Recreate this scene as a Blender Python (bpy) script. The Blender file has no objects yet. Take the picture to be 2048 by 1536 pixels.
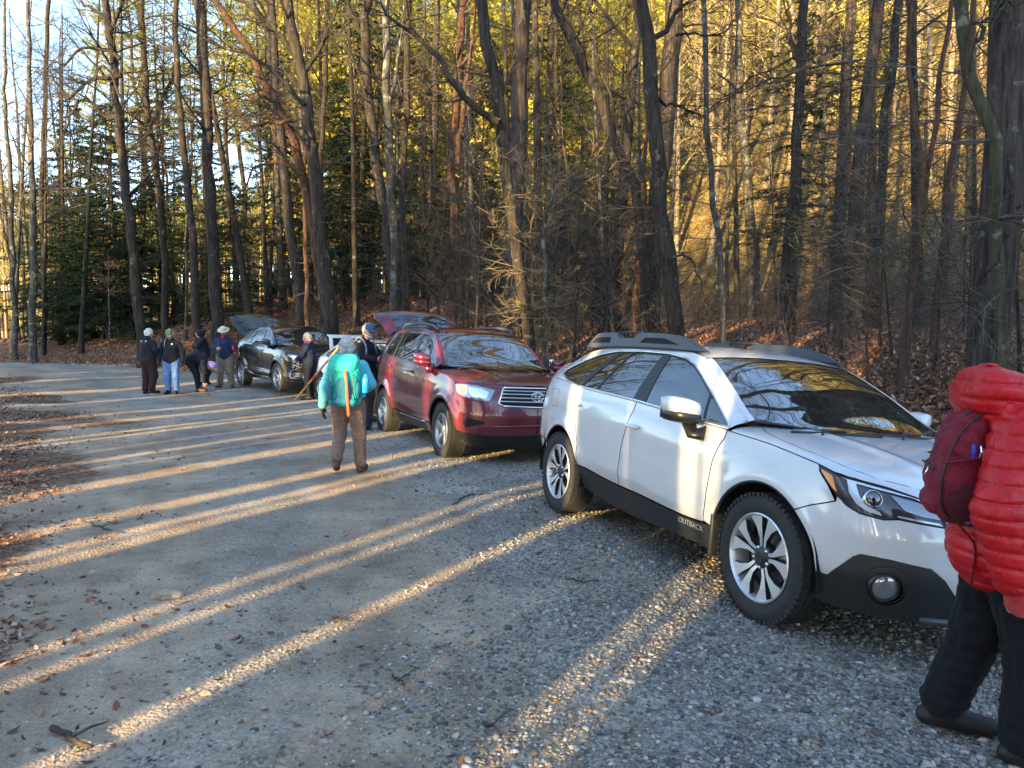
import bpy, bmesh, math, random, os
import numpy as np
from mathutils import Vector, Matrix
from mathutils.geometry import delaunay_2d_cdt
R = math.radians
S = bpy.context.scene
COL = S.collection
# ------------------------------------------------------------------ camera
PITCH = math.atan(100 / 1479.0)
EYE = 1.59
cd = bpy.data.cameras.new('camera'); cam = bpy.data.objects.new('camera', cd); COL.objects.link(cam)
cam.location = (0, 0, EYE); cam.rotation_euler = (R(90) - PITCH, 0, 0)
cd.sensor_width = 36; cd.lens = 36 * 1479 / 2048.0; cd.clip_start = 0.05; cd.clip_end = 3000
S.camera = cam
# ------------------------------------------------------------------ sky and sun
SUN_EL, SUN_AZ = 12.0, 30.6          # light travels towards +Y, swung to +X by SUN_AZ; the sun itself is low behind the camera
SD = np.array([math.sin(R(SUN_AZ)), math.cos(R(SUN_AZ)), 0.0])     # horizontal travel direction of the light
SN = np.array([math.cos(R(SUN_AZ)), -math.sin(R(SUN_AZ)), 0.0])    # across it
TE = math.tan(R(SUN_EL))
w = bpy.data.worlds.new('World'); S.world = w; w.use_nodes = True
nt = w.node_tree; nt.nodes.clear()
sky = nt.nodes.new('ShaderNodeTexSky'); sky.sky_type = 'NISHITA'; sky.sun_disc = False
sky.sun_elevation = R(14); sky.sun_rotation = math.atan2(-SD[0], -SD[1])
sky.air_density = 1.0; sky.dust_density = 0.6; sky.ozone_density = 1.3; sky.altitude = 600
bg = nt.nodes.new('ShaderNodeBackground'); bg.inputs[1].default_value = 0.15
wo = nt.nodes.new('ShaderNodeOutputWorld')
nt.links.new(sky.outputs[0], bg.inputs[0]); nt.links.new(bg.outputs[0], wo.inputs[0])
sl = bpy.data.lights.new('sun', 'SUN'); sl.energy = 4.3; sl.angle = R(0.5); sl.color = (1.0, 0.70, 0.31)
so = bpy.data.objects.new('sun', sl); COL.objects.link(so)
so.rotation_euler = Vector((SD[0], SD[1], -TE)).to_track_quat('-Z', 'Y').to_euler()
S.view_settings.view_transform = 'Standard'; S.view_settings.look = 'None'
S.view_settings.exposure = 2.5; S.view_settings.gamma = 1.0
S.render.engine = 'CYCLES'
S.cycles.use_denoising = True
S.cycles.max_bounces = 6; S.cycles.diffuse_bounces = 3; S.cycles.glossy_bounces = 4; S.cycles.transparent_max_bounces = 10
S.cycles.sample_clamp_indirect = 6

# ------------------------------------------------------------------ helpers
def W2P(P):
    P = np.asarray(P, float) - np.array([0, 0, EYE])
    zc = P[..., 1] * math.cos(PITCH) - P[..., 2] * math.sin(PITCH); yc = P[..., 1] * math.sin(PITCH) + P[..., 2] * math.cos(PITCH)
    zc = np.where(zc < 0.01, 0.01, zc)
    return 1024 + 1479 * P[..., 0] / zc, 768 - 1479 * yc / zc
def ray(x, y):
    u = (x - 1024) / 1479.; v = (768 - y) / 1479.
    return np.array([u, math.cos(PITCH) + v * math.sin(PITCH), -math.sin(PITCH) + v * math.cos(PITCH)])
def at_d(x, y, D):
    d = ray(x, y); return np.array([0, 0, EYE]) + d * (D / d[1])
def at_z(x, y, z=0.0):
    d = ray(x, y); return np.array([0, 0, EYE]) + d * ((z - EYE) / d[2])

def tag(o, label=None, cat=None, group=None, kind=None):
    if label: o['label'] = label
    if cat: o['category'] = cat
    if group: o['group'] = group
    if kind: o['kind'] = kind
    return o
def empty(name, loc=(0, 0, 0), rz=0.0, **k):
    o = bpy.data.objects.new(name, None); COL.objects.link(o); o.location = loc; o.rotation_euler = (0, 0, rz)
    o.empty_display_size = 0.2
    return tag(o, **k)
def mkmesh(name, V, F, smooth=True):
    """V (n,3); F list of faces or an int array (m,k)"""
    me = bpy.data.meshes.new(name)
    V = np.asarray(V, dtype=np.float32).reshape(-1, 3)
    if isinstance(F, np.ndarray):
        k = F.shape[1]; m = len(F)
        me.vertices.add(len(V)); me.vertices.foreach_set('co', V.ravel())
        me.loops.add(m * k); me.loops.foreach_set('vertex_index', F.astype(np.int32).ravel())
        me.polygons.add(m); me.polygons.foreach_set('loop_start', np.arange(0, m * k, k, dtype=np.int32))
        me.update(calc_edges=True)
    else:
        me.from_pydata(V.tolist(), [], [tuple(int(i) for i in f) for f in F]); me.update()
    if smooth and len(me.polygons): me.polygons.foreach_set('use_smooth', np.ones(len(me.polygons), bool))
    return me
def obj(name, me, mat=None, parent=None, loc=None):
    o = bpy.data.objects.new(name, me); COL.objects.link(o)
    if mat is not None:
        for m in (mat if isinstance(mat, (list, tuple)) else [mat]):
            if len(me.materials) < (len(mat) if isinstance(mat, (list, tuple)) else 1): me.materials.append(m)
    if parent is not None: o.parent = parent
    if loc is not None: o.location = loc
    return o

class MB:
    """collects boxes, tubes, grids into one mesh"""
    def __init__(s): s.V = []; s.F = []; s.n = 0
    def add(s, V, F):
        V = np.asarray(V, float).reshape(-1, 3)
        s.V.append(V); s.F += [tuple(int(i) + s.n for i in f) for f in F]; s.n += len(V); return s
    def box(s, c, d, rot=None, bev=0.0):
        x, y, z = [q / 2 for q in d]
        if bev <= 0:
            V = np.array([(a * x, b * y, e * z) for a in (-1, 1) for b in (-1, 1) for e in (-1, 1)])
            F = [(0, 1, 3, 2), (4, 6, 7, 5), (0, 4, 5, 1), (2, 3, 7, 6), (0, 2, 6, 4), (1, 5, 7, 3)]
        else:
            bm = bmesh.new(); bmesh.ops.create_cube(bm, size=1)
            for v in bm.verts: v.co = Vector((v.co.x * d[0], v.co.y * d[1], v.co.z * d[2]))
            bmesh.ops.bevel(bm, geom=list(bm.edges), offset=bev, segments=2, affect='EDGES', profile=.5)
            bm.verts.index_update(); V = np.array([v.co[:] for v in bm.verts]); F = [[v.index for v in f.verts] for f in bm.faces]; bm.free()
        if rot is not None: V = V @ np.array(rot).T
        return s.add(V + np.array(c), F)
    def tube(s, P, r, n=6, cap=True, closed=False, squash=None):
        V, F = tube_vf(np.asarray(P, float), r, n, cap, closed, squash); return s.add(V, F)
    def lathe(s, prof, axis_o, axis_d, n=32):
        """prof: list of (along axis, radius)"""
        d = Vector(axis_d).normalized(); q = d.to_track_quat('Z', 'Y').to_matrix()
        V = []; F = []; m = len(prof)
        for i in range(n):
            a = 2 * math.pi * i / n
            for (h, r) in prof: V.append(tuple(Vector(axis_o) + q @ Vector((r * math.cos(a), r * math.sin(a), h))))
        for i in range(n):
            j = (i + 1) % n
            for k in range(m - 1): F.append((i * m + k, j * m + k, j * m + k + 1, i * m + k + 1))
        return s.add(V, F)
    def prism(s, poly, h0, h1, M=None):
        """extrude 2D polygon (x,y) from z=h0 to h1; M maps (x,y,z)->3D"""
        n = len(poly); V = [(x, y, h0) for x, y in poly] + [(x, y, h1) for x, y in poly]
        F = [tuple(range(n))[::-1], tuple(range(n, 2 * n))] + [(i, (i + 1) % n, (i + 1) % n + n, i + n) for i in range(n)]
        if M is not None: V = [M(*v) for v in V]
        return s.add(V, F)
    def build(s, name, mat=None, parent=None, smooth=True, loc=None, auto=None):
        me = mkmesh(name, np.concatenate(s.V) if s.V else np.zeros((0, 3)), s.F, smooth)
        o = obj(name, me, mat, parent, loc)
        if auto: sharp(me, auto)
        return o
def sharp(me, deg):
    bm = bmesh.new(); bm.from_mesh(me)
    bmesh.ops.recalc_face_normals(bm, faces=bm.faces)
    for e in bm.edges:
        if len(e.link_faces) == 2 and e.calc_face_angle(0) > R(deg): e.smooth = False
    bm.to_mesh(me); bm.free()

def frames(P):
    T = np.gradient(P, axis=0); T /= np.linalg.norm(T, axis=1)[:, None] + 1e-9
    a = np.array([0, 0, 1.0]) if abs(T[0, 2]) < .9 else np.array([1.0, 0, 0])
    N = np.empty_like(P); N[0] = np.cross(T[0], a); N[0] /= np.linalg.norm(N[0])
    for i in range(1, len(P)):
        v = N[i - 1] - T[i] * (N[i - 1] @ T[i]); N[i] = v / (np.linalg.norm(v) + 1e-9)
    return T, N, np.cross(T, N)
def tube_vf(P, r, n=6, cap=True, closed=False, squash=None):
    m = len(P); r = np.broadcast_to(np.asarray(r, float), (m,))
    if closed:
        Pe = np.vstack([P[-1], P, P[0]]); T, N, B = frames(Pe); N = N[1:-1]; B = B[1:-1]
    else: T, N, B = frames(P)
    a = np.arange(n) * 2 * np.pi / n
    sq = squash or (1, 1)
    V = P[:, None] + r[:, None, None] * (np.cos(a)[None, :, None] * N[:, None] * sq[0] + np.sin(a)[None, :, None] * B[:, None] * sq[1])
    V = V.reshape(-1, 3); F = []
    for i in range(m if closed else m - 1):
        i2 = (i + 1) % m
        for k in range(n):
            k2 = (k + 1) % n; F.append((i * n + k, i * n + k2, i2 * n + k2, i2 * n + k))
    if cap and not closed: F += [tuple(range(n))[::-1], tuple(range((m - 1) * n, m * n))]
    return V, F
class TB:
    """fast many-tube builder, quads only"""
    def __init__(s): s.V = []; s.F = []; s.n = 0
    def tube(s, P, r, n=4):
        P = np.asarray(P, float); m = len(P); r = np.broadcast_to(np.asarray(r, float), (m,))
        T = P[-1] - P[0]; T = T / (np.linalg.norm(T) + 1e-9)
        if n >= 7: T_, N, B = frames(P)
        else:
            a = np.array([0, 0, 1.0]) if abs(T[2]) < .9 else np.array([1.0, 0, 0])
            N = np.cross(T, a); N /= np.linalg.norm(N); B = np.cross(T, N); N = N[None]; B = B[None]
        a = np.arange(n) * 2 * np.pi / n
        V = P[:, None] + r[:, None, None] * (np.cos(a)[None, :, None] * N[:, None] + np.sin(a)[None, :, None] * B[:, None])
        k = np.arange(n); k2 = (k + 1) % n; i = np.arange(m - 1)[:, None] * n
        F = np.stack([i + k, i + k2, i + n + k2, i + n + k], -1).reshape(-1, 4)
        s.V.append(V.reshape(-1, 3)); s.F.append(F + s.n); s.n += m * n
    def mesh(s, name, smooth=True): return mkmesh(name, np.concatenate(s.V), np.concatenate(s.F), smooth)

def spl(pts, x):
    """smooth (monotone-ish) interpolation through pts [(x, y...)] by Catmull-Rom on x"""
    A = np.array(pts, float); X = A[:, 0]; Y = A[:, 1:]
    x = np.asarray(x, float); xc = np.clip(x, X[0], X[-1])
    m = np.empty_like(Y); d = (Y[1:] - Y[:-1]) / (X[1:] - X[:-1])[:, None]
    m[0] = d[0]; m[-1] = d[-1]
    if len(X) > 2:
        h = X[1:] - X[:-1]
        m[1:-1] = (d[:-1] * h[1:, None] + d[1:] * h[:-1, None]) / (h[1:] + h[:-1])[:, None]
        same = d[:-1] * d[1:] <= 0; m[1:-1][same] = 0
    i = np.clip(np.searchsorted(X, xc, side='right') - 1, 0, len(X) - 2)
    h = X[i + 1] - X[i]; t = (xc - X[i]) / h
    t_ = t[..., None]; h_ = h[..., None]
    r = (2 * t_**3 - 3 * t_**2 + 1) * Y[i] + (t_**3 - 2 * t_**2 + t_) * h_ * m[i] + (-2 * t_**3 + 3 * t_**2) * Y[i + 1] + (t_**3 - t_**2) * h_ * m[i + 1]
    return r[..., 0] if r.shape[-1] == 1 else r
def sstep(a, b, x):
    t = np.clip((np.asarray(x, float) - a) / (b - a), 0, 1); return t * t * (3 - 2 * t)
def curve_pts(P, n=None, step=0.05):
    """resample a 2D/3D polyline smoothly"""
    P = np.array(P, float); d = np.r_[0, np.cumsum(np.linalg.norm(np.diff(P, axis=0), axis=1))]
    n = n or max(3, int(d[-1] / step) + 1)
    return spl(np.c_[d, P], np.linspace(0, d[-1], n))

# ------------------------------------------------------------------ materials
def ND(nt, t, **k):
    n = nt.nodes.new(t)
    for a, v in k.items():
        if a.startswith('i_'): n.inputs[a[2:].replace('_', ' ')].default_value = v
        else: setattr(n, a, v)
    return n
def mat(name, col=(0.5, 0.5, 0.5), rough=0.5, metal=0.0, coat=0.0, spec=0.5, var=0.0, vscale=8.0, bump=0.0, bscale=60.0, alpha=1.0, ior=None, em=None, sheen=0.0, col2=None, coat_rough=0.03, bmap=None, bdist=0.01):
    m = bpy.data.materials.new(name); m.use_nodes = True; t = m.node_tree; b = t.nodes['Principled BSDF']
    b.inputs['Base Color'].default_value = (*col, 1); b.inputs['Roughness'].default_value = rough; b.inputs['Metallic'].default_value = metal
    b.inputs['Coat Weight'].default_value = coat; b.inputs['Coat Roughness'].default_value = coat_rough; b.inputs['Specular IOR Level'].default_value = spec
    b.inputs['Alpha'].default_value = alpha; b.inputs['Sheen Weight'].default_value = sheen
    if ior: b.inputs['IOR'].default_value = ior
    if em: b.inputs['Emission Color'].default_value = (*em[0], 1); b.inputs['Emission Strength'].default_value = em[1]
    if var or col2:
        tc = ND(t, 'ShaderNodeTexCoord'); nz = ND(t, 'ShaderNodeTexNoise', i_Scale=vscale, i_Detail=6.0, i_Roughness=0.65)
        t.links.new(tc.outputs['Object'], nz.inputs['Vector'])
        mx = ND(t, 'ShaderNodeMix', data_type='RGBA')
        c2 = col2 or tuple(min(1, c * (1 + var)) for c in col); c1 = col if col2 else tuple(c * (1 - var) for c in col)
        mx.inputs['A'].default_value = (*c1, 1); mx.inputs['B'].default_value = (*c2, 1)
        mr = ND(t, 'ShaderNodeMapRange'); mr.inputs['From Min'].default_value = .32; mr.inputs['From Max'].default_value = .68
        t.links.new(nz.outputs['Fac'], mr.inputs['Value']); t.links.new(mr.outputs[0], mx.inputs['Factor']); t.links.new(mx.outputs['Result'], b.inputs['Base Color'])
    if bump:
        tc = ND(t, 'ShaderNodeTexCoord'); nz = ND(t, 'ShaderNodeTexNoise', i_Scale=bscale, i_Detail=5.0)
        if bmap: mp = ND(t, 'ShaderNodeMapping'); mp.inputs['Scale'].default_value = bmap; t.links.new(tc.outputs['Object'], mp.inputs[0]); t.links.new(mp.outputs[0], nz.inputs['Vector'])
        else: t.links.new(tc.outputs['Object'], nz.inputs['Vector'])
        bp = ND(t, 'ShaderNodeBump', i_Strength=bump, i_Distance=bdist); t.links.new(nz.outputs['Fac'], bp.inputs['Height']); t.links.new(bp.outputs[0], b.inputs['Normal'])
    return m
rng = np.random.default_rng(7)
random.seed(7)
# ------------------------------------------------------------------ value noise
_NG = np.random.default_rng(3).random((256, 256))
def vnoise(x, y, s):
    x = np.asarray(x, float) / s + 900; y = np.asarray(y, float) / s + 900
    xi = np.floor(x).astype(int); yi = np.floor(y).astype(int); fx = x - xi; fy = y - yi
    fx = fx * fx * (3 - 2 * fx); fy = fy * fy * (3 - 2 * fy)
    g = lambda a, b: _NG[a % 256, b % 256]
    return (g(xi, yi) * (1 - fx) + g(xi + 1, yi) * fx) * (1 - fy) + (g(xi, yi + 1) * (1 - fx) + g(xi + 1, yi + 1) * fx) * fy
def fbm(x, y, s, o=4):
    r = 0; a = 1; t = 0
    for k in range(o): r = r + a * (vnoise(x + 37 * k, y - 19 * k, s / 2**k) - .5); t += a; a *= .5
    return r / t
# ------------------------------------------------------------------ terrain
EDGE = np.array([(12, -30), (10.5, -6), (8.2, 0), (6.0, 4), (3.7, 9), (0.8, 14), (-2.6, 19), (-6.3, 23.3), (-11.5, 28), (-17, 31.2), (-24, 34.5), (-40, 42), (-80, 60)], float)   # foot of the bank, right of the road
def signed_edge(x, y):
    x = np.asarray(x, float); y = np.asarray(y, float)
    best = np.full(x.shape, 1e9); sg = np.ones(x.shape)
    for a, b in zip(EDGE[:-1], EDGE[1:]):
        d = b - a; L2 = d @ d; t = np.clip(((x - a[0]) * d[0] + (y - a[1]) * d[1]) / L2, 0, 1)
        dx = x - (a[0] + t * d[0]); dy = y - (a[1] + t * d[1]); r = np.hypot(dx, dy)
        cr = d[0] * dy - d[1] * dx        # >0 left of the direction of travel
        m = r < best; best = np.where(m, r, best); sg = np.where(m, np.where(cr > 0, -1.0, 1.0), sg)
    return best * sg
def HT(x, y, fine=True):
    x = np.asarray(x, float); y = np.asarray(y, float)
    d = signed_edge(x, y)
    az = np.degrees(np.arctan2(x, np.maximum(y, 1.0)))
    road = 0.16 * sstep(16, 26, y) + 0.06 * sstep(24, 33, y) - 0.06 * np.maximum(y - 34, 0) ** 1.0 * sstep(33, 38, y)
    road = np.maximum(road, -6)
    leftv = sstep(-4.5, -7.5, x + 0.28 * y) * 0.10                                  # low verge left of the road
    dd = np.maximum(d + fbm(x, y, 5, 3) * 1.6 * sstep(0.3, 2, d), 0)
    bank = spl([(0, 0), (1, .28), (3, 1.35), (6, 2.7), (9, 3.3), (16, 3.7), (30, 4.4), (60, 6.0), (300, 10)], dd) * (1 - .50 * sstep(-12, 8, az) * (1 - sstep(16, 34, dd)))
    road = road - .088 * (np.clip(d, -4.25, -.9) + 4.25) * (1 - sstep(6.5, 13, y)) * sstep(-8, -3, y) * (1 - sstep(-.9, 3, d))
    wl = sstep(-34, -16, az)
    hill = np.maximum(d - 15, 0) ** 1.0 * (0.60 - 0.0012 * np.maximum(d - 15, 0)) * sstep(15, 30, d) * sstep(-6, 14, az) * sstep(-5, 15, y)
    hill = np.minimum(hill, 70)
    hl = np.maximum(np.hypot(x, y) - 95, 0) * 0.07 * sstep(2, -14, az) * sstep(20, 60, y)   # low rise far off behind the left-hand wood
    z = road * (1 - sstep(0, 3, d)) + road * sstep(0, 3, d) * (1 - sstep(26, 40, y)) + bank * (0.35 + .65 * wl) + hill + np.minimum(hl, 9) + leftv
    if fine:
        near = 1 - sstep(15, 40, np.hypot(x, y))
        z = z + fbm(x, y, 3.2, 3) * 0.055 * (1 + 3 * sstep(1, 5, d)) + fbm(x + 9, y, .55, 3) * 0.022 * near
        z = z + fbm(x, y, 14, 2) * (0.9 * sstep(6, 20, d))
        p = np.stack([x, y], -1)
    return z
def grid_axis(fine_lo, fine_hi, step, lim_lo, lim_hi, g=1.09):
    a = list(np.arange(fine_lo, fine_hi + 1e-6, step)); s = step
    while a[-1] < lim_hi: s *= g; a.append(a[-1] + s)
    s = step; b = []
    v = fine_lo
    while v > lim_lo: s *= g; v -= s; b.append(v)
    return np.array(b[::-1] + a)
gx = grid_axis(-9, 8, 0.085, -900, 900, 1.06); gy = grid_axis(1.5, 16, 0.085, -500, 1500, 1.06)
GX, GY = np.meshgrid(gx, gy, indexing='ij'); GZ = HT(GX, GY)
V = np.stack([GX, GY, GZ], -1).reshape(-1, 3)
ny = len(gy); i = np.arange(len(gx) - 1)[:, None] * ny + np.arange(ny - 1)[None]
F = np.stack([i, i + ny, i + ny + 1, i + 1], -1).reshape(-1, 4)
gme = mkmesh('ground', V, F)
# masks as an attribute: r = gravel(1)/forest floor(0), g = bare tan dirt
d = signed_edge(GX, GY)
left_edge = spl([(-30, -9.0), (0, -1.5), (2.7, -1.75), (4.4, -2.5), (7, -4.3), (10, -5.9), (14.5, -8.4), (20, -12.9), (26, -18.5), (33, -26), (90, -90)], GY)   # x of the road's left side
rough = fbm(GX, GY, 2.2, 4)
lm = sstep(-1.6, 0.3, (GX - left_edge) / (.6 + .05 * GY) + rough * 4.5)
rm = 1 - sstep(-0.5, 0.35, d + rough * 1.8)
far = 1 - sstep(33, 36, GY)
grav = lm * rm * np.where(GY > 20, far, 1)
track = np.exp(-((GX - spl([(-5, .2), (2, -.15), (5, -.8), (9, -2.2), (14, -5), (25, -13)], GY)) / 0.9)**2) + .9 * np.exp(-((GX - spl([(-5, -2.2), (2, -2.4), (5, -3.0), (9, -4.7), (14, -7.6), (25, -16)], GY)) / 0.8)**2)
dirt = np.clip(track * .6 + sstep(-.12, .22, fbm(GX, GY, 4, 4)) * .75 * sstep(1.8, -2.2, GX + .42 * GY) + (1 - sstep(-.6, 1.5, (GX - left_edge) / (.6 + .05 * GY) + rough * 3)) * 1.0, 0, 1)
att = gme.color_attributes.new('mask', 'FLOAT_COLOR', 'POINT')
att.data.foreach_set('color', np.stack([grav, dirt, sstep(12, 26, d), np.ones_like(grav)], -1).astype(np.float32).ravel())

def ground_mat():
    m = bpy.data.materials.new('ground'); m.use_nodes = True; t = m.node_tree; b = t.nodes['Principled BSDF']; L = t.links.new
    geo = ND(t, 'ShaderNodeNewGeometry'); at = ND(t, 'ShaderNodeAttribute', attribute_name='mask'); sp = ND(t, 'ShaderNodeSeparateColor'); L(at.outputs['Color'], sp.inputs[0])
    def vor(scale, feat='F1'):
        v = ND(t, 'ShaderNodeTexVoronoi', i_Scale=scale, feature=feat); L(geo.outputs['Position'], v.inputs['Vector']); return v
    def noise(scale, det=6.0, rg=.6):
        v = ND(t, 'ShaderNodeTexNoise', i_Scale=scale, i_Detail=det, i_Roughness=rg); L(geo.outputs['Position'], v.inputs['Vector']); return v
    def ramp(src, st):
        r = ND(t, 'ShaderNodeValToRGB'); e = r.color_ramp.elements
        while len(e) > 1: e.remove(e[-1])
        e[0].position = st[0][0]; e[0].color = (*st[0][1], 1)
        for p, c in st[1:]: q = e.new(p); q.color = (*c, 1)
        L(src, r.inputs[0]); return r
    def mix(f, a, bb):
        x = ND(t, 'ShaderNodeMix', data_type='RGBA')
        (L(f, x.inputs['Factor']) if not isinstance(f, float) else setattr(x.inputs['Factor'], 'default_value', f))
        for k, s in (('A', a), ('B', bb)):
            if isinstance(s, tuple): x.inputs[k].default_value = (*s, 1)
            else: L(s, x.inputs[k])
        return x.outputs['Result']
    v1 = vor(44.0); v2 = vor(95.0); n1 = noise(1.1); n2 = noise(300.0, 2.0)
    sv = ND(t, 'ShaderNodeSeparateColor'); L(v1.outputs['Color'], sv.inputs[0])
    st1 = ramp(sv.outputs[0], [(0, (.09, .09, .092)), (.3, (.18, .18, .18)), (.6, (.28, .28, .275)), (.85, (.39, .385, .37)), (1, (.54, .51, .46))])
    sv2 = ND(t, 'ShaderNodeSeparateColor'); L(v2.outputs['Color'], sv2.inputs[0])
    st2 = ramp(sv2.outputs[0], [(0, (.09, .09, .09)), (.5, (.23, .225, .215)), (.9, (.38, .36, .33)), (1, (.52, .47, .40))])
    stone = mix(.5, st1.outputs[0], st2.outputs[0])
    dirtc = ramp(noise(3.5).outputs['Fac'], [(.25, (.20, .142, .10)), (.5, (.35, .265, .195)), (.75, (.46, .375, .29))])
    dirtm = mix(.26, dirtc.outputs[0], st2.outputs[0])
    nm = noise(5.0, 8.0, .7); mr = ND(t, 'ShaderNodeMapRange'); ma = ND(t, 'ShaderNodeMath', operation='ADD'); L(nm.outputs['Fac'], ma.inputs[0]); L(sp.outputs[1], ma.inputs[1])
    mr.inputs['From Min'].default_value = .72; mr.inputs['From Max'].default_value = 1.12; L(ma.outputs[0], mr.inputs['Value'])
    roadc = mix(mr.outputs[0], stone, dirtm)
    lv = vor(26.0); sl_ = ND(t, 'ShaderNodeSeparateColor'); L(lv.outputs['Color'], sl_.inputs[0])
    leaf = ramp(sl_.outputs[0], [(0, (.035, .020, .013)), (.4, (.11, .060, .036)), (.75, (.19, .105, .065)), (1, (.30, .18, .115))])
    nl = noise(9.0, 8.0, .75); m2 = ND(t, 'ShaderNodeMapRange'); a2 = ND(t, 'ShaderNodeMath', operation='ADD'); L(nl.outputs['Fac'], a2.inputs[0]); L(sp.outputs[0], a2.inputs[1])
    m2.inputs['From Min'].default_value = .85; m2.inputs['From Max'].default_value = 1.15; L(a2.outputs[0], m2.inputs['Value'])
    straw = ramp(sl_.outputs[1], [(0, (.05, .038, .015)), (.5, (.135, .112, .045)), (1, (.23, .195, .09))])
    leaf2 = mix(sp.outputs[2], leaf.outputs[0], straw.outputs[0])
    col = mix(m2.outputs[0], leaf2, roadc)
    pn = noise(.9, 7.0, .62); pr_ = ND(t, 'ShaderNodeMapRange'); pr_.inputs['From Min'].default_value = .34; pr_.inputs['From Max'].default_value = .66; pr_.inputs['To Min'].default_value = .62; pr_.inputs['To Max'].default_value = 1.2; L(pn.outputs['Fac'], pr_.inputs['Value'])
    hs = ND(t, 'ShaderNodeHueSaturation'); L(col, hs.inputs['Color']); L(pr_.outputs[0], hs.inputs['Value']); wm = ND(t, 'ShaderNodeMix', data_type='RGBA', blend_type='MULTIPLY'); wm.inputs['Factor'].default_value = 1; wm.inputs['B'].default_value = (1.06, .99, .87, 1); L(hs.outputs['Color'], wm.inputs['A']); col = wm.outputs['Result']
    L(col, b.inputs['Base Color']); b.inputs['Roughness'].default_value = .9; b.inputs['Specular IOR Level'].default_value = .25
    # relief
    h = ND(t, 'ShaderNodeMath', operation='MULTIPLY'); L(v1.outputs['Distance'], h.inputs[0]); h.inputs[1].default_value = -1.0
    h2 = ND(t, 'ShaderNodeMath', operation='MULTIPLY_ADD'); L(v2.outputs['Distance'], h2.inputs[0]); h2.inputs[1].default_value = -.45; L(h.outputs[0], h2.inputs[2])
    h3 = ND(t, 'ShaderNodeMath', operation='MULTIPLY_ADD'); L(n2.outputs['Fac'], h3.inputs[0]); h3.inputs[1].default_value = .2; L(h2.outputs[0], h3.inputs[2])
    bp = ND(t, 'ShaderNodeBump', i_Strength=.6, i_Distance=.010); L(h3.outputs[0], bp.inputs['Height']); L(bp.outputs[0], b.inputs['Normal'])
    return m
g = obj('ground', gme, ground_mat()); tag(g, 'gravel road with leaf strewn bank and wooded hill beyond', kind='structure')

def HZ(x, y): return float(HT(np.array([x]), np.array([y]))[0])
def scatter_pebbles():
    # loose stones lying on the road: a few shared pebble shapes, written into one mesh
    bm = bmesh.new(); bmesh.ops.create_icosphere(bm, subdivisions=1, radius=1); bv = np.array([v.co[:] for v in bm.verts]); bf = np.array([[v.index for v in f.verts] for f in bm.faces]); bm.free()
    N = 150000; r = np.random.default_rng(11)
    # sample in picture-like density: more near the camera
    y = 1.7 + (r.random(N) ** 1.9) * 13.5; x = (r.random(N) * 2 - 1) * (0.9 + y * .74)
    ok = (signed_edge(x, y) < .2)
    le = spl([(-30, -9.0), (0, -1.5), (2.7, -1.75), (4.4, -2.5), (7, -4.3), (10, -5.9), (14.5, -8.4), (20, -12.9)], y)
    den = .05 + .95 * sstep(-1.7, .9, x - spl([(0, -.2), (3, .1), (6, .0), (10, -1.8), (15, -5)], y) + 2.4 * fbm(x, y, 1.6, 3)); den = den * np.where(x < le, .35, 1) * (0.5 + 1.0 * (vnoise(x, y, .5) > .35))
    ok &= r.random(N) < den; x = x[ok]; y = y[ok]; n = len(x)
    s = r.lognormal(math.log(.0076), .34, n) * np.clip(1.0 + .12 * (x - .2), .62, 1.12); s = np.clip(s, .003, .022)
    big = r.random(n) < .004; s[big] *= 1.8
    sc = np.stack([s * r.uniform(.8, 1.5, n), s * r.uniform(.7, 1.1, n), s * r.uniform(.4, .75, n)], -1)
    a = r.random(n) * 6.283; ca, sa = np.cos(a), np.sin(a); tl = r.normal(0, .35, n)
    jit = 1 + r.normal(0, .16, (8, len(bv), 1)); kk = r.integers(0, 8, n)
    P = (bv[None] * jit)[kk] * sc[:, None]
    P = np.stack([P[..., 0], P[..., 1] * np.cos(tl)[:, None] - P[..., 2] * np.sin(tl)[:, None], P[..., 1] * np.sin(tl)[:, None] + P[..., 2] * np.cos(tl)[:, None]], -1)
    P = np.stack([P[..., 0] * ca[:, None] - P[..., 1] * sa[:, None], P[..., 0] * sa[:, None] + P[..., 1] * ca[:, None], P[..., 2]], -1)
    z = HT(x, y) + s * .25
    P += np.stack([x, y, z], -1)[:, None]
    F = (bf[None] + (np.arange(n) * len(bv))[:, None, None]).reshape(-1, 3)
    me = mkmesh('gravel', P.reshape(-1, 3), F, smooth=False)
    c = r.random(n); tint = r.normal(0, .03, (n, 3))
    base = np.interp(c, [0, .3, .7, .93, 1], [.065, .14, .23, .33, .46])[:, None] * (np.array([1.05, 1.0, .92]) + tint)
    warm = r.random(n) < .22; base[warm] *= np.array([1.22, 1.02, .8])
    ca_ = me.color_attributes.new('Col', 'FLOAT_COLOR', 'POINT')
    ca_.data.foreach_set('color', np.repeat(np.c_[base, np.ones(n)], len(bv), axis=0).astype(np.float32).ravel())
    m = mat('pebble', rough=.75, spec=.35); t = m.node_tree; at = ND(t, 'ShaderNodeAttribute', attribute_name='Col'); t.links.new(at.outputs['Color'], t.nodes['Principled BSDF'].inputs['Base Color'])
    o = obj('gravel', me, m); tag(o, 'loose grey crushed stone lying all over the road', 'gravel', kind='stuff')

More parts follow.
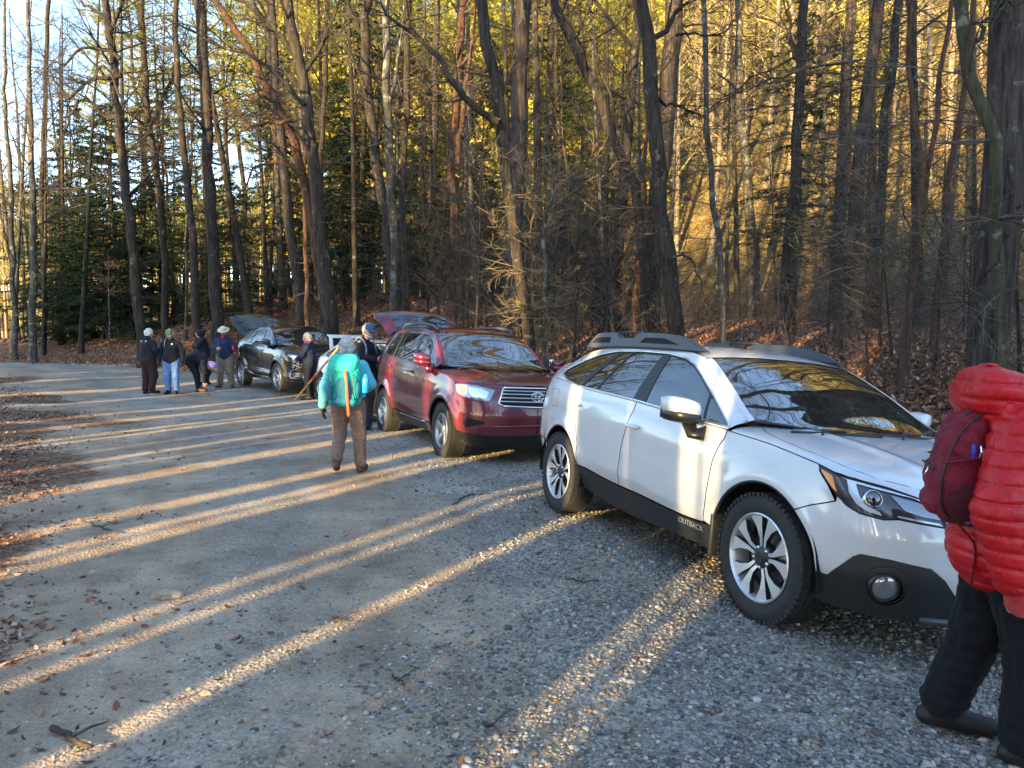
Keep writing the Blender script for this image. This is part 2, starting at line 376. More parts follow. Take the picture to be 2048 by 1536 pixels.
def leaf_colors(r, n):
    pal = 1.7 * np.array([(.12, .060, .036), (.17, .088, .054), (.22, .128, .085), (.08, .040, .028), (.28, .18, .125), (.16, .07, .042), (.06, .034, .028)])
    return pal[r.integers(0, len(pal), n)] * r.uniform(.7, 1.25, (n, 1))
def leaf_mesh(name, x, y, z, s, r, lift=.5):
    """curled oval leaf of 6 triangles each"""
    n = len(x)
    bv = np.array([(-1, 0, .25), (-.35, .5, 0.05), (.45, .42, -.02), (1, 0, .3), (.45, -.42, .1), (-.35, -.5, -.02), (0, 0, -.12)]); bf = np.array([(0, 6, 1), (1, 6, 2), (2, 6, 3), (3, 6, 4), (4, 6, 5), (5, 6, 0)])
    P = bv[None] * np.stack([s, s * r.uniform(.6, 1.1, n), s * r.uniform(.3, 1.6, n)], -1)[:, None]
    q = r.normal(0, lift, (n, 2)); a = r.random(n) * 6.283
    cx, sx = np.cos(q[:, 0])[:, None], np.sin(q[:, 0])[:, None]; cy, sy = np.cos(q[:, 1])[:, None], np.sin(q[:, 1])[:, None]; ca, sa = np.cos(a)[:, None], np.sin(a)[:, None]
    X, Y, Z = P[..., 0], P[..., 1], P[..., 2]
    Y, Z = Y * cx - Z * sx, Y * sx + Z * cx; X, Z = X * cy + Z * sy, -X * sy + Z * cy; X, Y = X * ca - Y * sa, X * sa + Y * ca
    P = np.stack([X, Y, Z], -1) + np.stack([x, y, z], -1)[:, None]
    F = (bf[None] + (np.arange(n) * 7)[:, None, None]).reshape(-1, 3)
    me = mkmesh(name, P.reshape(-1, 3), F, smooth=False)
    ca_ = me.color_attributes.new('Col', 'FLOAT_COLOR', 'POINT')
    ca_.data.foreach_set('color', np.repeat(np.c_[leaf_colors(r, n), np.ones(n)], 7, axis=0).astype(np.float32).ravel()); return me
LEAFM = mat('dead_leaf', rough=.85, spec=.2); _t = LEAFM.node_tree; _a = ND(_t, 'ShaderNodeAttribute', attribute_name='Col'); _t.links.new(_a.outputs['Color'], _t.nodes['Principled BSDF'].inputs['Base Color'])
def scatter_leaves():
    r = np.random.default_rng(5)
    # bank and wood floor behind the cars
    N = 230000; dist = 4 + 42 * r.random(N) ** 1.15; az = R(-38) + R(78) * r.random(N)
    x = dist * np.sin(az) * 1.0; y = dist * np.cos(az); d = signed_edge(x, y)
    den = sstep(-.9, .6, d + fbm(x, y, 1.5, 3) * 2); ok = (r.random(N) < den) & (y > 3)
    x, y = x[ok], y[ok]; s = r.uniform(.035, .075, len(x)); 
    me = leaf_mesh('leaf_litter', x, y, HT(x, y) + s * .25, s, r, .55)
    tag(obj('leaf_litter', me, LEAFM), 'brown fallen leaves thickly covering the bank', 'fallen leaves', kind='stuff')
    # the verge on the left and stray leaves on the road
    N = 120000; y = 1.8 + 26 * r.random(N) ** 1.3; x = (r.random(N) * 2 - 1) * (1.2 + y * .75)
    le = spl([(-30, -9.0), (0, -1.5), (2.7, -1.75), (4.4, -2.5), (7, -4.3), (10, -5.9), (14.5, -8.4), (20, -12.9), (26, -18.5), (33, -26)], y) - .3 - .04 * y
    q = x - le + rngf(x, y); den = np.where(q < 0, .95, .006 + .22 * np.exp(-q / .6)) * (.25 + 1.2 * (fbm(x, y, 1.2, 3) > -.05)); d = signed_edge(x, y)
    ok = (r.random(N) < den) & (d < .3); x, y = x[ok], y[ok]; s = r.uniform(.014, .034, len(x)) * np.interp(y, [2, 12], [.85, 1.35])
    me = leaf_mesh('leaf_litter', x, y, HT(x, y) + s * .2, s, r, .35)
    tag(obj('leaf_litter', me, LEAFM), 'thin brown leaves scattered over the dirt verge and the road', 'fallen leaves', kind='stuff')
def rngf(x, y): return fbm(x, y, 1.8, 3) * 3.2
scatter_pebbles(); scatter_leaves()
# single stones and twigs one can point at on the road
def rock(x, y, s, label, col=(.42, .36, .28), seed=1):
    r = np.random.default_rng(seed); bm = bmesh.new(); bmesh.ops.create_icosphere(bm, subdivisions=3, radius=1)
    for v in bm.verts:
        n = sum(.12 * math.sin(v.co.x * f1 + v.co.y * f2 + ph) for f1, f2, ph in r.uniform(1.5, 4, (4, 3)))
        v.co = Vector((v.co.x * s[0], v.co.y * s[1], max(v.co.z, -.4) * s[2])) * (1 + n)
    me = bpy.data.meshes.new('rock'); bm.to_mesh(me); bm.free(); me.polygons.foreach_set('use_smooth', [True] * len(me.polygons))
    o = obj('rock', me, mat('rock', col, .85, var=.25, vscale=14, bump=.6, bscale=30)); o.location = (x, y, HZ(x, y) + s[2] * .1); o.rotation_euler = (0, 0, r.random() * 3); tag(o, label, 'rock')
P = at_z(340, 1196); rock(P[0], P[1], (.085, .06, .035), 'flat tan rock lying alone in the middle of the road', (.36, .28, .19), seed=4)
def stick(px, r, label, seed=0, dark=True):
    P = np.array([at_z(a, b)[:2] for a, b in px]); P = curve_pts(np.c_[P, np.zeros(len(P))], 9); q = np.random.default_rng(seed)
    P[:, :2] += q.normal(0, .008, (9, 2)); P[:, 2] = HT(P[:, 0], P[:, 1]) + r + .004
    b = MB().tube(P, np.linspace(r, r * .5, 9), 6); b.tube([P[4], P[4] + [.05, .07, .01], P[4] + [.09, .12, .004]], [r * .5, r * .4, r * .2], 5)
    tag(b.build('stick', BARKDARK), label, 'stick')
BARKDARK = mat('stick_bark', (.05, .036, .026), .9, var=.4, vscale=40)
stick([(104, 1466), (140, 1484), (188, 1503)], .014, 'thick dark stick lying on the bare dirt')
stick([(666, 1242), (688, 1252)], .007, 'short black twig beside the long sunlit streak', 2)
stick([(958, 1450), (985, 1466), (1022, 1484)], .007, 'long thin black twig on the pale gravel', 3)
stick([(905, 1012), (950, 992), (985, 990)], .008, 'thin twig on gravel before the red car', 4)
stick([(170, 1050), (200, 1062), (240, 1072)], .008, 'crooked twig among leaves on the dirt verge', 5)
stick([(1130, 1160), (1165, 1170), (1195, 1168)], .006, 'bent twig on the loose stones beside the white wagon', 6)
stick([(785, 1355), (812, 1378)], .006, 'little dark twig lying alone on pale packed gravel', 7)
# ------------------------------------------------------------------ bark and foliage materials
def bark_mat(name, c1, c2, lichen=0.0, scale=1.0):
    m = bpy.data.materials.new(name); m.use_nodes = True; t = m.node_tree; b = t.nodes['Principled BSDF']; L = t.links.new
    tc = ND(t, 'ShaderNodeTexCoord'); mp = ND(t, 'ShaderNodeMapping'); mp.inputs['Scale'].default_value = (14 * scale, 14 * scale, 1.6 * scale); L(tc.outputs['Object'], mp.inputs[0])
    oi = ND(t, 'ShaderNodeObjectInfo')
    n = ND(t, 'ShaderNodeTexNoise', i_Scale=1.3, i_Detail=7.0, i_Roughness=.7, noise_dimensions='4D'); L(mp.outputs[0], n.inputs['Vector']); L(oi.outputs['Random'], n.inputs['W'])
    r = ND(t, 'ShaderNodeMapRange'); r.inputs['From Min'].default_value = .36; r.inputs['From Max'].default_value = .66; L(n.outputs['Fac'], r.inputs['Value'])
    x = ND(t, 'ShaderNodeMix', data_type='RGBA'); x.inputs['A'].default_value = (*c1, 1); x.inputs['B'].default_value = (*c2, 1); L(r.outputs[0], x.inputs['Factor']); out = x.outputs['Result']
    n2 = ND(t, 'ShaderNodeTexNoise', i_Scale=5.5 * scale, i_Detail=6.0, i_Roughness=.6, noise_dimensions='4D'); L(tc.outputs['Object'], n2.inputs['Vector']); L(oi.outputs['Random'], n2.inputs['W'])
    r2 = ND(t, 'ShaderNodeMapRange'); r2.inputs['From Min'].default_value = .62 - .12 * lichen; r2.inputs['From Max'].default_value = .68 - .10 * lichen; r2.inputs['To Max'].default_value = .3 + .5 * lichen; L(n2.outputs['Fac'], r2.inputs['Value'])
    y = ND(t, 'ShaderNodeMix', data_type='RGBA'); y.inputs['B'].default_value = (.26, .29, .24, 1); L(out, y.inputs['A']); L(r2.outputs[0], y.inputs['Factor']); L(y.outputs['Result'], b.inputs['Base Color'])
    bp = ND(t, 'ShaderNodeBump', i_Strength=1.0, i_Distance=.035); L(n.outputs['Fac'], bp.inputs['Height']); L(bp.outputs[0], b.inputs['Normal'])
    b.inputs['Roughness'].default_value = .95; b.inputs['Specular IOR Level'].default_value = .15
    return m
BK_DARK = bark_mat('bark_dark', (.013, .0105, .009), (.072, .060, .050), .16)
BK_PINE = bark_mat('bark_pine', (.016, .013, .012), (.092, .075, .065), .12)
BK_PALE = bark_mat('bark_pale', (.030, .027, .023), (.12, .108, .095), .6)
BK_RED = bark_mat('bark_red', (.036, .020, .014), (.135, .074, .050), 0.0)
BK_MOSS = bark_mat('bark_mossy', (.03, .027, .016), (.095, .088, .055), .35)
BK_LIT = bark_mat('bark_sunlit', (.13, .10, .065), (.33, .27, .18), .2)  # sunlit copy of the bark, the light put into its colour
TWIG = mat('twig_bark', (.075, .060, .050), .9, var=.35, vscale=2.0)
TWIGD = mat('twig_dark', (.028, .022, .019), .9, var=.35, vscale=2.0)
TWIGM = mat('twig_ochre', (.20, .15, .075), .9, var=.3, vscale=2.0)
TWIGT = mat('twig_sunlit', (.36, .29, .14), .9, var=.3, vscale=2.0)  # sunlit copy of the twigs, pale even out of the sun
def fol_mat(name, c1, c2):
    m = bpy.data.materials.new(name); m.use_nodes = True; t = m.node_tree; b = t.nodes['Principled BSDF']; L = t.links.new
    tc = ND(t, 'ShaderNodeNewGeometry'); oi = ND(t, 'ShaderNodeObjectInfo'); n = ND(t, 'ShaderNodeTexNoise', i_Scale=1.1, i_Detail=4.0); L(tc.outputs['Position'], n.inputs['Vector'])
    a = ND(t, 'ShaderNodeMath', operation='MULTIPLY_ADD'); L(oi.outputs['Random'], a.inputs[0]); a.inputs[1].default_value = .3; L(n.outputs['Fac'], a.inputs[2])
    r = ND(t, 'ShaderNodeMapRange'); r.inputs['From Min'].default_value = .45; r.inputs['From Max'].default_value = .85; L(a.outputs[0], r.inputs['Value'])
    x = ND(t, 'ShaderNodeMix', data_type='RGBA'); x.inputs['A'].default_value = (*c1, 1); x.inputs['B'].default_value = (*c2, 1); L(r.outputs[0], x.inputs['Factor']); L(x.outputs['Result'], b.inputs['Base Color'])
    b.inputs['Roughness'].default_value = .6; b.inputs['Specular IOR Level'].default_value = .25
    tr = ND(t, 'ShaderNodeBsdfTranslucent'); L(x.outputs['Result'], tr.inputs['Color']); ms = ND(t, 'ShaderNodeMixShader', i_Fac=.3)
    L(b.outputs[0], ms.inputs[1]); L(tr.outputs[0], ms.inputs[2]); L(ms.outputs[0], t.nodes['Material Output'].inputs['Surface'])
    return m
F_HEM = fol_mat('hemlock_needles', (.020, .050, .028), (.060, .10, .045))
F_PINE = fol_mat('pine_needles', (.055, .085, .018), (.20, .21, .035))  # lighter tone yellowed so the needles look sunlit
F_PINEL = fol_mat('sunny_pine_needles', (.15, .19, .028), (.46, .43, .065))  # sunlit copy of the pine needles, sun's yellow in the colour
F_GOLD = fol_mat('sunlit_dry_leaves', (.30, .28, .05), (.62, .54, .13))  # dry-leaf tan, brightened in colour toward the gold of sunlight
F_BEECH = fol_mat('beech_leaves', (.20, .11, .055), (.34, .21, .12))

# ------------------------------------------------------------------ growing
def rpath(q, p, d, L, n, wob, trop=0.0):
    """a wandering polyline; trop bends it up (+) or down (-)"""
    P = [np.array(p, float)]; d = np.array(d, float); d /= np.linalg.norm(d); st = L / n
    for k in range(n):
        d = d + q.normal(0, wob, 3) + np.array([0, 0, trop]); d /= np.linalg.norm(d); P.append(P[-1] + d * st)
    return np.array(P)
def side_dir(q, T, ang):
    T = T / np.linalg.norm(T); a = q.normal(0, 1, 3); a -= T * (a @ T); a /= np.linalg.norm(a); return T * math.cos(ang) + a * math.sin(ang)
def branchy(q, tb, p, d, L, r, lev, dens=1.0, trop=.02, thin=.0022, wob=.16):
    n = 7 if lev > 1 else (5 if lev == 1 else 3)
    P = rpath(q, p, d, L, n, wob * (.7 if lev > 1 else 1), trop)
    rr = np.linspace(r, max(r * .25, thin), n + 1); tb.tube(P, rr, 5 if r > .03 else 3)
    if lev > 0:
        k = max(1, int(q.poisson((5 if lev > 1 else 5) * dens)))
        for _ in range(k):
            f = q.uniform(.18, .98); i = min(int(f * n), n - 1); pp = P[i] + (P[i + 1] - P[i]) * (f * n - i)
            branchy(q, tb, pp, side_dir(q, P[i + 1] - P[i], q.uniform(.45, 1.0)), L * q.uniform(.35, .6) * (1.15 - .5 * f), max(rr[i] * .5, thin), lev - 1, dens, trop, thin, wob)
def bare_tree_mesh(seed, H, r0, first=.3, nb=22, lev=2, lean=.03, fork=None, low=0, thin=.004, dens=1.0, spread=.3):
    q = np.random.default_rng(seed); tr = TB(); cr = TB()
    n = 16; z = np.linspace(0, 1, n); ax = q.uniform(0, 6.28); off = np.cumsum(q.normal(0, lean * .22, (n, 2)), 0) * H * .12
    P = np.c_[off[:, 0] + lean * H * z * math.cos(ax), off[:, 1] + lean * H * z * math.sin(ax), z * H]; P[0, :2] = 0; P[0, 2] = -.5
    rr = r0 * (1 - z * .82) * (1 + .45 * np.exp(-z * H / .5)); tr.tube(P, rr, 9)
    for k in range(nb):
        f = first + (1 - first) * (k + q.random()) / nb; i = min(int(f * (n - 1)), n - 2); p = P[i] + (P[i + 1] - P[i]) * (f * (n - 1) - i)
        a = q.uniform(0, 6.28); up = q.uniform(.3, 1.0); d = np.array([math.cos(a), math.sin(a), up])
        branchy(q, cr, p, d, H * spread * q.uniform(.5, 1) * (1.15 - f * .8), max(rr[i] * .42, .012), lev, dens, .03, thin)
    for k in range(low):     # thin dead twigs low on the trunk
        h = q.uniform(.08, first + .1); i = min(int(h * (n - 1)), n - 2); p = P[i] + (P[i + 1] - P[i]) * (h * (n - 1) - i); a = q.uniform(0, 6.28)
        branchy(q, cr, p, (math.cos(a), math.sin(a), q.uniform(-.1, .25)), q.uniform(1, 2.6), .012, 1, 1.0, -.02, .003, .12)
    return tr.mesh('trunk'), cr.mesh('crown')
class LB:
    """leaf / needle triangles"""
    def __init__(s): s.A = []
    def blades(s, q, C, D, n, L, W, spread=.9):
        """n blades per centre around direction D"""
        C = np.repeat(C, n, 0); D = np.repeat(D, n, 0); m = len(C)
        d = D + q.normal(0, spread, (m, 3)); d /= np.linalg.norm(d, axis=1)[:, None]
        u = np.cross(d, q.normal(0, 1, (m, 3))); u /= np.linalg.norm(u, axis=1)[:, None]
        l = L * q.uniform(.6, 1.25, (m, 1)); s.A.append(np.stack([C + u * W * .5, C - u * W * .5, C + d * l], 1))
    def flat(s, q, C, D, L, W, tilt=.3):
        m = len(C); up = np.array([0, 0, 1.0]) + q.normal(0, tilt, (m, 3)); u = np.cross(D, up); u /= np.linalg.norm(u, axis=1)[:, None] + 1e-9
        l = L * q.uniform(.6, 1.3, (m, 1)); w_ = W * q.uniform(.7, 1.2, (m, 1)); a = C; b_ = C + D * l * .5 + u * w_ * .5; c = C + D * l; d = C + D * l * .5 - u * w_ * .5
        s.A.append(np.stack([a, b_, c], 1)); s.A.append(np.stack([a, c, d], 1))
    def mesh(s, name): V = np.concatenate(s.A).reshape(-1, 3); return mkmesh(name, V, np.arange(len(V)).reshape(-1, 3), smooth=False)
def conifer_mesh(seed, H, r0, green_from=.4, dead=40, kind='pine', blades=8, tuft=.17, spread=.17, step=.6, dead_from=.05, width=.012):
    q = np.random.default_rng(seed); tr = TB(); cr = TB(); lb = LB()
    n = 12; z = np.linspace(0, 1, n); off = np.cumsum(q.normal(0, .006, (n, 2)), 0) * H
    P = np.c_[off, z * H]; P[0] = (0, 0, -.5); rr = r0 * (1 - z * .85) * (1 + .35 * np.exp(-z * H / .5)); tr.tube(P, rr, 10)
    at = lambda h: np.array([np.interp(h, P[:, 2], P[:, j]) for j in range(3)])
    for k in range(dead):
        h = H * q.uniform(dead_from, green_from + .08); a = q.uniform(0, 6.28)
        branchy(q, cr, at(h), (math.cos(a), math.sin(a), q.uniform(-.2, .15)), q.uniform(.8, 3.2) * min(1, H / 12), .016, 1, 1.2, -.03, .0035, .1)
    h = H * green_from; C = []; D = []
    while h < H * .99:
        f = (h / H - green_from) / (1 - green_from); nb = 5 if kind == 'pine' else 6
        for a in q.uniform(0, 6.28, nb):
            Lb = H * spread * (1 - f) ** .7 * (q.uniform(.55, 1.1) if kind == 'pine' else q.uniform(.35, 1.25)) + .25
            d = np.array([math.cos(a), math.sin(a), .12 + .35 * f if kind == 'pine' else .05])
            B = rpath(q, at(h), d, Lb, 6, .07, .02 if kind == 'pine' else -.06); cr.tube(B, np.linspace(.03 * Lb / 3 + .008, .005, 7), 3)
            m = int(Lb * (6.5 if kind == 'pine' else 15)); t = q.uniform(.22, 1, m) ** .8 * 5.99; i = t.astype(int); pp = B[i] + (B[i + 1] - B[i]) * (t - i)[:, None]
            T = B[-1] - B[0]; T /= np.linalg.norm(T); sd = np.cross(T, [0, 0, 1]); sd /= np.linalg.norm(sd); sg = q.choice([-1, 1], m)
            reach = (.30 if kind == 'pine' else .34) * Lb * (1.1 - t / 6) * q.uniform(.1, 1, m)
            if kind == 'pine':
                C.append(pp + sd * (sg * reach)[:, None] + T * (reach * .7)[:, None] + q.normal(0, .05, (m, 3))); D.append(np.tile(T * .6 + [0, 0, .5], (m, 1)))
            else:
                # flat sprays: leaves strung along short side shoots
                for u in (.25, .5, .75, 1.0):
                    c = pp + sd * (sg * reach * u)[:, None] + T * (reach * u * .6)[:, None] + np.array([0, 0, -.12]) * (reach * u)[:, None]
                    dd = sd * (sg * .8)[:, None] + T * .7 + q.normal(0, .35, (m, 3)); dd[:, 2] -= .15; dd /= np.linalg.norm(dd, axis=1)[:, None]; lb.flat(q, c, dd, tuft, tuft * .42)
        h += step * q.uniform(.7, 1.3)
    if kind == 'pine': lb.blades(q, np.concatenate(C), np.concatenate(D), blades, tuft, width * 1.6)
    return tr.mesh('trunk'), cr.mesh('crown'), lb.mesh('foliage')
def place(proto, x, y, s=1.0, rz=0.0, z=None, name='tree', label=None, cat='tree', group=None, tilt=(0, 0), sxy=1.0):
    """proto: list of (part name, mesh, material)"""
    e = empty(name, (x, y, HZ(x, y) - .05 if z is None else z), rz); e.scale = (s * sxy, s * sxy, s); e.rotation_euler = (tilt[0], tilt[1], rz)
    for pn, me, m in proto:
        if not me.materials: me.materials.append(m)
        o = bpy.data.objects.new(pn, me); COL.objects.link(o); o.parent = e
    return tag(e, label, cat, group)

# ------------------------------------------------------------------ the trunks one can tell apart in the photograph
def key_tree(px, D, wpx, label, bark=BK_DARK, name='bare_tree', top=19, seed=0, limbs=(), nb=16, low=10, first=6.0, lev=2, twig=None, dens=1.0, tan=False, lb=None, rough=.03, twl=2.6):
    """px: [(x, y), ...] from the top down along the trunk; D distance; wpx: width in photo pixels at both ends"""
    q = np.random.default_rng(seed + 100)
    P = np.array([at_d(a, b, D) for a, b in px])[::-1]            # base first
    dirt = P[-1] - P[-2]; dirt /= np.linalg.norm(dirt)
    if P[-1, 2] < top:
        k = (top - P[-1, 2]); dd = dirt * .6 + np.array([0, 0, .5]); ext = [P[-1] + dd / dd[2] * k * f + q.normal(0, .12, 3) for f in (.35, .7, 1.0)]; P = np.vstack([P, ext])
    z0 = HZ(P[0, 0], P[0, 1]); b0 = P[0].copy(); b0[2] = z0 - .25; P = np.vstack([b0, P]) if P[0, 2] > z0 - .2 else P
    P = curve_pts(P, 26); P[2:-1] += q.normal(0, rough, (23, 3))
    w0, w1 = wpx[1] * D / 1479 / 2 * .88, wpx[0] * D / 1479 / 2 * .9; ztop = at_d(px[0][0], px[0][1], D)[2]
    f = (P[:, 2] - P[0, 2]); rr = np.interp(f, [0, max(ztop - P[0, 2], 1)], [w0, w1]); over = np.maximum(P[:, 2] - ztop, 0) / max(top - ztop, 1); rr = rr * (1 - .75 * over)
    rr = rr * (1 + .32 * np.exp(-f / .3))
    e = empty(name, (P[0, 0], P[0, 1], z0)); tag(e, label, 'tree'); o0 = np.array([P[0, 0], P[0, 1], z0])
    tb = TB(); tb.tube(P - o0, rr, 12); obj('trunk', tb.mesh('trunk'), bark, e)
    for L in limbs:      # (pixel path, distance, width at its root, forks)
        D2 = L[1]; A = np.array([at_d(a, b, D2) for a, b in L[0]]); A = curve_pts(A, 14); A[1:] += q.normal(0, .03, (13, 3)); r = L[2] * D2 / 1479 / 2
        lbt = TB(); ra = np.linspace(r, max(r * .3, .008), 14); lbt.tube(A - o0, ra, 8)
        for k in range(L[3] if len(L) > 3 else 6):
            i = q.integers(3, 13); branchy(q, lbt, A[i] - o0, side_dir(q, A[i] - A[i - 1], q.uniform(.5, 1.0)), q.uniform(.6, twl * .8), ra[i] * .5, 2 if lev > 1 else 1, .8, .03, .0035)
        obj('limb', lbt.mesh('limb'), bark, e)
    tw = TB(); hs = P[:, 2] - z0
    for k in range(nb):
        i = q.integers(np.searchsorted(hs, min(first, hs[-3])), len(P) - 1); a = q.uniform(0, 6.28)
        branchy(q, tw, P[i] - o0, (math.cos(a), math.sin(a), q.uniform(.1, .9)), q.uniform(1.6, twl * 1.6), max(rr[i] * .28, .014), lev, dens, .02, .004)
    for k in range(low):
        h = q.uniform(1.2, max(first, 2)); i = min(np.searchsorted(hs, h), len(P) - 1); a = q.uniform(0, 6.28)
        branchy(q, tw, P[i] - o0, (math.cos(a), math.sin(a), q.uniform(-.15, .3)), q.uniform(.7, twl), .011, 2, .8, -.01, .003)
    if tw.V: obj('crown', tw.mesh('crown'), twig or (TWIGD if bark in (BK_DARK, BK_PINE) else TWIG), e)
    if lb:
        o = LB(); C = P[lb[0]:] - o0
        h = hs[-1]
        pts = []; D_ = []
        for k in range(lb[1]):
            i = q.integers(np.searchsorted(hs, lb[2]), len(P)); a = q.uniform(0, 6.28); Lb = q.uniform(1, lb[3]); d = np.array([math.cos(a), math.sin(a), .1]); Bq = rpath(q, P[min(i, len(P) - 1)] - o0, d, Lb, 5, .08, .01); tw2 = Bq[1:]
            m = int(Lb * 9); t = q.uniform(.3, 1, m) * 4.99; j = t.astype(int); pts.append(Bq[j] + (Bq[j + 1] - Bq[j]) * (t - j)[:, None] + q.normal(0, .16, (m, 3)) * [1, 1, .35]); D_.append(np.tile(d + [0, 0, .3], (m, 1)))
        o.blades(q, np.concatenate(pts), np.concatenate(D_), 9, .17, .017); obj('foliage', o.mesh('foliage'), F_PINE, e)
    return e
K = key_tree
K([(210, 0), (226, 130), (238, 260), (258, 420), (272, 560), (284, 668)], 29, (15, 24), 'dark bare tree with limbs arching over the road, beside the dense hemlock', limbs=[
    ([(240, 118), (205, 98), (160, 100), (130, 128), (95, 122)], 28, 8, 9), ([(243, 150), (210, 155), (180, 160), (140, 195), (125, 180), (90, 135)], 28.5, 9, 10), ([(250, 205), (205, 130), (190, 160), (120, 165)], 27.5, 6, 8),
    ([(254, 240), (215, 232), (170, 198), (140, 230), (125, 290)], 29, 8, 10), ([(216, 40), (160, 0), (110, -60)], 29, 7, 8), ([(222, 60), (240, 20), (262, -40)], 29, 9, 8), ([(232, 180), (180, 120), (120, 60), (60, 30)], 29, 5, 12)], seed=1, low=8, nb=26, dens=1.3)
K([(402, 0), (410, 150), (414, 300), (424, 480), (432, 640)], 30, (22, 27), 'straight pine trunk between the hemlock and the leaning trees', BK_PINE, 'pine_tree', top=26, seed=2, first=7, low=30, nb=6, lb=(10, 60, 12.0, 3.5))
K([(430, 0), (470, 55), (500, 110), (530, 165), (560, 215), (600, 330), (632, 500), (656, 652)], 22.5, (13, 30), 'reddish broken snag leaning over toward the straight pine', BK_RED, top=12, seed=3, limbs=[([(606, 350), (560, 325), (520, 330), (490, 372), (470, 392)], 22, 8, 6), ([(585, 240), (520, 250), (455, 285), (425, 305)], 21, 8, 6), ([(580, 210), (520, 185), (455, 205), (410, 225)], 22.5, 6, 8)], low=6, nb=4)
K([(576, 0), (584, 60), (604, 150), (618, 260), (628, 360), (640, 480), (655, 590), (664, 655)], 22, (22, 36), 'thick dark crooked tree rising just behind the black car', BK_DARK, seed=4, limbs=[([(596, 120), (560, 70), (520, 30), (470, -10)], 22, 14, 8), ([(604, 148), (640, 100), (665, 40), (690, -20)], 22, 10, 8), ([(610, 210), (520, 120), (420, 80), (320, 30)], 20, 10, 12)], low=10)
K([(542, 0), (548, 140), (565, 300), (585, 480), (600, 610)], 27, (18, 26), 'grey pine trunk directly behind the crooked leaning pair', BK_PINE, 'pine_tree', top=26, seed=5, low=26, nb=4, lb=(10, 60, 12.0, 3.2))
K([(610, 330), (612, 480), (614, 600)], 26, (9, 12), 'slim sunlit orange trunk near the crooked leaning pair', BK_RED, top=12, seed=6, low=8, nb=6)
K([(655, 0), (650, 160), (640, 320), (645, 620)], 30, (10, 13), 'slender straight grey trunk right of the crooked leaning pair', seed=7)
K([(738, 0), (728, 60), (735, 180), (752, 320), (775, 470), (790, 620)], 27, (20, 24), 'dark tree forking upward with pale lichen blotches low on its trunk', seed=8, limbs=[([(728, 70), (700, 20), (690, -40)], 27, 12, 5), ([(736, 190), (690, 90), (640, 40)], 26, 7, 7)])
K([(770, 0), (776, 200), (782, 400), (790, 500), (788, 640)], 24, (16, 22), 'lichen blotched grey trunk standing over the red car tailgate', BK_PALE, seed=9, limbs=[([(776, 215), (800, 110), (808, 0)], 24, 9, 5)])
K([(816, 0), (812, 200), (806, 400), (812, 610)], 28, (13, 17), 'straight dark slim trunk behind the open red tailgate', seed=10)
K([(873, 0), (870, 200), (866, 400), (868, 610)], 33, (13, 18), 'tan pine trunk glimpsed between two dark slim ones', BK_PINE, 'pine_tree', top=26, seed=11, low=20, nb=2, lb=(10, 50, 13.0, 3.2))
K([(930, -30), (922, 60), (914, 180), (905, 330), (912, 470), (918, 610)], 29, (16, 22), 'brown weathered trunk with a second bare stem twisted round it', BK_RED, seed=12, limbs=[([(915, 330), (930, 180), (948, 60), (950, -20)], 28.6, 12, 3)], low=16)
K([(1046, 0), (1040, 180), (1033, 330), (1030, 480), (1026, 600), (1022, 700)], 17.5, (33, 44), 'huge straight pine trunk soaring behind the red car windshield', BK_PINE, 'pine_tree', top=27, seed=13, low=24, nb=4, first=6, lb=(10, 80, 13.0, 4))
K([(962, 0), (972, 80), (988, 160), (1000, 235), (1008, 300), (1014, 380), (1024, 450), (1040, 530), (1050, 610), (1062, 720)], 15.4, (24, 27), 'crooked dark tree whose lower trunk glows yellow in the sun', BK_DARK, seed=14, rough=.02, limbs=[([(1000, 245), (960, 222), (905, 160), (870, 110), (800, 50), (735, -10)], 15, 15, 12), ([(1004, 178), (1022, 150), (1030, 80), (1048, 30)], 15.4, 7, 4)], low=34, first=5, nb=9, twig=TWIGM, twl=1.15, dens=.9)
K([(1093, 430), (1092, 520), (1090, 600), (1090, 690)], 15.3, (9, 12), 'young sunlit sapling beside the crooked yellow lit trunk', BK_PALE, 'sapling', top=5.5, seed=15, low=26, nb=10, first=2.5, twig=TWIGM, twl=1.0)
K([(1102, -10), (1150, 95), (1200, 200), (1238, 300), (1262, 345), (1275, 430), (1290, 540)], 19, (20, 24), 'mossy dark tree leaning steeply left over the gap', BK_DARK, seed=16, low=8, limbs=[([(1238, 300), (1222, 200), (1190, 90), (1180, 0)], 19, 6, 5)])
K([(1278, 0), (1292, 60), (1303, 140), (1313, 260), (1322, 380), (1334, 500), (1344, 600), (1352, 690)], 14, (30, 40), 'thick rugged dark trunk directly behind the white wagon roof rail', BK_DARK, seed=17, limbs=[([(1296, 80), (1330, 60), (1352, 20), (1372, -20)], 14, 13, 5), ([(1340, 520), (1368, 512), (1400, 560), (1408, 600)], 13.8, 6, 4), ([(1352, 70), (1420, 68), (1450, 60), (1480, 30), (1485, 0)], 14.4, 6, 6), ([(1320, 200), (1360, 215), (1412, 235)], 14, 7, 4)], low=22, first=6)
K([(1350, -10), (1342, 120), (1330, 240), (1318, 380), (1306, 500), (1298, 560)], 21, (38, 36), 'massive furrowed pine trunk crossing behind the rugged dark one', BK_PINE, 'pine_tree', top=28, seed=18, low=14, nb=2, lb=(10, 70, 13.0, 4))
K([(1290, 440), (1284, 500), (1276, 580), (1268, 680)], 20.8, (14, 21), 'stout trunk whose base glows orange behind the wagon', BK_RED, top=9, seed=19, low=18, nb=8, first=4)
K([(1406, 0), (1409, 100), (1414, 230), (1424, 340), (1434, 460), (1440, 560), (1446, 660)], 15, (11, 15), 'slim straight trunk mottled with white lichen above the wagon', BK_PALE, seed=20, low=26, first=7)
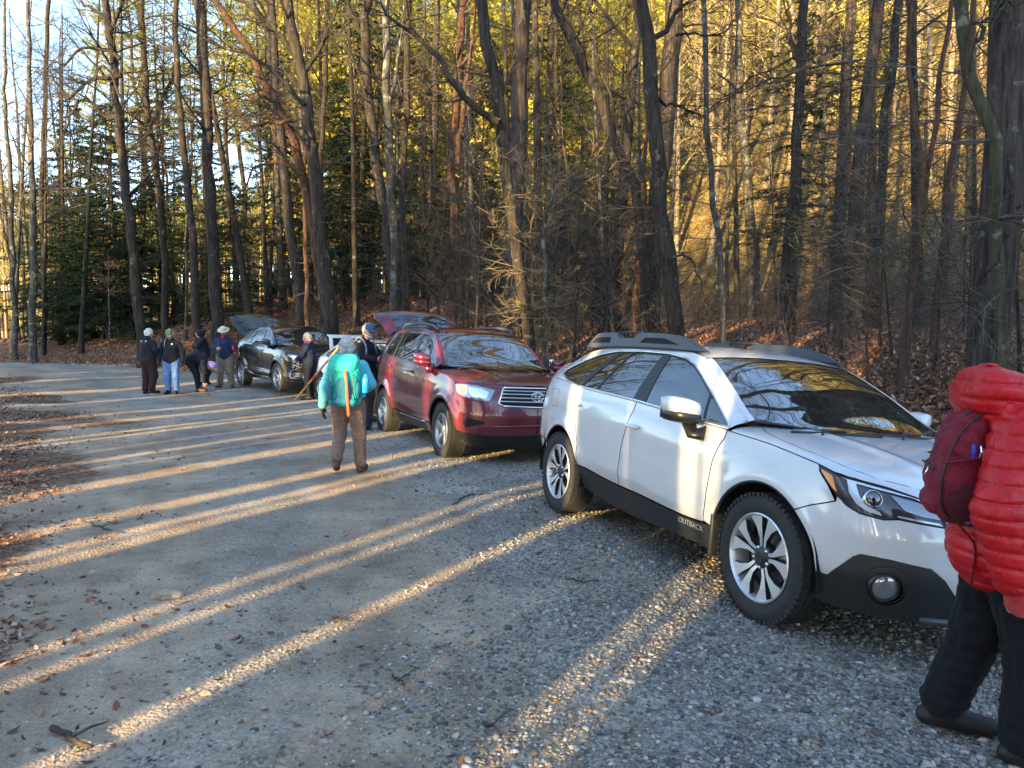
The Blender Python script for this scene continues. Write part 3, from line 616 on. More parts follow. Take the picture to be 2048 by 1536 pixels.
K([(1478, 110), (1482, 220), (1492, 320), (1500, 440), (1510, 540)], 26, (17, 26), 'grey trunk broken off partway up, among the golden trees', BK_PALE, top=15, seed=21, low=26, nb=5)
K([(1612, 0), (1606, 80), (1598, 160), (1596, 240), (1590, 340), (1584, 460), (1580, 640)], 18, (19, 27), 'dark tree that forks into two stems above the wagon windshield', BK_DARK, seed=22, limbs=[([(1600, 135), (1584, 80), (1578, 0)], 18, 13, 5), ([(1602, 105), (1500, 160), (1430, 210), (1360, 235)], 17, 5, 10), ([(1604, 120), (1700, 90), (1760, 60)], 17, 5, 8)], low=44, first=8, twl=3.4)
K([(1756, 0), (1742, 130), (1728, 240), (1720, 330), (1706, 450), (1694, 560), (1682, 700)], 15.5, (24, 36), 'tall dark pine bristling with dead twigs, just past the wagon hood', BK_PINE, 'pine_tree', top=24, seed=23, low=70, nb=3, first=9, twl=3.6, limbs=[([(1722, 120), (1640, 130), (1570, 150), (1500, 180), (1400, 230)], 15.4, 5, 12), ([(1724, 150), (1650, 175), (1560, 215), (1480, 220)], 15.4, 4, 10)])
K([(1700, 60), (1690, 250), (1680, 420), (1672, 560)], 24, (22, 30), 'grey pine trunk half hidden behind the bristling one', BK_PINE, 'pine_tree', top=24, seed=24, low=40, nb=2, lb=(10, 60, 12.0, 3.4))
K([(1796, 0), (1788, 120), (1772, 220), (1762, 330), (1755, 480), (1745, 640)], 19, (18, 20), 'slightly bowed dark trunk beside the bristling pine', BK_DARK, seed=25, low=36, twl=3.2)
K([(1808, 0), (1818, 80), (1822, 160), (1836, 250), (1846, 330), (1836, 470), (1812, 620), (1800, 790)], 11.5, (9, 15), 'thin reddish stem bending sharply beside the wagon', BK_RED, seed=26, low=26, first=5, twl=2.6)
K([(1905, -10), (1892, 90), (1876, 200), (1858, 300), (1846, 420), (1828, 560), (1806, 800)], 12, (9, 16), 'thin red brown stem crossing the sharply bent one', BK_RED, seed=27, low=26, first=5)
K([(1926, 170), (1905, 300), (1890, 420), (1876, 560), (1860, 790)], 13, (11, 17), 'leaning reddish stem between bent stems and the enormous trunk', BK_RED, seed=28, low=20, first=5)
K([(2022, -10), (2016, 130), (2008, 300), (1998, 450), (1985, 600), (1972, 760), (1962, 860)], 8.6, (78, 84), 'enormous furrowed pine trunk towering behind the person in red', BK_PINE, 'pine_tree', top=26, seed=29, low=26, nb=3, first=6, rough=.012, twl=3)
K([(1918, -10), (1932, 60), (1946, 150), (1968, 250), (1990, 300), (2000, 420), (2008, 540), (2004, 720), (2000, 860)], 7.9, (26, 26), 'mossy crooked tree hugging the enormous pine trunk', BK_MOSS, seed=30, limbs=[([(1952, 80), (1985, 40), (2030, 0), (2060, -30)], 7.8, 10, 6), ([(1990, 620), (1930, 560), (1870, 480), (1800, 420)], 7.5, 4, 8)], low=20, first=4)
K([(60, 250), (64, 400), (66, 560), (66, 725)], 33, (11, 17), 'thicker pale trunk standing by the far end of the road', BK_PALE, seed=31, top=22, low=6, nb=26, dens=1.3, first=5)
K([(98, 0), (90, 200), (84, 400), (90, 600), (86, 720)], 38, (8, 12), 'slender dark trunk next to the pale trunk at the road end', seed=32, top=24)
K([(22, 380), (24, 500), (28, 620), (30, 725)], 35, (10, 12), 'forked grey trunk nearest the picture edge at the road end', BK_PALE, seed=33, top=20, nb=26, dens=1.3, first=4, limbs=[([(26, 560), (10, 460), (-10, 380)], 35, 7, 4)])
K([(282, 40), (290, 150), (300, 260), (322, 400), (330, 640)], 31, (12, 16), 'bare trunk with forked crown between arching tree and straight pine', seed=34, limbs=[([(300, 250), (345, 150), (352, 40)], 31, 9, 6)])
K([(352, 60), (358, 220), (366, 300), (380, 420), (392, 610)], 29, (12, 19), 'dark trunk curving up just left of the straight pine', seed=35, limbs=[([(378, 350), (345, 330), (318, 300)], 29, 5, 5)])
# ------------------------------------------------------------------ stand of trees behind them: shared meshes
BARE = [[('trunk', t_, BK_DARK if k % 3 else BK_PALE), ('crown', c_, TWIGD if k % 3 else TWIG)] for k, (t_, c_) in enumerate([
    bare_tree_mesh(200 + k, H, r, first=.34, nb=15, lev=2, lean=.04, low=8, thin=.005, spread=.24) for k, (H, r) in enumerate([(21, .15), (18, .11), (23, .19), (16, .09), (20, .13), (19, .16)])])]
SAP = [[('trunk', t_, BK_DARK), ('crown', c_, TWIG)] for k, (t_, c_) in enumerate([
    bare_tree_mesh(300 + k, H, r, first=.12, nb=26, lev=2, lean=.05, low=0, thin=.0022, spread=.34) for k, (H, r) in enumerate([(5, .028), (7, .04), (4, .022), (6, .035)])])]
def con(seed, *a, bark=BK_PINE, fol=F_PINE, **k): t_, c_, l_ = conifer_mesh(seed, *a, **k); return [('trunk', t_, bark), ('crown', c_, TWIGD), ('foliage', l_, fol)]
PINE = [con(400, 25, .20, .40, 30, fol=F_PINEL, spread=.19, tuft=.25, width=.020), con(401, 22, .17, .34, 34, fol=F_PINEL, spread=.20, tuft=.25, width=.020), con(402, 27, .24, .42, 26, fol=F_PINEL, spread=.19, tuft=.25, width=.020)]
HEM = [con(410, 9, .08, .10, 6, 'hemlock', fol=F_HEM, tuft=.17, spread=.30, step=.22), con(411, 7, .06, .06, 4, 'hemlock', fol=F_HEM, tuft=.16, spread=.36, step=.20), con(412, 12, .10, .18, 14, 'hemlock', fol=F_HEM, tuft=.17, spread=.25, step=.26)]
HEMT = [con(420, 14, .11, .25, 40, 'hemlock', fol=F_HEM, tuft=.16, spread=.17, step=.5)]
taken = []
def scatter(n, protos, azr, dr, smin, smax, name, label, group, q, mind=1.0, cond=None, sxy=None, tilt=.03):
    k = 0; tries = 0
    while k < n and tries < n * 60:
        tries += 1; az = R(q.uniform(*azr)); D = q.uniform(dr[0]**1.5, dr[1]**1.5) ** (1 / 1.5); x = D * math.sin(az); y = D * math.cos(az)
        if signed_edge(np.array([x]), np.array([y]))[0] < 2.2 and not (y > 36): continue
        if cond and not cond(x, y): continue
        if any((x - a)**2 + (y - b)**2 < mind * mind for a, b in taken): continue
        taken.append((x, y)); s = q.uniform(smin, smax)
        place(protos[q.integers(len(protos))], x, y, s, q.uniform(0, 6.28), name=name, label=label, group=group, cat='tree', tilt=(q.normal(0, tilt), q.normal(0, tilt)), sxy=1 if sxy is None else q.uniform(*sxy)); k += 1
Q = np.random.default_rng(77)
# dense hemlocks at the left, over the bank
for i, (px, D, s, v) in enumerate([(118, 41, 1.0, 0), (160, 40, .85, 1), (205, 38.5, 1.0, 0), (240, 38, 1.0, 2), (262, 37, .75, 1), (150, 44, 1.15, 2), (300, 38, .85, 0), (182, 42, 1.0, 1)]):
    P = at_d(px, 668, D); place(HEM[v], P[0], P[1], s, i * 1.3, name='hemlock_tree', label='dark green hemlock massed on the leafy bank by the road end', group='hemlocks massed by the road end')
for i, (px, D, s, v) in enumerate([(470, 33, .8, 0), (540, 36, .9, 2), (690, 31, .9, 0), (730, 34, 1.0, 2), (700, 40, 1.1, 2), (835, 33, .8, 0), (880, 38, 1.0, 2), (400, 37, .9, 2), (960, 34, .8, 0), (1130, 30, .8, 2), (1190, 36, 1.0, 0), (1570, 24, .75, 2), (1660, 29, .8, 2), (340, 38, 1.0, 2), (610, 39, 1.0, 2), (790, 42, 1.1, 2)]):
    P = at_d(px, 640, D); place(HEMT[0] if v == 2 else HEM[v], P[0], P[1], s, i * 1.7, name='hemlock_tree', label='thin shaded hemlock growing among the dark trunks', group='hemlocks among the trunks')
scatter(22, BARE, (-24, 8), (20, 38), .75, 1.1, 'bare_tree', 'bare dark trunk crowding the shaded wood behind the cars', 'bare trees of the shaded wood', Q, 1.2)
scatter(12, BARE, (8, 37), (18, 34), .75, 1.1, 'bare_tree', 'bare dark trunk crowding the shaded wood behind the cars', 'bare trees of the shaded wood', Q, 1.2)
scatter(34, BARE, (-38, -22), (30, 62), .75, 1.0, 'bare_tree', 'bare tree against the pale sky beyond the road end', 'bare trees beyond the road end', Q, 1.2)
scatter(34, SAP, (-23, 8), (12, 26), .7, 1.25, 'sapling', 'spindly leafless sapling with a haze of fine twigs behind the cars', 'leafless saplings behind the cars', Q, .7)
scatter(20, SAP, (8, 38), (9, 22), .6, 1.0, 'sapling', 'spindly leafless sapling with a haze of fine twigs behind the cars', 'leafless saplings behind the cars', Q, .7)
scatter(34, PINE, (-33, 6), (34, 60), .85, 1.1, 'pine_tree', 'tall pine of the middle wood with its green crown held high', 'tall pines of the middle wood', Q, 2.0)
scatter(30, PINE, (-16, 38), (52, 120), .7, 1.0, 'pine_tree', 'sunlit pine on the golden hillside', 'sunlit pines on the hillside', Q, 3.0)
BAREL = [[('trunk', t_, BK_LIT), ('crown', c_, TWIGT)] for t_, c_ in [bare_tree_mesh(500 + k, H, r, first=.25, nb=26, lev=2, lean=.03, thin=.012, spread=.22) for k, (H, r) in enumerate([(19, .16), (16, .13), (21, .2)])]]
scatter(34, BAREL, (12, 38), (36, 75), .7, 1.1, 'bare_tree', 'sunlit tan bare tree on the golden hillside', 'sunlit bare trees on the hillside', Q, 1.2)
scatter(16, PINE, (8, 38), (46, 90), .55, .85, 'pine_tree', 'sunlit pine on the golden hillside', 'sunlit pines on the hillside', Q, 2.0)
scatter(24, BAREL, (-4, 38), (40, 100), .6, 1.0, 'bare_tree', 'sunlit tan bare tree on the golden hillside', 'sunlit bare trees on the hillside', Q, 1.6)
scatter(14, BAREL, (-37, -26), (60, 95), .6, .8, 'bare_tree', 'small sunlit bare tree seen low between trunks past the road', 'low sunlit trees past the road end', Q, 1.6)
def golden_mesh(seed, H, n=900):
    tr, cr = bare_tree_mesh(seed, H, H * .008, first=.15, nb=24, lev=2, lean=.03, thin=.010, spread=.24); q = np.random.default_rng(seed); co = np.empty(len(cr.vertices) * 3); cr.vertices.foreach_get('co', co); co = co.reshape(-1, 3); c = co[q.integers(0, len(co), n)]
    lb = LB(); c = np.repeat(c, 3, 0) + q.normal(0, .16, (n * 3, 3)); dd = q.normal(0, 1, (n * 3, 3)); dd[:, 2] -= .4; dd /= np.linalg.norm(dd, axis=1)[:, None]; lb.flat(q, c, dd, .20, .12, .9); return tr, cr, lb.mesh('foliage')
GOLD = [[('trunk', a, BK_LIT), ('crown', b_, TWIGT), ('foliage', f, F_GOLD)] for a, b_, f in [golden_mesh(700, 9), golden_mesh(701, 12), golden_mesh(702, 7)]]
scatter(100, GOLD, (-9, 39), (34, 105), .8, 1.4, 'beech_tree', 'beech holding dry leaves coloured sunlit gold on the hillside', 'golden leaved beeches on the hillside', Q, 1.5)
scatter(16, PINE, (-20, 6), (44, 66), .8, 1.1, 'pine_tree', 'tall pine of the middle wood with its green crown held high', 'tall pines of the middle wood', Q, 1.5)
scatter(24, GOLD, (-16, 6), (38, 64), 1.2, 1.9, 'beech_tree', 'beech holding dry leaves coloured sunlit gold on the hillside', 'golden leaved beeches on the hillside', Q, 1.2)
scatter(14, GOLD, (-37, -25), (50, 90), .6, .9, 'beech_tree', 'beech coloured sunlit gold seen low between trunks past the road', 'golden beeches past the road end', Q, 1.6)
def beside():
    q = np.random.default_rng(17); k = 0
    while k < 16:
        az = R(q.uniform(-80, -40)); D = q.uniform(18, 38); x, y = D * math.sin(az), D * math.cos(az); c = x * SN[0] + y * SN[1]
        if c > -16.5: continue
        place(BARE[q.integers(6)], x, y, q.uniform(.7, 1.0), q.uniform(0, 6.28), name='bare_tree', label='bare tree across the road mirrored in the car windows', group='bare trees across the road', cat='tree'); k += 1
beside()
# one small beech that keeps its dry leaves
def beech():
    q = np.random.default_rng(9); P0 = at_d(215, 545, 34); z0 = HZ(P0[0], P0[1]); e = empty('beech_sapling', (P0[0], P0[1], z0)); tag(e, 'young beech still holding a patch of dry tan leaves beside the hemlocks', 'tree')
    tb = TB(); H = P0[2] + 1.0 - z0; Pp = rpath(q, (0, 0, -.1), (0, 0, 1), H, 8, .05); tb.tube(Pp, np.linspace(.04, .012, 9), 7); obj('trunk', tb.mesh('trunk'), BK_PALE, e)
    cr = TB(); lb = LB()
    for k in range(26):
        i = q.integers(5, 8); B = rpath(q, Pp[i], (q.normal(), q.normal() * .5, .15), q.uniform(.5, 1.1), 4, .12); cr.tube(B, np.linspace(.01, .003, 5), 3)
        c = B[q.integers(1, 5, 14)] + q.normal(0, .07, (14, 3)); dd = q.normal(0, 1, (14, 3)); dd[:, 2] -= .6; dd /= np.linalg.norm(dd, axis=1)[:, None]; lb.flat(q, c, dd, .075, .045, .9)
    obj('crown', cr.mesh('crown'), TWIG, e); obj('foliage', lb.mesh('foliage'), F_BEECH, e)
beech()
# ------------------------------------------------------------------ far wood, past counting
def far_wood():
    q = np.random.default_rng(88); tb = TB(); lb = LB(); tw = TB()
    for k in range(2600):
        az = R(q.uniform(-40, 42)); D = q.uniform(72, 220)
        if az < R(-6) and (q.random() < .35 or D < 95): continue
        x = D * math.sin(az); y = D * math.cos(az); z = HZ(x, y); H = q.uniform(13, 22) * (1 if az > R(-8) else .75)
        P = np.array([(x, y, z - .5), (x + q.normal(0, .3), y, z + H * .5), (x + q.normal(0, .6), y, z + H)]); tb.tube(P, np.array([.17, .13, .03]) * q.uniform(.5, 1.1), 4)
        if q.random() < .5:
            m = 150; h = q.uniform(.4, 1, m); c = np.c_[x + q.normal(0, 1, m) * (1.05 - h) * 3.2, y + q.normal(0, 1, m) * (1.05 - h) * 3.2, z + h * H * 1.1]; lb.blades(q, c, np.tile([0, 0, .3], (m, 1)), 4, .75, .26, 1.0)
        else:
            for j in range(16):
                h = q.uniform(.3, .95); a = q.uniform(0, 6.28); L = q.uniform(1.2, 3.2); p = np.array([x, y, z + H * h]); e_ = p + [math.cos(a) * L, math.sin(a) * L, L * .7]; tw.tube(np.array([p, e_]), [.04, .02], 3)
                for i in range(3): s_ = p + (e_ - p) * q.uniform(.3, 1); tw.tube(np.array([s_, s_ + q.normal(0, .8, 3) + [0, 0, .5]]), [.022, .015], 3)
    me = mkmesh('far_wood', np.concatenate(tb.V + tw.V), np.concatenate([f for f in tb.F] + [f + tb.n for f in tw.F]))
    o = obj('far_wood', me, bark_mat('far_bark_sunlit', (.12, .09, .045), (.40, .31, .16))); tag(o, 'distant bare wood covering the sunlit hillside', 'wood', kind='stuff')  # far trunks yellowed in colour to look sunlit
    tag(obj('far_wood', lb.mesh('far_wood'), F_PINE), 'distant green pine crowns scattered over the hillside', 'wood', kind='stuff')
far_wood()
def brush():
    """tangle of low twigs along the wood's edge that nobody could count"""
    q = np.random.default_rng(31); tb = TB()
    for k in range(2600):
        az = R(q.uniform(-24, 38)); D = q.uniform(9, 34); x = D * math.sin(az); y = D * math.cos(az); d = signed_edge(np.array([x]), np.array([y]))[0]
        if d < 1.6: continue
        z = HZ(x, y); branchy(q, tb, (x, y, z - .03), (q.normal(0, .5), q.normal(0, .5), 1), q.uniform(.5, 1.9), .007, 1, 1.0, .0, .0022, .2)
    tag(obj('brush', tb.mesh('brush'), TWIG), 'low tangle of bare twigs and brush on the bank', 'brush', kind='stuff')
brush()
def logs():
    for i, (a, b, D, r, lab) in enumerate([((1180, 628), (1330, 634), 22, .12, 'fallen log lying on the leaves behind the wagon roof rail'), ((1560, 690), (1700, 640), 12, .05, 'fallen branch leaning through the brush above the windshield'), ((560, 640), (760, 610), 27, .06, 'long fallen pole on the bank behind the black car')]):
        A = at_d(*a, D); B = at_d(*b, D + .8); P = curve_pts([A, (A + B) / 2 + [0, .1, .03], B], 10); P[:, 2] = np.maximum(HT(P[:, 0], P[:, 1]) + r * .7, P[:, 2] * 0)
        m = MB().tube(P, np.linspace(r, r * .6, 10), 9); m.tube([P[6], P[6] + [.1, 0, .25], P[6] + [.12, .05, .5]], [r * .4, r * .3, r * .15], 5); tag(m.build('fallen_log', BK_DARK), lab, 'log')
logs()
# ------------------------------------------------------------------ the stand behind the camera: it shades the clearing and lets streaks of low sun through
GAPS = [(-26.4, -25.9), (-19.9, -19.3), (-14.5, -14.25), (-13.3, -12.9), (-11.7, -11.5), (-11.22, -11.05), (-9.98, -9.92), (-9.28, -9.12), (-8.64, -8.59), (-7.9, -7.55), (-6.3, -6.05), (-5.66, -5.48), (-5.40, -5.20), (-3.90, -3.82), (-3.62, -3.55), (-2.86, -2.75), (-1.45, -1.39), (-1.25, -1.20)]
def stand_behind():
    q = np.random.default_rng(99)
    BT = TB(); z = np.linspace(0, 17.5, 9); BT.tube(np.c_[z * 0, z * 0, z - .6], np.interp(z, [0, 13, 17.5], [1, 1, .4]), 12); tm = BT.mesh('trunk')
    _, bc = bare_tree_mesh(600, 18, .3, first=.45, nb=26, lev=2, thin=.006, spread=.3); _, bc2 = bare_tree_mesh(601, 17, .3, first=.48, nb=24, lev=2, thin=.006, spread=.34)
    cone = [conifer_mesh(610 + k, 18.5, .2, .50, 10, spread=.17, step=.55, blades=7, tuft=.30, width=.03)[1:] for k in range(2)]
    for me in (tm,): me.materials.append(BK_PINE)
    for me in (bc, bc2): me.materials.append(TWIGD)
    for a, b in cone: a.materials.append(TWIGD); b.materials.append(F_PINE)
    iv = []; lo = -48.0
    gaps = GAPS
    g = sorted(gaps + [(-45.5, -45.1), (-41.2, -40.9), (-37, -36.6), (-33.3, -33.0), (-29.6, -29.3), (-23.2, -22.9), (-17.2, -17.0), (6.2, 6.4), (11.0, 11.3)])
    for a, b in g: iv.append((lo, a)); lo = b
    iv.append((lo, 24.0)); cnt = 0
    for a, b in iv:
        n = max(1, math.ceil((b - a) / .85)); ov = .02 if n > 1 else 0; wd = (b - a) / n
        for k in range(n):
            c = a + (k + .5) * wd; r = wd / 2 + ov * (0 < k < n - 1)
            near = -8.5 < c < 0
            t = q.uniform(9, 16) if near else max(10, abs(c) * .62 + 3) + q.uniform(0, 14)
            if c > 4: t = q.uniform(16, 50)
            x, y = (SN * c - SD * t)[:2]; z = HZ(x, y)
            ever = (cnt % 3 != 1) and t > 13 and abs(c + 7.7) > 2.7 and abs(c + 19.6) > 2.2
            e = empty('pine_tree' if ever else 'bare_tree', (x, y, z)); tag(e, 'tall pine in the stand behind the photographer' if ever else 'tall bare tree close behind the photographer', 'tree', 'trees behind the photographer')
            o = bpy.data.objects.new('trunk', tm); COL.objects.link(o); o.parent = e; o.scale = (r, r, 1)
            rz = q.uniform(0, 6.28)
            if ever:
                A, B = cone[q.integers(2)]
                for nm, me in (('crown', A), ('foliage', B)): oo = bpy.data.objects.new(nm, me); COL.objects.link(oo); oo.parent = e; oo.rotation_euler = (0, 0, rz)
            elif cnt % 2 == 0 and abs(c + 7.7) > 1.5:
                oo = bpy.data.objects.new('crown', bc if q.random() < .5 else bc2); COL.objects.link(oo); oo.parent = e; oo.rotation_euler = (0, 0, rz)
            cnt += 1
stand_behind()
# ------------------------------------------------------------------ car materials
def glass_mat(name, tint=(.012, .016, .018), alpha=.84, ior=2.7):
    return mat(name, tint, .02, ior=ior, alpha=alpha, spec=.5)
M_GLASS = glass_mat('car_glass'); M_GLASSD = glass_mat('privacy_glass', (.006, .007, .008), .93)
M_WS = glass_mat('windshield_glass', (.010, .014, .014), .85, 4.6)
M_BLK = mat('black_trim', (.012, .012, .013), .35); M_CLAD = mat('grey_cladding', (.018, .020, .023), .5, var=.2, vscale=30); M_DARK = mat('dark_void', (.006, .006, .006), .9)
M_CHR = mat('chrome', (.75, .76, .78), .12, 1.0); M_ALU = mat('machined_alloy', (.66, .67, .69), .34, .65); M_RIMD = mat('dark_rim_paint', (.03, .031, .034), .35, .3); M_SIL = mat('silver_rim', (.42, .43, .45), .32, .85)
M_TYRE = mat('tyre_rubber', (.020, .020, .021), .75, var=.3, vscale=30, bump=.5, bscale=150); M_RED = mat('red_lens', (.45, .012, .015), .12, coat=1.0); M_AMB = mat('amber_lens', (.85, .28, .03), .15, coat=1.0)
M_LENS = mat('clear_lens', (.30, .32, .34), .06, .6, coat=1.0); M_BASE = mat('lamp_housing', (.035, .03, .035), .12, coat=1.0); M_WHT = mat('light_guide', (.62, .65, .68), .12, .3, coat=1.0)
M_SEAT = mat('seat_cloth', (.05, .048, .045), .9); M_RAIL = mat('rail_grey', (.045, .055, .072), .42); M_DISC = mat('brake_disc', (.2, .19, .18), .4, .9)

def inpoly(P, poly):
    x, y = P[:, 0], P[:, 1]; c = np.zeros(len(P), bool); Q = np.asarray(poly); j = len(Q) - 1
    for i in range(len(Q)):
        xi, yi = Q[i]; xj, yj = Q[j]; m = ((yi > y) != (yj > y)); c ^= m & (x < (xj - xi) * (y - yi) / (yj - yi + 1e-12) + xi); j = i
    return c
def shrink(poly, g):
    P = np.asarray(poly, float); n = len(P); A = np.roll(P, 1, 0); B = np.roll(P, -1, 0)
    area = .5 * np.sum(P[:, 0] * B[:, 1] - B[:, 0] * P[:, 1]); sg = 1 if area > 0 else -1
    e1 = P - A; e2 = B - P; e1 /= np.linalg.norm(e1, axis=1)[:, None] + 1e-9; e2 /= np.linalg.norm(e2, axis=1)[:, None] + 1e-9
    n1 = np.c_[-e1[:, 1], e1[:, 0]] * sg; n2 = np.c_[-e2[:, 1], e2[:, 0]] * sg; m = n1 + n2; L = np.maximum((m * m).sum(1), .5)
    return P + m * (2 * g / L)[:, None]
def densify(poly, h):
    out = []
    for a, b in zip(poly, list(poly[1:]) + [poly[0]]):
        a = np.array(a, float); b = np.array(b, float); n = max(1, int(np.linalg.norm(b - a) / h)); out += [a + (b - a) * k / n for k in range(n)]
    return np.array(out)
def rnd(poly, r=.02, n=3, skip=()):
    """round the corners of a polygon"""
    P = [np.array(p, float) for p in poly]; out = []
    for i, p in enumerate(P):
        if i in skip: out.append(p); continue
        a = P[i - 1]; b = P[(i + 1) % len(P)]; ra = min(r, np.linalg.norm(a - p) * .45); rb = min(r, np.linalg.norm(b - p) * .45)
        pa = p + (a - p) / (np.linalg.norm(a - p) + 1e-9) * ra; pb = p + (b - p) / (np.linalg.norm(b - p) + 1e-9) * rb
        for k in range(n + 1): t = k / n; out.append(pa * (1 - t)**2 + 2 * p * t * (1 - t) + pb * t * t)
    return [tuple(p) for p in out]
def circ(cx, cz, r, n=40, a0=0, a1=360): return [(cx + r * math.cos(R(a0 + (a1 - a0) * k / n)), cz + r * math.sin(R(a0 + (a1 - a0) * k / n))) for k in range(n + (0 if a1 - a0 == 360 else 1))]
class PB:
    """patch builder: pieces of one curved surface, with exact normals"""
    def __init__(s): s.V = []; s.N = []; s.F = []; s.n = 0
    def patch(s, surf, poly, holes=(), h=.04, off=0.0, sides=(1,), rim=0.0):
        """rim > 0 turns the edge inward by that much, which gives the panel a visible thickness"""
        bd = densify(poly, h); pts = [tuple(p) for p in bd]; nb = len(bd); E = [(i, (i + 1) % nb) for i in range(nb)]; hs = []; loops = [range(nb)]
        for H in holes:
            hd = densify(H, h); k = len(pts); pts += [tuple(p) for p in hd]; E += [(k + i, k + (i + 1) % len(hd)) for i in range(len(hd))]; hs.append(hd); loops.append(range(k, k + len(hd)))
        lo, hi = bd.min(0), bd.max(0); g = np.array([(x + (.5 * h if j % 2 else 0), y) for j, y in enumerate(np.arange(lo[1] + h * .3, hi[1], h * .87)) for x in np.arange(lo[0] + h * .3, hi[0], h)]).reshape(-1, 2)
        if len(g):
            k = inpoly(g, bd)
            for H in hs: k &= ~inpoly(g, H)
            g = g[k]
            if len(g):
                B = np.array(pts); k = np.ones(len(g), bool)
                for c in range(0, len(B), 200): k &= (np.linalg.norm(g[:, None] - B[None, c:c + 200], axis=2).min(1) > h * .45)
                pts += [tuple(p) for p in g[k]]
        vo, _, fo, *_ = delaunay_2d_cdt([Vector(p) for p in pts], E, [], 0, 1e-7)
        P = np.array([v[:] for v in vo]); Fc = np.array([f[:] for f in fo]); c = P[Fc].mean(1); k = inpoly(c, bd)
        for H in hs: k &= ~inpoly(c, H)
        Fc = Fc[k]; X = surf(P[:, 0], P[:, 1]); e = 1e-3
        du = surf(P[:, 0] + e, P[:, 1]) - surf(P[:, 0] - e, P[:, 1]); dv = surf(P[:, 0], P[:, 1] + e) - surf(P[:, 0], P[:, 1] - e)
        N = np.cross(du, dv); N /= np.linalg.norm(N, axis=1)[:, None] + 1e-12
        # outward = away from the body's axis
        ctr = np.array([0, 0, .75]); out = X - ctr * [0, 0, 1]; out[:, 0] = np.where(np.abs(X[:, 0] + 1.4) > 1.9, (X[:, 0] + 1.4) * .5, 0)
        if np.median((N * out).sum(1)) < 0: N = -N
        X = X + N * off
        fn = np.cross(X[Fc[:, 1]] - X[Fc[:, 0]], X[Fc[:, 2]] - X[Fc[:, 0]]); fl = (fn * N[Fc].mean(1)).sum(1) < 0; Fc[fl] = Fc[fl][:, ::-1]
        nv = len(X)
        for sd in sides:
            Xs = X * [1, sd, 1]; Ns = N * [1, sd, 1]; s.V.append(Xs); s.N.append(Ns); s.F += [tuple(int(i) + s.n for i in (f if sd > 0 else f[::-1])) for f in Fc]; base = s.n; s.n += nv
            if rim:
                for L in loops:
                    L = list(L); q = Xs[L]; qn = Ns[L]; m = len(L); ed = np.roll(q, -1, 0) - np.roll(q, 1, 0); sdn = np.cross(ed, qn); sdn /= np.linalg.norm(sdn, axis=1)[:, None] + 1e-9
                    s.V += [q, q - qn * rim]; s.N += [sdn, sdn]; s.F += [(s.n + i, s.n + (i + 1) % m, s.n + m + (i + 1) % m, s.n + m + i) for i in range(m)]; s.n += 2 * m
        return s
    def add(s, V, F, N=None):
        V = np.asarray(V, float); s.V.append(V); s.N.append(np.zeros_like(V) if N is None else N); s.F += [tuple(int(i) + s.n for i in f) for f in F]; s.n += len(V); return s
    def build(s, name, m, parent):
        me = mkmesh(name, np.concatenate(s.V), s.F); N = np.concatenate(s.N); me.normals_split_custom_set_from_vertices(N.tolist()); return obj(name, me, m, parent)

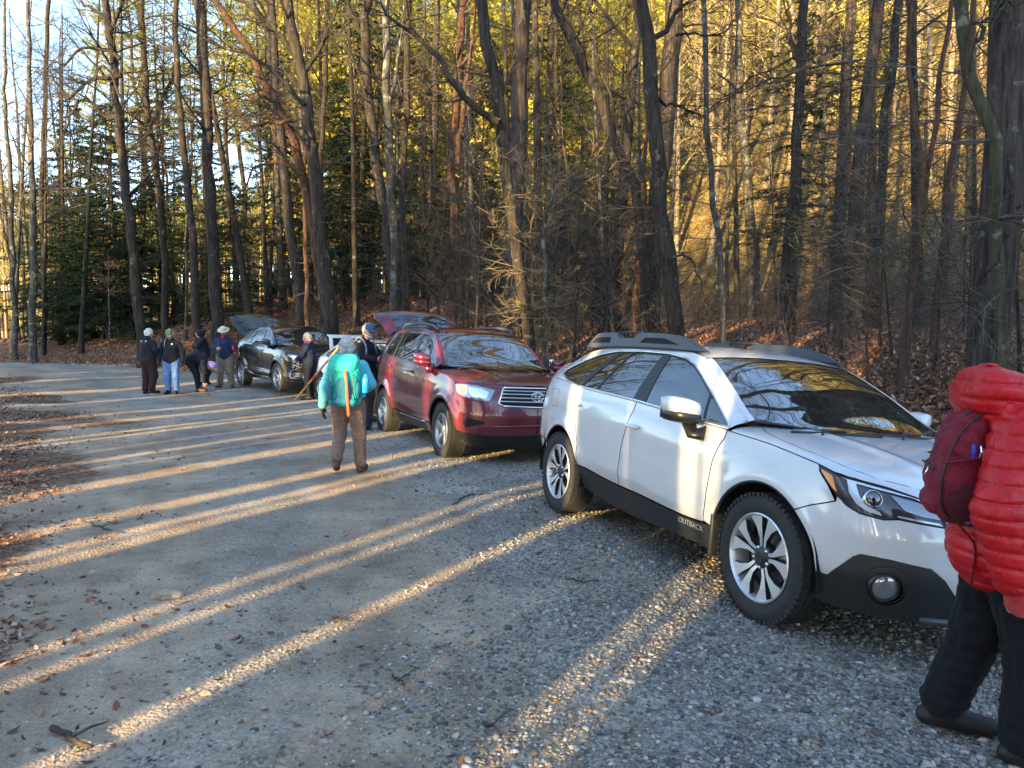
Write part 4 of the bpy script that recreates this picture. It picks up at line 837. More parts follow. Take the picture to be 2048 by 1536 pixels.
class Body:
    def __init__(s, c):
        s.c = c; P = np.array(c['plan'], float); P = curve_pts(P, 400); d = np.r_[0, np.cumsum(np.linalg.norm(np.diff(P, axis=0), axis=1))]
        i = np.argmin(abs(P[:, 0] + 1.2)); s.u = d - d[i] + P[i, 0]; s.P = P; s.W = P[:, 1].max(); s.umax = s.u[-1]; s.umin = s.u[0]
        uu = np.linspace(-.8, s.umax, 300); X = s.side(uu, spl(c['shoulder'], uu)); s.sx, s.sy, s.sz = X[:, 0], X[:, 1], X[:, 2]
        k = np.argsort(s.sx); s.sx, s.sy, s.sz = s.sx[k], s.sy[k], s.sz[k]
    def plan(s, u): return np.interp(u, s.u, s.P[:, 0]), np.interp(u, s.u, s.P[:, 1])
    def side(s, u, z):
        c = s.c; u = np.asarray(u, float); z = np.asarray(z, float); px, py = s.plan(u)
        zb = spl(c['belt'], px); zc = spl(c['cant_z'], px); yc = spl(c['cant_y'], px)
        low = spl(c['section'], z - zb + 1.0); sb = spl(c['section'], zb * 0 + 1.0)
        t = np.clip((z - zb) / np.maximum(zc - zb, .05), 0, 1.3); hi = sb + (s.W - yc - sb) * t - .016 * 4 * t * (1 - np.minimum(t, 1))
        gh = ((px < c['cowl']) & (z > zb)); ins = np.where(gh, hi, low)
        for wx in (0, -c['wb']):      # flared arches
            r = np.hypot(px - wx, z - c['R']); ins = ins - c.get('flare', .018) * np.exp(-((r - c['arch'] - .02) / .07)**2) * (z < 1.0)
        y = py * (1 - ins / s.W)
        wf = sstep(c['xf'] - .75, c['xf'] - .12, px); wr = sstep(c['xr'] + .75, c['xr'] + .1, px)
        x = px + spl(c['nose'], z) * wf + spl(c['tail'], z) * wr
        return np.stack([x, y, z], -1)
    def hood(s, x, y):
        c = s.c; ys = np.interp(x, s.sx, s.sy); zs = np.interp(x, s.sx, s.sz); t = np.clip(np.abs(y) / np.maximum(ys, .02), 0, .9999)
        z = zs + (spl(c['hood_z'], x) - zs) * (1 - t ** c.get('hp', 2.6)) ** (1 / 1.7)
        if 'hood_rib' in c: z = z + c['hood_rib'] * np.exp(-((np.abs(y) - .42 - .12 * (-x)) / .05)**2) * sstep(c['xf'] - .1, c['xf'] - .5, x)
        return np.stack([x + 0 * y, y + 0 * x, z], -1)
    def top(s, x, y):
        c = s.c; x = np.asarray(x, float); zc = spl(c['cant_z'], x); yc = spl(c['cant_y'], x); t = np.clip(np.abs(y) / yc, 0, 1)
        return np.stack([x + 0 * y, y + 0 * x, zc + (spl(c['roof_z'], x) - zc) * (1 - t ** 2.4)], -1)
    def uz(s, x): return np.interp(x, s.P[:, 0], s.u)     # u of a plan x

def lettering(text, size, depth, mtl, parent, M, name='lettering'):
    cu = bpy.data.curves.new('t', 'FONT'); cu.body = text; cu.size = size; cu.extrude = depth; cu.align_x = 'CENTER'; o = bpy.data.objects.new('t', cu); COL.objects.link(o)
    dg = bpy.context.evaluated_depsgraph_get(); me = bpy.data.meshes.new_from_object(o.evaluated_get(dg)); bpy.data.objects.remove(o); me.transform(M); me.materials.clear(); me.name = name
    return obj(name, me, mtl, parent)

def wheel(parent, x, s, c, steer=0.0, style='split', name='wheel'):
    """a wheel with its axle along y; s=-1 is the car's right side"""
    Rr, rr, wd, yo = c['R'], c['rim'], c.get('tw', .225), c['yo']
    e = empty('wheel', (x, s * (yo - wd / 2), Rr - .006), steer); e.parent = parent
    w2 = wd / 2; b = MB()
    prof = [(-w2 * .80, rr - .004), (-w2 * .97, rr + .03), (-w2, (rr + Rr) / 2), (-w2 * .95, Rr - .035), (-w2 * .84, Rr - .012), (-w2 * .6, Rr - .002)]
    for g in (-.42, -.14, .14, .42): prof += [(w2 * (g - .05), Rr), (w2 * (g - .045), Rr - .009), (w2 * (g + .045), Rr - .009), (w2 * (g + .05), Rr)]
    prof += [(-a, r) for a, r in prof[:6]][::-1]
    b.lathe(prof, (0, 0, 0), (0, 1, 0), 64)
    # shoulder blocks of the tread
    for k in range(60):
        a = 2 * math.pi * k / 60; ca, sa = math.cos(a), math.sin(a); M = np.array([[ca, 0, sa], [0, 1, 0], [-sa, 0, ca]])
        for q in (-1, 1): b.box((M @ np.array([0, q * w2 * .80, Rr - .011])), (.024, w2 * .30, .020), M)
    b.build('tyre', M_TYRE, e, auto=35)
    # rim, outward is +y*s
    rb = MB(); o = s; yr = w2 * .86
    rb.lathe([(o * (yr + .004), rr + .004), (o * (yr + .010), rr - .004), (o * (yr - .004), rr - .014), (o * (yr - .05), rr - .022), (o * (yr - .16), rr - .03)], (0, 0, 0), (0, 1, 0), 56)
    rim = rb.build('rim', M_SIL if style != 'split' else M_ALU, e, auto=40)
    back = MB(); back.lathe([(o * (yr - .11), .001), (o * (yr - .11), rr - .02)], (0, 0, 0), (0, 1, 0), 32); back.build('rim_back', M_DARK, rim)  # flat near-black disc closing the rim behind the spokes
    dk = MB(); dk.lathe([(o * (yr - .075), .03), (o * (yr - .075), rr * .62), (o * (yr - .09), rr * .62)], (0, 0, 0), (0, 1, 0), 40); dk.build('brake_disc', M_DISC, rim)
    sp = MB(); dkp = MB(); hub = MB()
    def pol(a, r, y): return (r * math.sin(a), y, r * math.cos(a))
    n5 = c.get('spokes', 5)
    for k in range(n5):
        a0 = 2 * math.pi * k / n5 + .1
        if style == 'split':
            for q in (-1, 1):
                # the two arms of a V: narrow at the hub, broad at the rim
                pts = [(a0 + q * .14, .045, -.020), (a0 + q * .05, rr * .45, -.010), (a0 + q * .10, rr * .72, -.004), (a0 + q * .115, rr - .006, 0)]
                pte = [(a0 + q * .48, .045, -.020), (a0 + q * .27, rr * .45, -.010), (a0 + q * .38, rr * .72, -.004), (a0 + q * .52, rr - .006, 0)]
                V = []; m = len(pts)
                for dy in (0, -.03):
                    for A in (pts, pte): V += [pol(a, r, o * (yr + y + dy - .004)) for a, r, y in A]
                F = [];
                for i in range(m - 1): F.append((i, i + 1, m + i + 1, m + i))
                sp.add(V[:2 * m], F)
                F2 = [(i, i + 1, 2 * m + i + 1, 2 * m + i) for i in range(m - 1)] + [(m + i, m + i + 1, 3 * m + i + 1, 3 * m + i) for i in range(m - 1)]
                dkp.add(np.array(V) - [0, o * .0008, 0], F2)
        else:
            wI, wO = c.get('spw', (.030, .040)); V = []
            ys = [-.022, -.006, 0]; rs = [.04, rr * .6, rr - .008]; ws = [wI, (wI + wO) / 2, wO]
            for dy, sc in ((0, .72), (-.012, 1), (-.04, 1)):
                for q in (-1, 1): V += [(r * math.sin(a0) + q * w_ * sc * math.cos(a0), o * (yr + y + dy - .002), r * math.cos(a0) - q * w_ * sc * math.sin(a0)) for r, y, w_ in zip(rs, ys, ws)]
            F = []
            for i in range(2):
                F += [(i, i + 1, 3 + i + 1, 3 + i), (i, i + 1, 6 + i + 1, 6 + i), (3 + i, 3 + i + 1, 9 + i + 1, 9 + i), (6 + i, 6 + i + 1, 12 + i + 1, 12 + i), (9 + i, 9 + i + 1, 15 + i + 1, 15 + i)]
            sp.add(V, F)
    sp.build('spoke', M_ALU if style == 'split' else M_SIL, rim, smooth=False)
    if dkp.V: dkp.build('spoke_side', M_RIMD, rim, smooth=False)
    hub.lathe([(o * (yr - .07), .085), (o * (yr - .03), .075), (o * (yr - .014), .050), (o * (yr - .008), .034), (o * (yr - .004), .030), (o * (yr - .004), .001)], (0, 0, 0), (0, 1, 0), 28)
    hub.build('hub_cap', M_RIMD if style == 'split' else M_SIL, rim, auto=30)
    for k in range(5): nb = MB(); a = 2 * math.pi * (k + .5) / 5 + .1; nb.lathe([(o * (yr - .03), .011), (o * (yr - .012), .010), (o * (yr - .010), .001)], (.057 * math.sin(a), 0, .057 * math.cos(a)), (0, 1, 0), 8).build('lug_nut', M_CHR, rim)
    return e

def base_car(c, name, label, paint, loc, rz, cat='car', gate=None):
    """body shell, doors, glass, wheels; returns (empty, Body)"""
    B = Body(c); car = empty(name, loc, rz); tag(car, label, cat); wb = c['wb']; R_, A = c['R'], c['arch']; S_ = B.side; U = B.uz; SD2 = (1, -1)
    zb = lambda x: float(spl(c['belt'], x)); zc = lambda x: float(spl(c['cant_z'], x)); zsh = lambda u: float(spl(c['shoulder'], u))
    g = c.get('gap', .003); h = c.get('h', .04)
    D = c['dlo']                       # window line, clockwise from rear bottom, in (x, z)
    dlo = [(U(x), z) for x, z in D]
    sill, floor = c['sill'], c['floor']       # lower edge of the painted doors as functions of x; bottom of the cladding
    sl_ = lambda x: float(spl(sill, x)); fl_ = lambda x: float(spl(floor, x))
    xA, xB, xC = c['doors']            # fender/front door cut, B cut, rear door rear edge: lists of (x, z) from the belt down
    archF = circ(0, R_, A, 40, 200, -20); archR = circ(-wb, R_, A, 40, 200, -20)
    def bel(x): return (U(x), min(zb(x), 9))
    # --- doors
    def seg(l): return [(U(x), z) for x, z in l]
    belt_pts = lambda x0, x1, n=8: [(U(x), zb(x) - .004) for x in np.linspace(x0, x1, n)]
    sill_pts = lambda x0, x1, n=8: [(U(x), sl_(x)) for x in np.linspace(x0, x1, n)]
    fd = belt_pts(xA[0][0], xB[0][0]) + seg(xB[1:-1]) + sill_pts(xB[-1][0], xA[-1][0]) + seg(xA[1:-1])[::-1]
    rd = belt_pts(xB[0][0], xC[0][0]) + seg(xC[1:-1]) + sill_pts(xC[-1][0], xB[-1][0]) + seg(xB[1:-1])[::-1]
    doors = []
    for s in SD2:
        for nm, poly in (('front', fd), ('rear', rd)):
            d = PB().patch(S_, shrink(poly, g), (), h, 0, (s,), rim=.02).build('door', paint, car)
            hx, hz = c['handles'][0 if nm == 'front' else 1]; X = S_(np.array([U(hx)]), np.array([hz]))[0] * [1, s, 1]
            hb = MB(); L = c.get('hl', .095); P = np.array([(-L, 0, -.002), (-L * .8, .028, .002), (-L * .3, .036, .004), (L * .4, .036, .002), (L * .85, .028, 0), (L, 0, -.002)]) * [1, s, 1] + X; hb.tube(curve_pts(P, 12), [.011] + [.0135] * 10 + [.011], 8, squash=(1, 1))
            hb.build('handle', c.get('handle_mat', paint), d)
            cup = PB().patch(S_, [(U(hx) + .07 * math.cos(t), hz - .004 + .036 * math.sin(t)) for t in np.linspace(0, 6.28, 20)[:-1]], (), .02, .0012, (s,)).build('handle_cup', c.get('cup', paint), d)
            doors.append((s, nm, d))
    # --- painted body: fenders, quarters, pillars
    pb = PB(); fx = c['fender_front']    # (x,z) list: bumper seam from the arch up to the lamp/shoulder
    xc = c['cowl']
    f_top = [(u, zsh(u)) for u in np.linspace(c['fender_u1'], U(xA[0][0]), 16)]
    ang = math.degrees(math.acos(min(1, max(-1, 0)))) 
    def arcpts(cx, z0, z1, side_):    # arch from angle where z=z0 on the front (+) to z=z1 on the rear (-)
        a0 = math.asin(max(-1, min(1, (z0 - R_) / A))); a1 = math.pi - math.asin(max(-1, min(1, (z1 - R_) / A)))
        return [(U(cx + A * math.cos(t)), R_ + A * math.sin(t)) for t in np.linspace(a0, a1, 28)]
    zf0 = fx[0][1]; zf1 = sl_(xA[-1][0])
    fend = f_top + seg(xA[1:]) + [(U(-A * math.cos(math.asin(max(-1, min(1, (zf1 - R_) / A))))), zf1)] + arcpts(0, zf0, zf1, 1)[::-1][1:] + [(u, z) for u, z in fx[1:]]
    pb.patch(S_, shrink(fend, g), c.get('fender_holes', ()), h, 0, SD2, rim=.03)
    # rear quarter below the belt
    ur = c['quarter_u0']; q_top = belt_pts(xC[0][0], c['tail_x'], 10)
    zr = c['rear_bumper_z']; zq = sl_(xC[-1][0])
    quarter = q_top + [(ur, zb(c['tail_x'])), (ur, zr)] + arcpts(-wb, zq, zr, 1)[::-1] + seg(xC[1:])[::-1]
    pb.patch(S_, shrink(quarter, g), (), h, 0, SD2, rim=.03)
    # side of the greenhouse round the windows
    xs = np.linspace(c['tail_x'], c['cant_z'][0][0] if False else xc, 40)
    gh = [(U(x), zc(x)) for x in xs] + [(U(xA[0][0]), zb(xA[0][0]) - .002)] + belt_pts(xA[0][0], c['tail_x'], 30)
    pb.patch(S_, gh, (dlo,), h, 0, SD2, rim=0.0)
    # roof
    ws0, ws1 = c['ws']; rg = c['roof_end']     # windshield bottom x at corner / centre handled by cowl curve; windshield top x
    def yc(x): return float(spl(c['cant_y'], x))
    bow = c.get('bow', .10)
    top_edge = [(ws1 + bow * .6 * (1 - (y / yc(ws1))**2), y) for y in np.linspace(yc(ws1), -yc(ws1), 17)]
    roof = top_edge + [(x, -yc(x)) for x in np.linspace(ws1, rg, 24)[1:]] + [(rg - .05 * (1 - (y / yc(rg))**2), y) for y in np.linspace(-yc(rg), yc(rg), 13)[1:-1]] + [(x, yc(x)) for x in np.linspace(rg, ws1, 24)[:-1]]
    pb.patch(B.top, roof, (), .06, 0)
    # A pillars: strip between the window glass and the cant line
    pw = .045
    for s in SD2:
        xs_ = np.linspace(ws0, ws1 + .02, 12); st = [(x, s * yc(x)) for x in xs_] + [(x, s * (yc(x) - pw)) for x in xs_[::-1]]
        pb.patch(B.top, st, (), .05, .001)
    body = pb.build('body', paint, car)
    # --- windshield
    wsx0 = ws0 + c.get('ws_bow', .22)
    low = [(wsx0 - (wsx0 - ws0) * (abs(y) / (yc(ws0) - pw)) ** 2.2, y) for y in np.linspace(-(yc(ws0) - pw), yc(ws0) - pw, 21)]
    wsp = low + [(x, yc(x) - pw) for x in np.linspace(ws0, ws1, 10)[1:-1]] + [(ws1 + bow * .6 * (1 - (y / yc(ws1))**2) + .012, y) for y in np.linspace(yc(ws1) - pw, -(yc(ws1) - pw), 17)] + [(x, -(yc(x) - pw)) for x in np.linspace(ws1, ws0, 10)[1:-1]]
    PB().patch(B.top, shrink(wsp, .004), (), .05, -.004).build('windshield', c.get('ws_mat', M_WS), car)
    PB().patch(B.top, shrink(wsp, -.012), (shrink(wsp, .012),), .05, -.006).build('windshield_seal', M_BLK, car)
    # --- hood
    hd = c['hood_poly']; hp = [(x, y) for x, y in hd] + [(x, -y) for x, y in hd[::-1]]
    hoodo = PB().patch(B.hood, shrink(hp, g), (), .045, 0, rim=.02).build('hood', paint, car)
    # fender tops between the shoulder and the hood seam
    for s in SD2:
        ft = PB(); xs_ = np.linspace(hd[0][0], c['fender_top_x1'], 20); out = [(x, s * float(np.interp(x, B.sx, B.sy)) * .9995) for x in xs_]; inn = [(x, s * float(np.interp(x, [p[0] for p in hd], [p[1] for p in hd]))) for x in xs_]
        ft.patch(B.hood, shrink(out + inn[::-1], 0.0), (), .03, 0)
        xs_ = np.linspace(c['ws'][0] - .03, hd[0][0], 6)
        out = [(x, s * float(np.interp(x, B.sx, B.sy)) * .9995) for x in xs_]; ft.patch(B.hood, out + [(x, s * (yc(min(x, xc)) - .09)) for x in xs_[::-1]], (), .03, 0); ft.build('fender_top', paint, body)
    if c.get('nose_top', True):
        k_ = [i for i in range(len(B.sx)) if B.sx[i] >= c['fender_top_x1'] - .002]; ox = B.sx[k_]; oy = B.sy[k_]; hx_ = np.array([p[0] for p in hd]); hy_ = np.array([p[1] for p in hd])
        ys_o = np.linspace(float(oy[0]), 0, 24); xo = np.interp(-ys_o, -oy, ox); xo[-1] = ox.max(); t_ = np.linspace(0, 1, 24)
        j0 = float(np.interp(c['fender_top_x1'], hx_, hy_)); ys_i = np.linspace(j0, 0, 24); xi = np.interp(-ys_i, -hy_, hx_)
        Vn = []; Kn = 5
        for k in range(Kn + 1):
            f_ = k / Kn; P_ = B.hood(xo * (1 - f_) + xi * f_ - .0005, (ys_o * (1 - f_) + ys_i * f_) * .9995)
            if k == 0: P_[:, 2] = np.interp(xo, B.sx, B.sz)
            Vn.append(P_)
        Vn = np.array(Vn)
        for s in SD2:
            Fn = [(k * 24 + i, k * 24 + i + 1, (k + 1) * 24 + i + 1, (k + 1) * 24 + i) for k in range(Kn) for i in range(23)]
            MB().add((Vn * [1, s, 1]).reshape(-1, 3), [f if s < 0 else f[::-1] for f in Fn]).build('nose_top', paint, body)
    cw = MB(); low3 = B.top(np.array([p[0] for p in low]), np.array([p[1] for p in low])); 
    hb_ = B.hood(np.full(21, hd[0][0]) , np.linspace(-hd[0][1], hd[0][1], 21)) 
    V = np.vstack([low3 + [-.01, 0, -.004], hb_ + [.02, 0, -.035]]); cw.add(V, [(i, i + 1, 21 + i + 1, 21 + i) for i in range(20)]); cw.build('cowl', M_BLK, car)
    # --- window glass and pillars
    dpoly = dlo; bp_ = PB().patch(S_, dpoly, [shrink([(U(x), z) for x, z in p], .0) for p in c['panes']], h, -.006, SD2).build('window_pillar', M_BLK, car)
    for s in SD2:
        for k, p in enumerate(c['panes']):
            pp = shrink([(U(x), z) for x, z in p], .002); own = [d for d in doors if d[0] == s and d[1] == c['pane_of'][k]]
            PB().patch(S_, pp, (), h, -.010, (s,)).build('window', M_GLASSD if c['pane_of'][k] != 'front' else M_GLASS, own[0][2] if own else car)
        P = S_(*np.array(densify(dlo, .05)).T) * [1, s, 1] + np.array([0, s * .001, 0])
        MB().tube(P, .0065, 6, closed=True).build('window_trim', c.get('trim', M_CHR), car)
    # --- rear: tail panel and glass
    if gate is None or gate == 'closed':
        yr_ = lambda x: yc(x)
    rp = PB(); us = np.linspace(B.umin, ur, 10)
    tail = [(u, zb(c['tail_x'])) for u in us] + [(u, zr) for u in us[::-1]]
    rp.patch(S_, tail, (), .05, 0, SD2); rp.build('tailgate_panel' if gate is None else 'tail_panel', paint, body)
    # rear slope
    xt = c['tail_x']; z1 = zb(xt); Xr = S_(us, np.full(10, z1)); re = [(rg - .05 * (1 - (y / yc(rg))**2), y) for y in np.linspace(yc(rg), 0, 10)]
    Xt = B.top(np.array([p[0] for p in re]), np.array([p[1] for p in re])); Xr = Xr[::-1]
    V = []; K_ = 6
    for k in range(K_ + 1):
        t = k / K_; row = Xt * (1 - t) + Xr * t; row[:, 0] += c.get('gate_bulge', -.05) * math.sin(math.pi * t); V.append(row)
    V = np.array(V)
    for s in SD2:
        Q_ = (V * [1, s, 1]).reshape(-1, 3); F_ = [(k * 10 + i, k * 10 + i + 1, (k + 1) * 10 + i + 1, (k + 1) * 10 + i) for k in range(K_) for i in range(9)]
        F_ = [f if s > 0 else f[::-1] for f in F_]
        (MB().add(Q_, F_)).build('rear_glass' if gate != 'open' else 'boot_dark', M_GLASSD if gate != 'open' else M_DARK, car)  # when open, a near-black sheet stands for the boot's unlit inside
    # close the D pillar between cant line end and the belt
    Xe = np.array([S_(np.array([U(xt)]), np.array([z]))[0] for z in np.linspace(z1, zc(xt), 5)]); 
    Xg = V[:, 0][::-1]; Xg = np.array([np.array([np.interp(t, np.linspace(0, 1, len(Xg)), Xg[:, j]) for j in range(3)]) for t in np.linspace(0, 1, 5)])
    for s in SD2: MB().add(np.vstack([Xe, Xg]) * [1, s, 1], [(i, i + 1, 5 + i + 1, 5 + i) for i in range(4)]).build('rear_pillar', paint, body)
    # --- cladding / sills
    cl = PB()
    xr0 = -wb + A + .005; xf0 = -A - .005
    silp = [(U(x), sl_(x) - .004) for x in np.linspace(xr0, xf0, 24)] + [(U(x), fl_(x)) for x in np.linspace(xf0, xr0, 24)]
    cl.patch(S_, silp, (), .05, c.get('clad_off', .006), SD2, rim=.03); cl.build('sill_cladding', c.get('clad', M_CLAD), car)
    # --- bumpers are built by the caller; dark inner shell, liners and floor
    ins = PB(); mask = [circ(0, R_, A + .03, 40), circ(-wb, R_, A + .03, 40)]
    us2 = np.linspace(B.umin, B.umax - .001, 60)
    shell = [(u, min(zsh(u) if u > U(xc) else zb(B.plan(u)[0]) - .01, 1.3)) for u in us2] + [(u, .26) for u in us2[::-1]]
    ins.patch(lambda u, z: S_(u, z) * [1, .965, 1] - np.stack([.012 * np.sign(u + 1.4), 0 * u, 0 * u], -1), shell, [[(U(x), z) for x, z in m_ if True] for m_ in mask] if False else [m_ for m_ in mask], .08, 0, SD2)
    ins.build('inner_shell', M_DARK, car)
    ln = MB()
    for wx in (0, -wb):
        for s in SD2:
            y0_ = s * (B.W * .962); y1_ = s * (B.W * .962 - .40); T_ = np.linspace(R(-8), R(188), 24)
            Vl = [(wx + r_ * math.cos(t), y_, R_ + r_ * math.sin(t)) for t in T_ for (y_, r_) in ((y0_, A + .022), (y1_, A + .02), (y1_, .02))]
            ln.add(Vl, [(3 * k + q, 3 * k + q + 1, 3 * k + q + 4, 3 * k + q + 3) for k in range(23) for q in range(2)])
    ln.box((-wb / 2, 0, .30), (wb + 1.1, B.W * 1.5, .10)); ln.box((-wb, 0, R_), (.10, 1.3, .10)); ln.box((0, 0, R_ - .05), (.10, 1.3, .10)); ln.build('underbody', M_DARK, car)
    # --- arch lips
    for wx, (z0, z1) in ((0, (zf0, zf1)), (-wb, (zq, zr))):
        P = np.array([S_(np.array([u]), np.array([z]))[0] for u, z in arcpts(wx, z0, z1, 1)])
        for s in SD2: MB().tube(P * [1, s, 1] + np.array([0, -s * .010, 0]), .011, 6).build('arch_lip', c.get('lip', M_CLAD), car)
    # --- seats, dash, steering wheel
    sz = c.get('seat_z', .62)
    for x in (-1.25, -2.15):
        for y in ((-.36, .36) if x > -2 else (-.42, 0, .42)):
            M = Matrix.Rotation(R(-14), 3, 'Y'); st = MB(); st.box((x, y, sz), (.5, .46, .16), None, .05); st.box((x - .28, y, sz + .33), (.14, .46, .62), M, .05); st.box((x - .37, y, sz + .70), (.10, .26, .17), M, .04); st.build('seat', M_SEAT, car)
    ds = MB(); ds.box((c['ws'][0] - .13, 0, zb(c['ws'][0]) - .12), (.42, 1.35, .18), None, .06); ds.tube([(c['ws'][0] - .45 + .08 * math.sin(t) * 0, .36 + .18 * math.cos(t), zb(-.5) - .08 + .18 * math.sin(t)) for t in np.linspace(0, 6.28, 24)[:-1]], .014, 6, closed=True); ds.build('dashboard', M_SEAT, car)
    # --- wheels
    for wx in (0, -wb):
        for s in SD2: wheel(car, wx, s, c, c.get('steer', 0) if wx == 0 else 0, c.get('style', 'plain'))
    return car, B, doors, body

def mirror(car, B, c, paint, pos, size, doors, low=M_BLK):
    for s in (1, -1):
        d = [q[2] for q in doors if q[0] == s and q[1] == 'front'][0]; x, y, z = pos; L, Wd, H = size
        e = empty('mirror'); e.parent = d
        b = MB(); bm = bmesh.new(); bmesh.ops.create_cube(bm, size=1)
        bmesh.ops.subdivide_edges(bm, edges=bm.edges, cuts=3, use_grid_fill=True)
        def shape(co, zc0, hh):
            v = co * 2; n = max(abs(v.x), abs(v.y), abs(v.z)); l = v.length or 1; f = (n / l) ** .62; v = v * f
            tp = 1 - .25 * (v.x + 1) / 2   # slimmer in front
            return (x + v.x * L / 2 - .03 * v.y * 1, (y + v.y * Wd / 2 * tp) * s, zc0 + v.z * hh / 2 * (1 - .22 * (v.x + 1) / 2) + .012 * v.y)
        V = [v.co.copy() for v in bm.verts]; F = [[v.index for v in f.verts] for f in bm.faces]; bm.free()
        cap = [shape(v, z + H * .12, H * .80) for v in V]; b.add(cap, F if s > 0 else [f[::-1] for f in F]); b.build('mirror_cap', paint, e)
        b2 = MB(); b2.add([(p[0] + .002, p[1] * .998 - s * .004, z - H * .18 + (p[2] - z) * .72) for p in [shape(v, z, H * .8) for v in V]], F if s > 0 else [f[::-1] for f in F])
        ft = np.array(c['mirror_foot']) * [1, s, 1]; b2.tube(np.array([(x + .0, (y - Wd * .25) * s, z - H * .35), (x + .02, (y - Wd * .34) * s, z - H * .75), ft]), [.035, .035, .05], 8, squash=(1.5, .8)); b2.build('mirror_housing', low, e)
        gl = MB(); gl.box((x - L * .47, y * s, z + .01), (.004, Wd * .8, H * .72), None, .001); gl.build('mirror_glass', M_CHR, e)
# ------------------------------------------------------------------ the white wagon
def add_dust(m, base, dust=(.27, .21, .15), top=.78, amt=.75):
    """road dust caked on the lower body, thinning upward in an uneven edge"""
    t = m.node_tree; b = t.nodes['Principled BSDF']; L = t.links.new; tc = ND(t, 'ShaderNodeTexCoord'); sx = ND(t, 'ShaderNodeSeparateXYZ'); L(tc.outputs['Object'], sx.inputs[0])
    n = ND(t, 'ShaderNodeTexNoise', i_Scale=3.0, i_Detail=8.0, i_Roughness=.7); L(tc.outputs['Object'], n.inputs['Vector'])
    a = ND(t, 'ShaderNodeMath', operation='MULTIPLY_ADD'); L(n.outputs['Fac'], a.inputs[0]); a.inputs[1].default_value = -.55; L(sx.outputs['Z'], a.inputs[2])
    r = ND(t, 'ShaderNodeMapRange'); r.inputs['From Min'].default_value = top - .62; r.inputs['From Max'].default_value = top - .22; r.inputs['To Min'].default_value = amt; r.inputs['To Max'].default_value = 0.0; L(a.outputs[0], r.inputs['Value'])
    x = ND(t, 'ShaderNodeMix', data_type='RGBA'); x.inputs['A'].default_value = (*base, 1); x.inputs['B'].default_value = (*dust, 1); L(r.outputs[0], x.inputs['Factor']); L(x.outputs['Result'], b.inputs['Base Color'])
    q = ND(t, 'ShaderNodeMath', operation='SUBTRACT'); q.inputs[0].default_value = 1.0; L(r.outputs[0], q.inputs[1]); L(q.outputs[0], b.inputs['Coat Weight'])
P_WHITE = mat('white_pearl_paint', (.58, .60, .615), .26, .0, coat=1.0, spec=.5); P_WHITE.node_tree.nodes['Principled BSDF'].inputs['Metallic'].default_value = 0
add_dust(P_WHITE, (.60, .62, .64), amt=.30, top=.66)
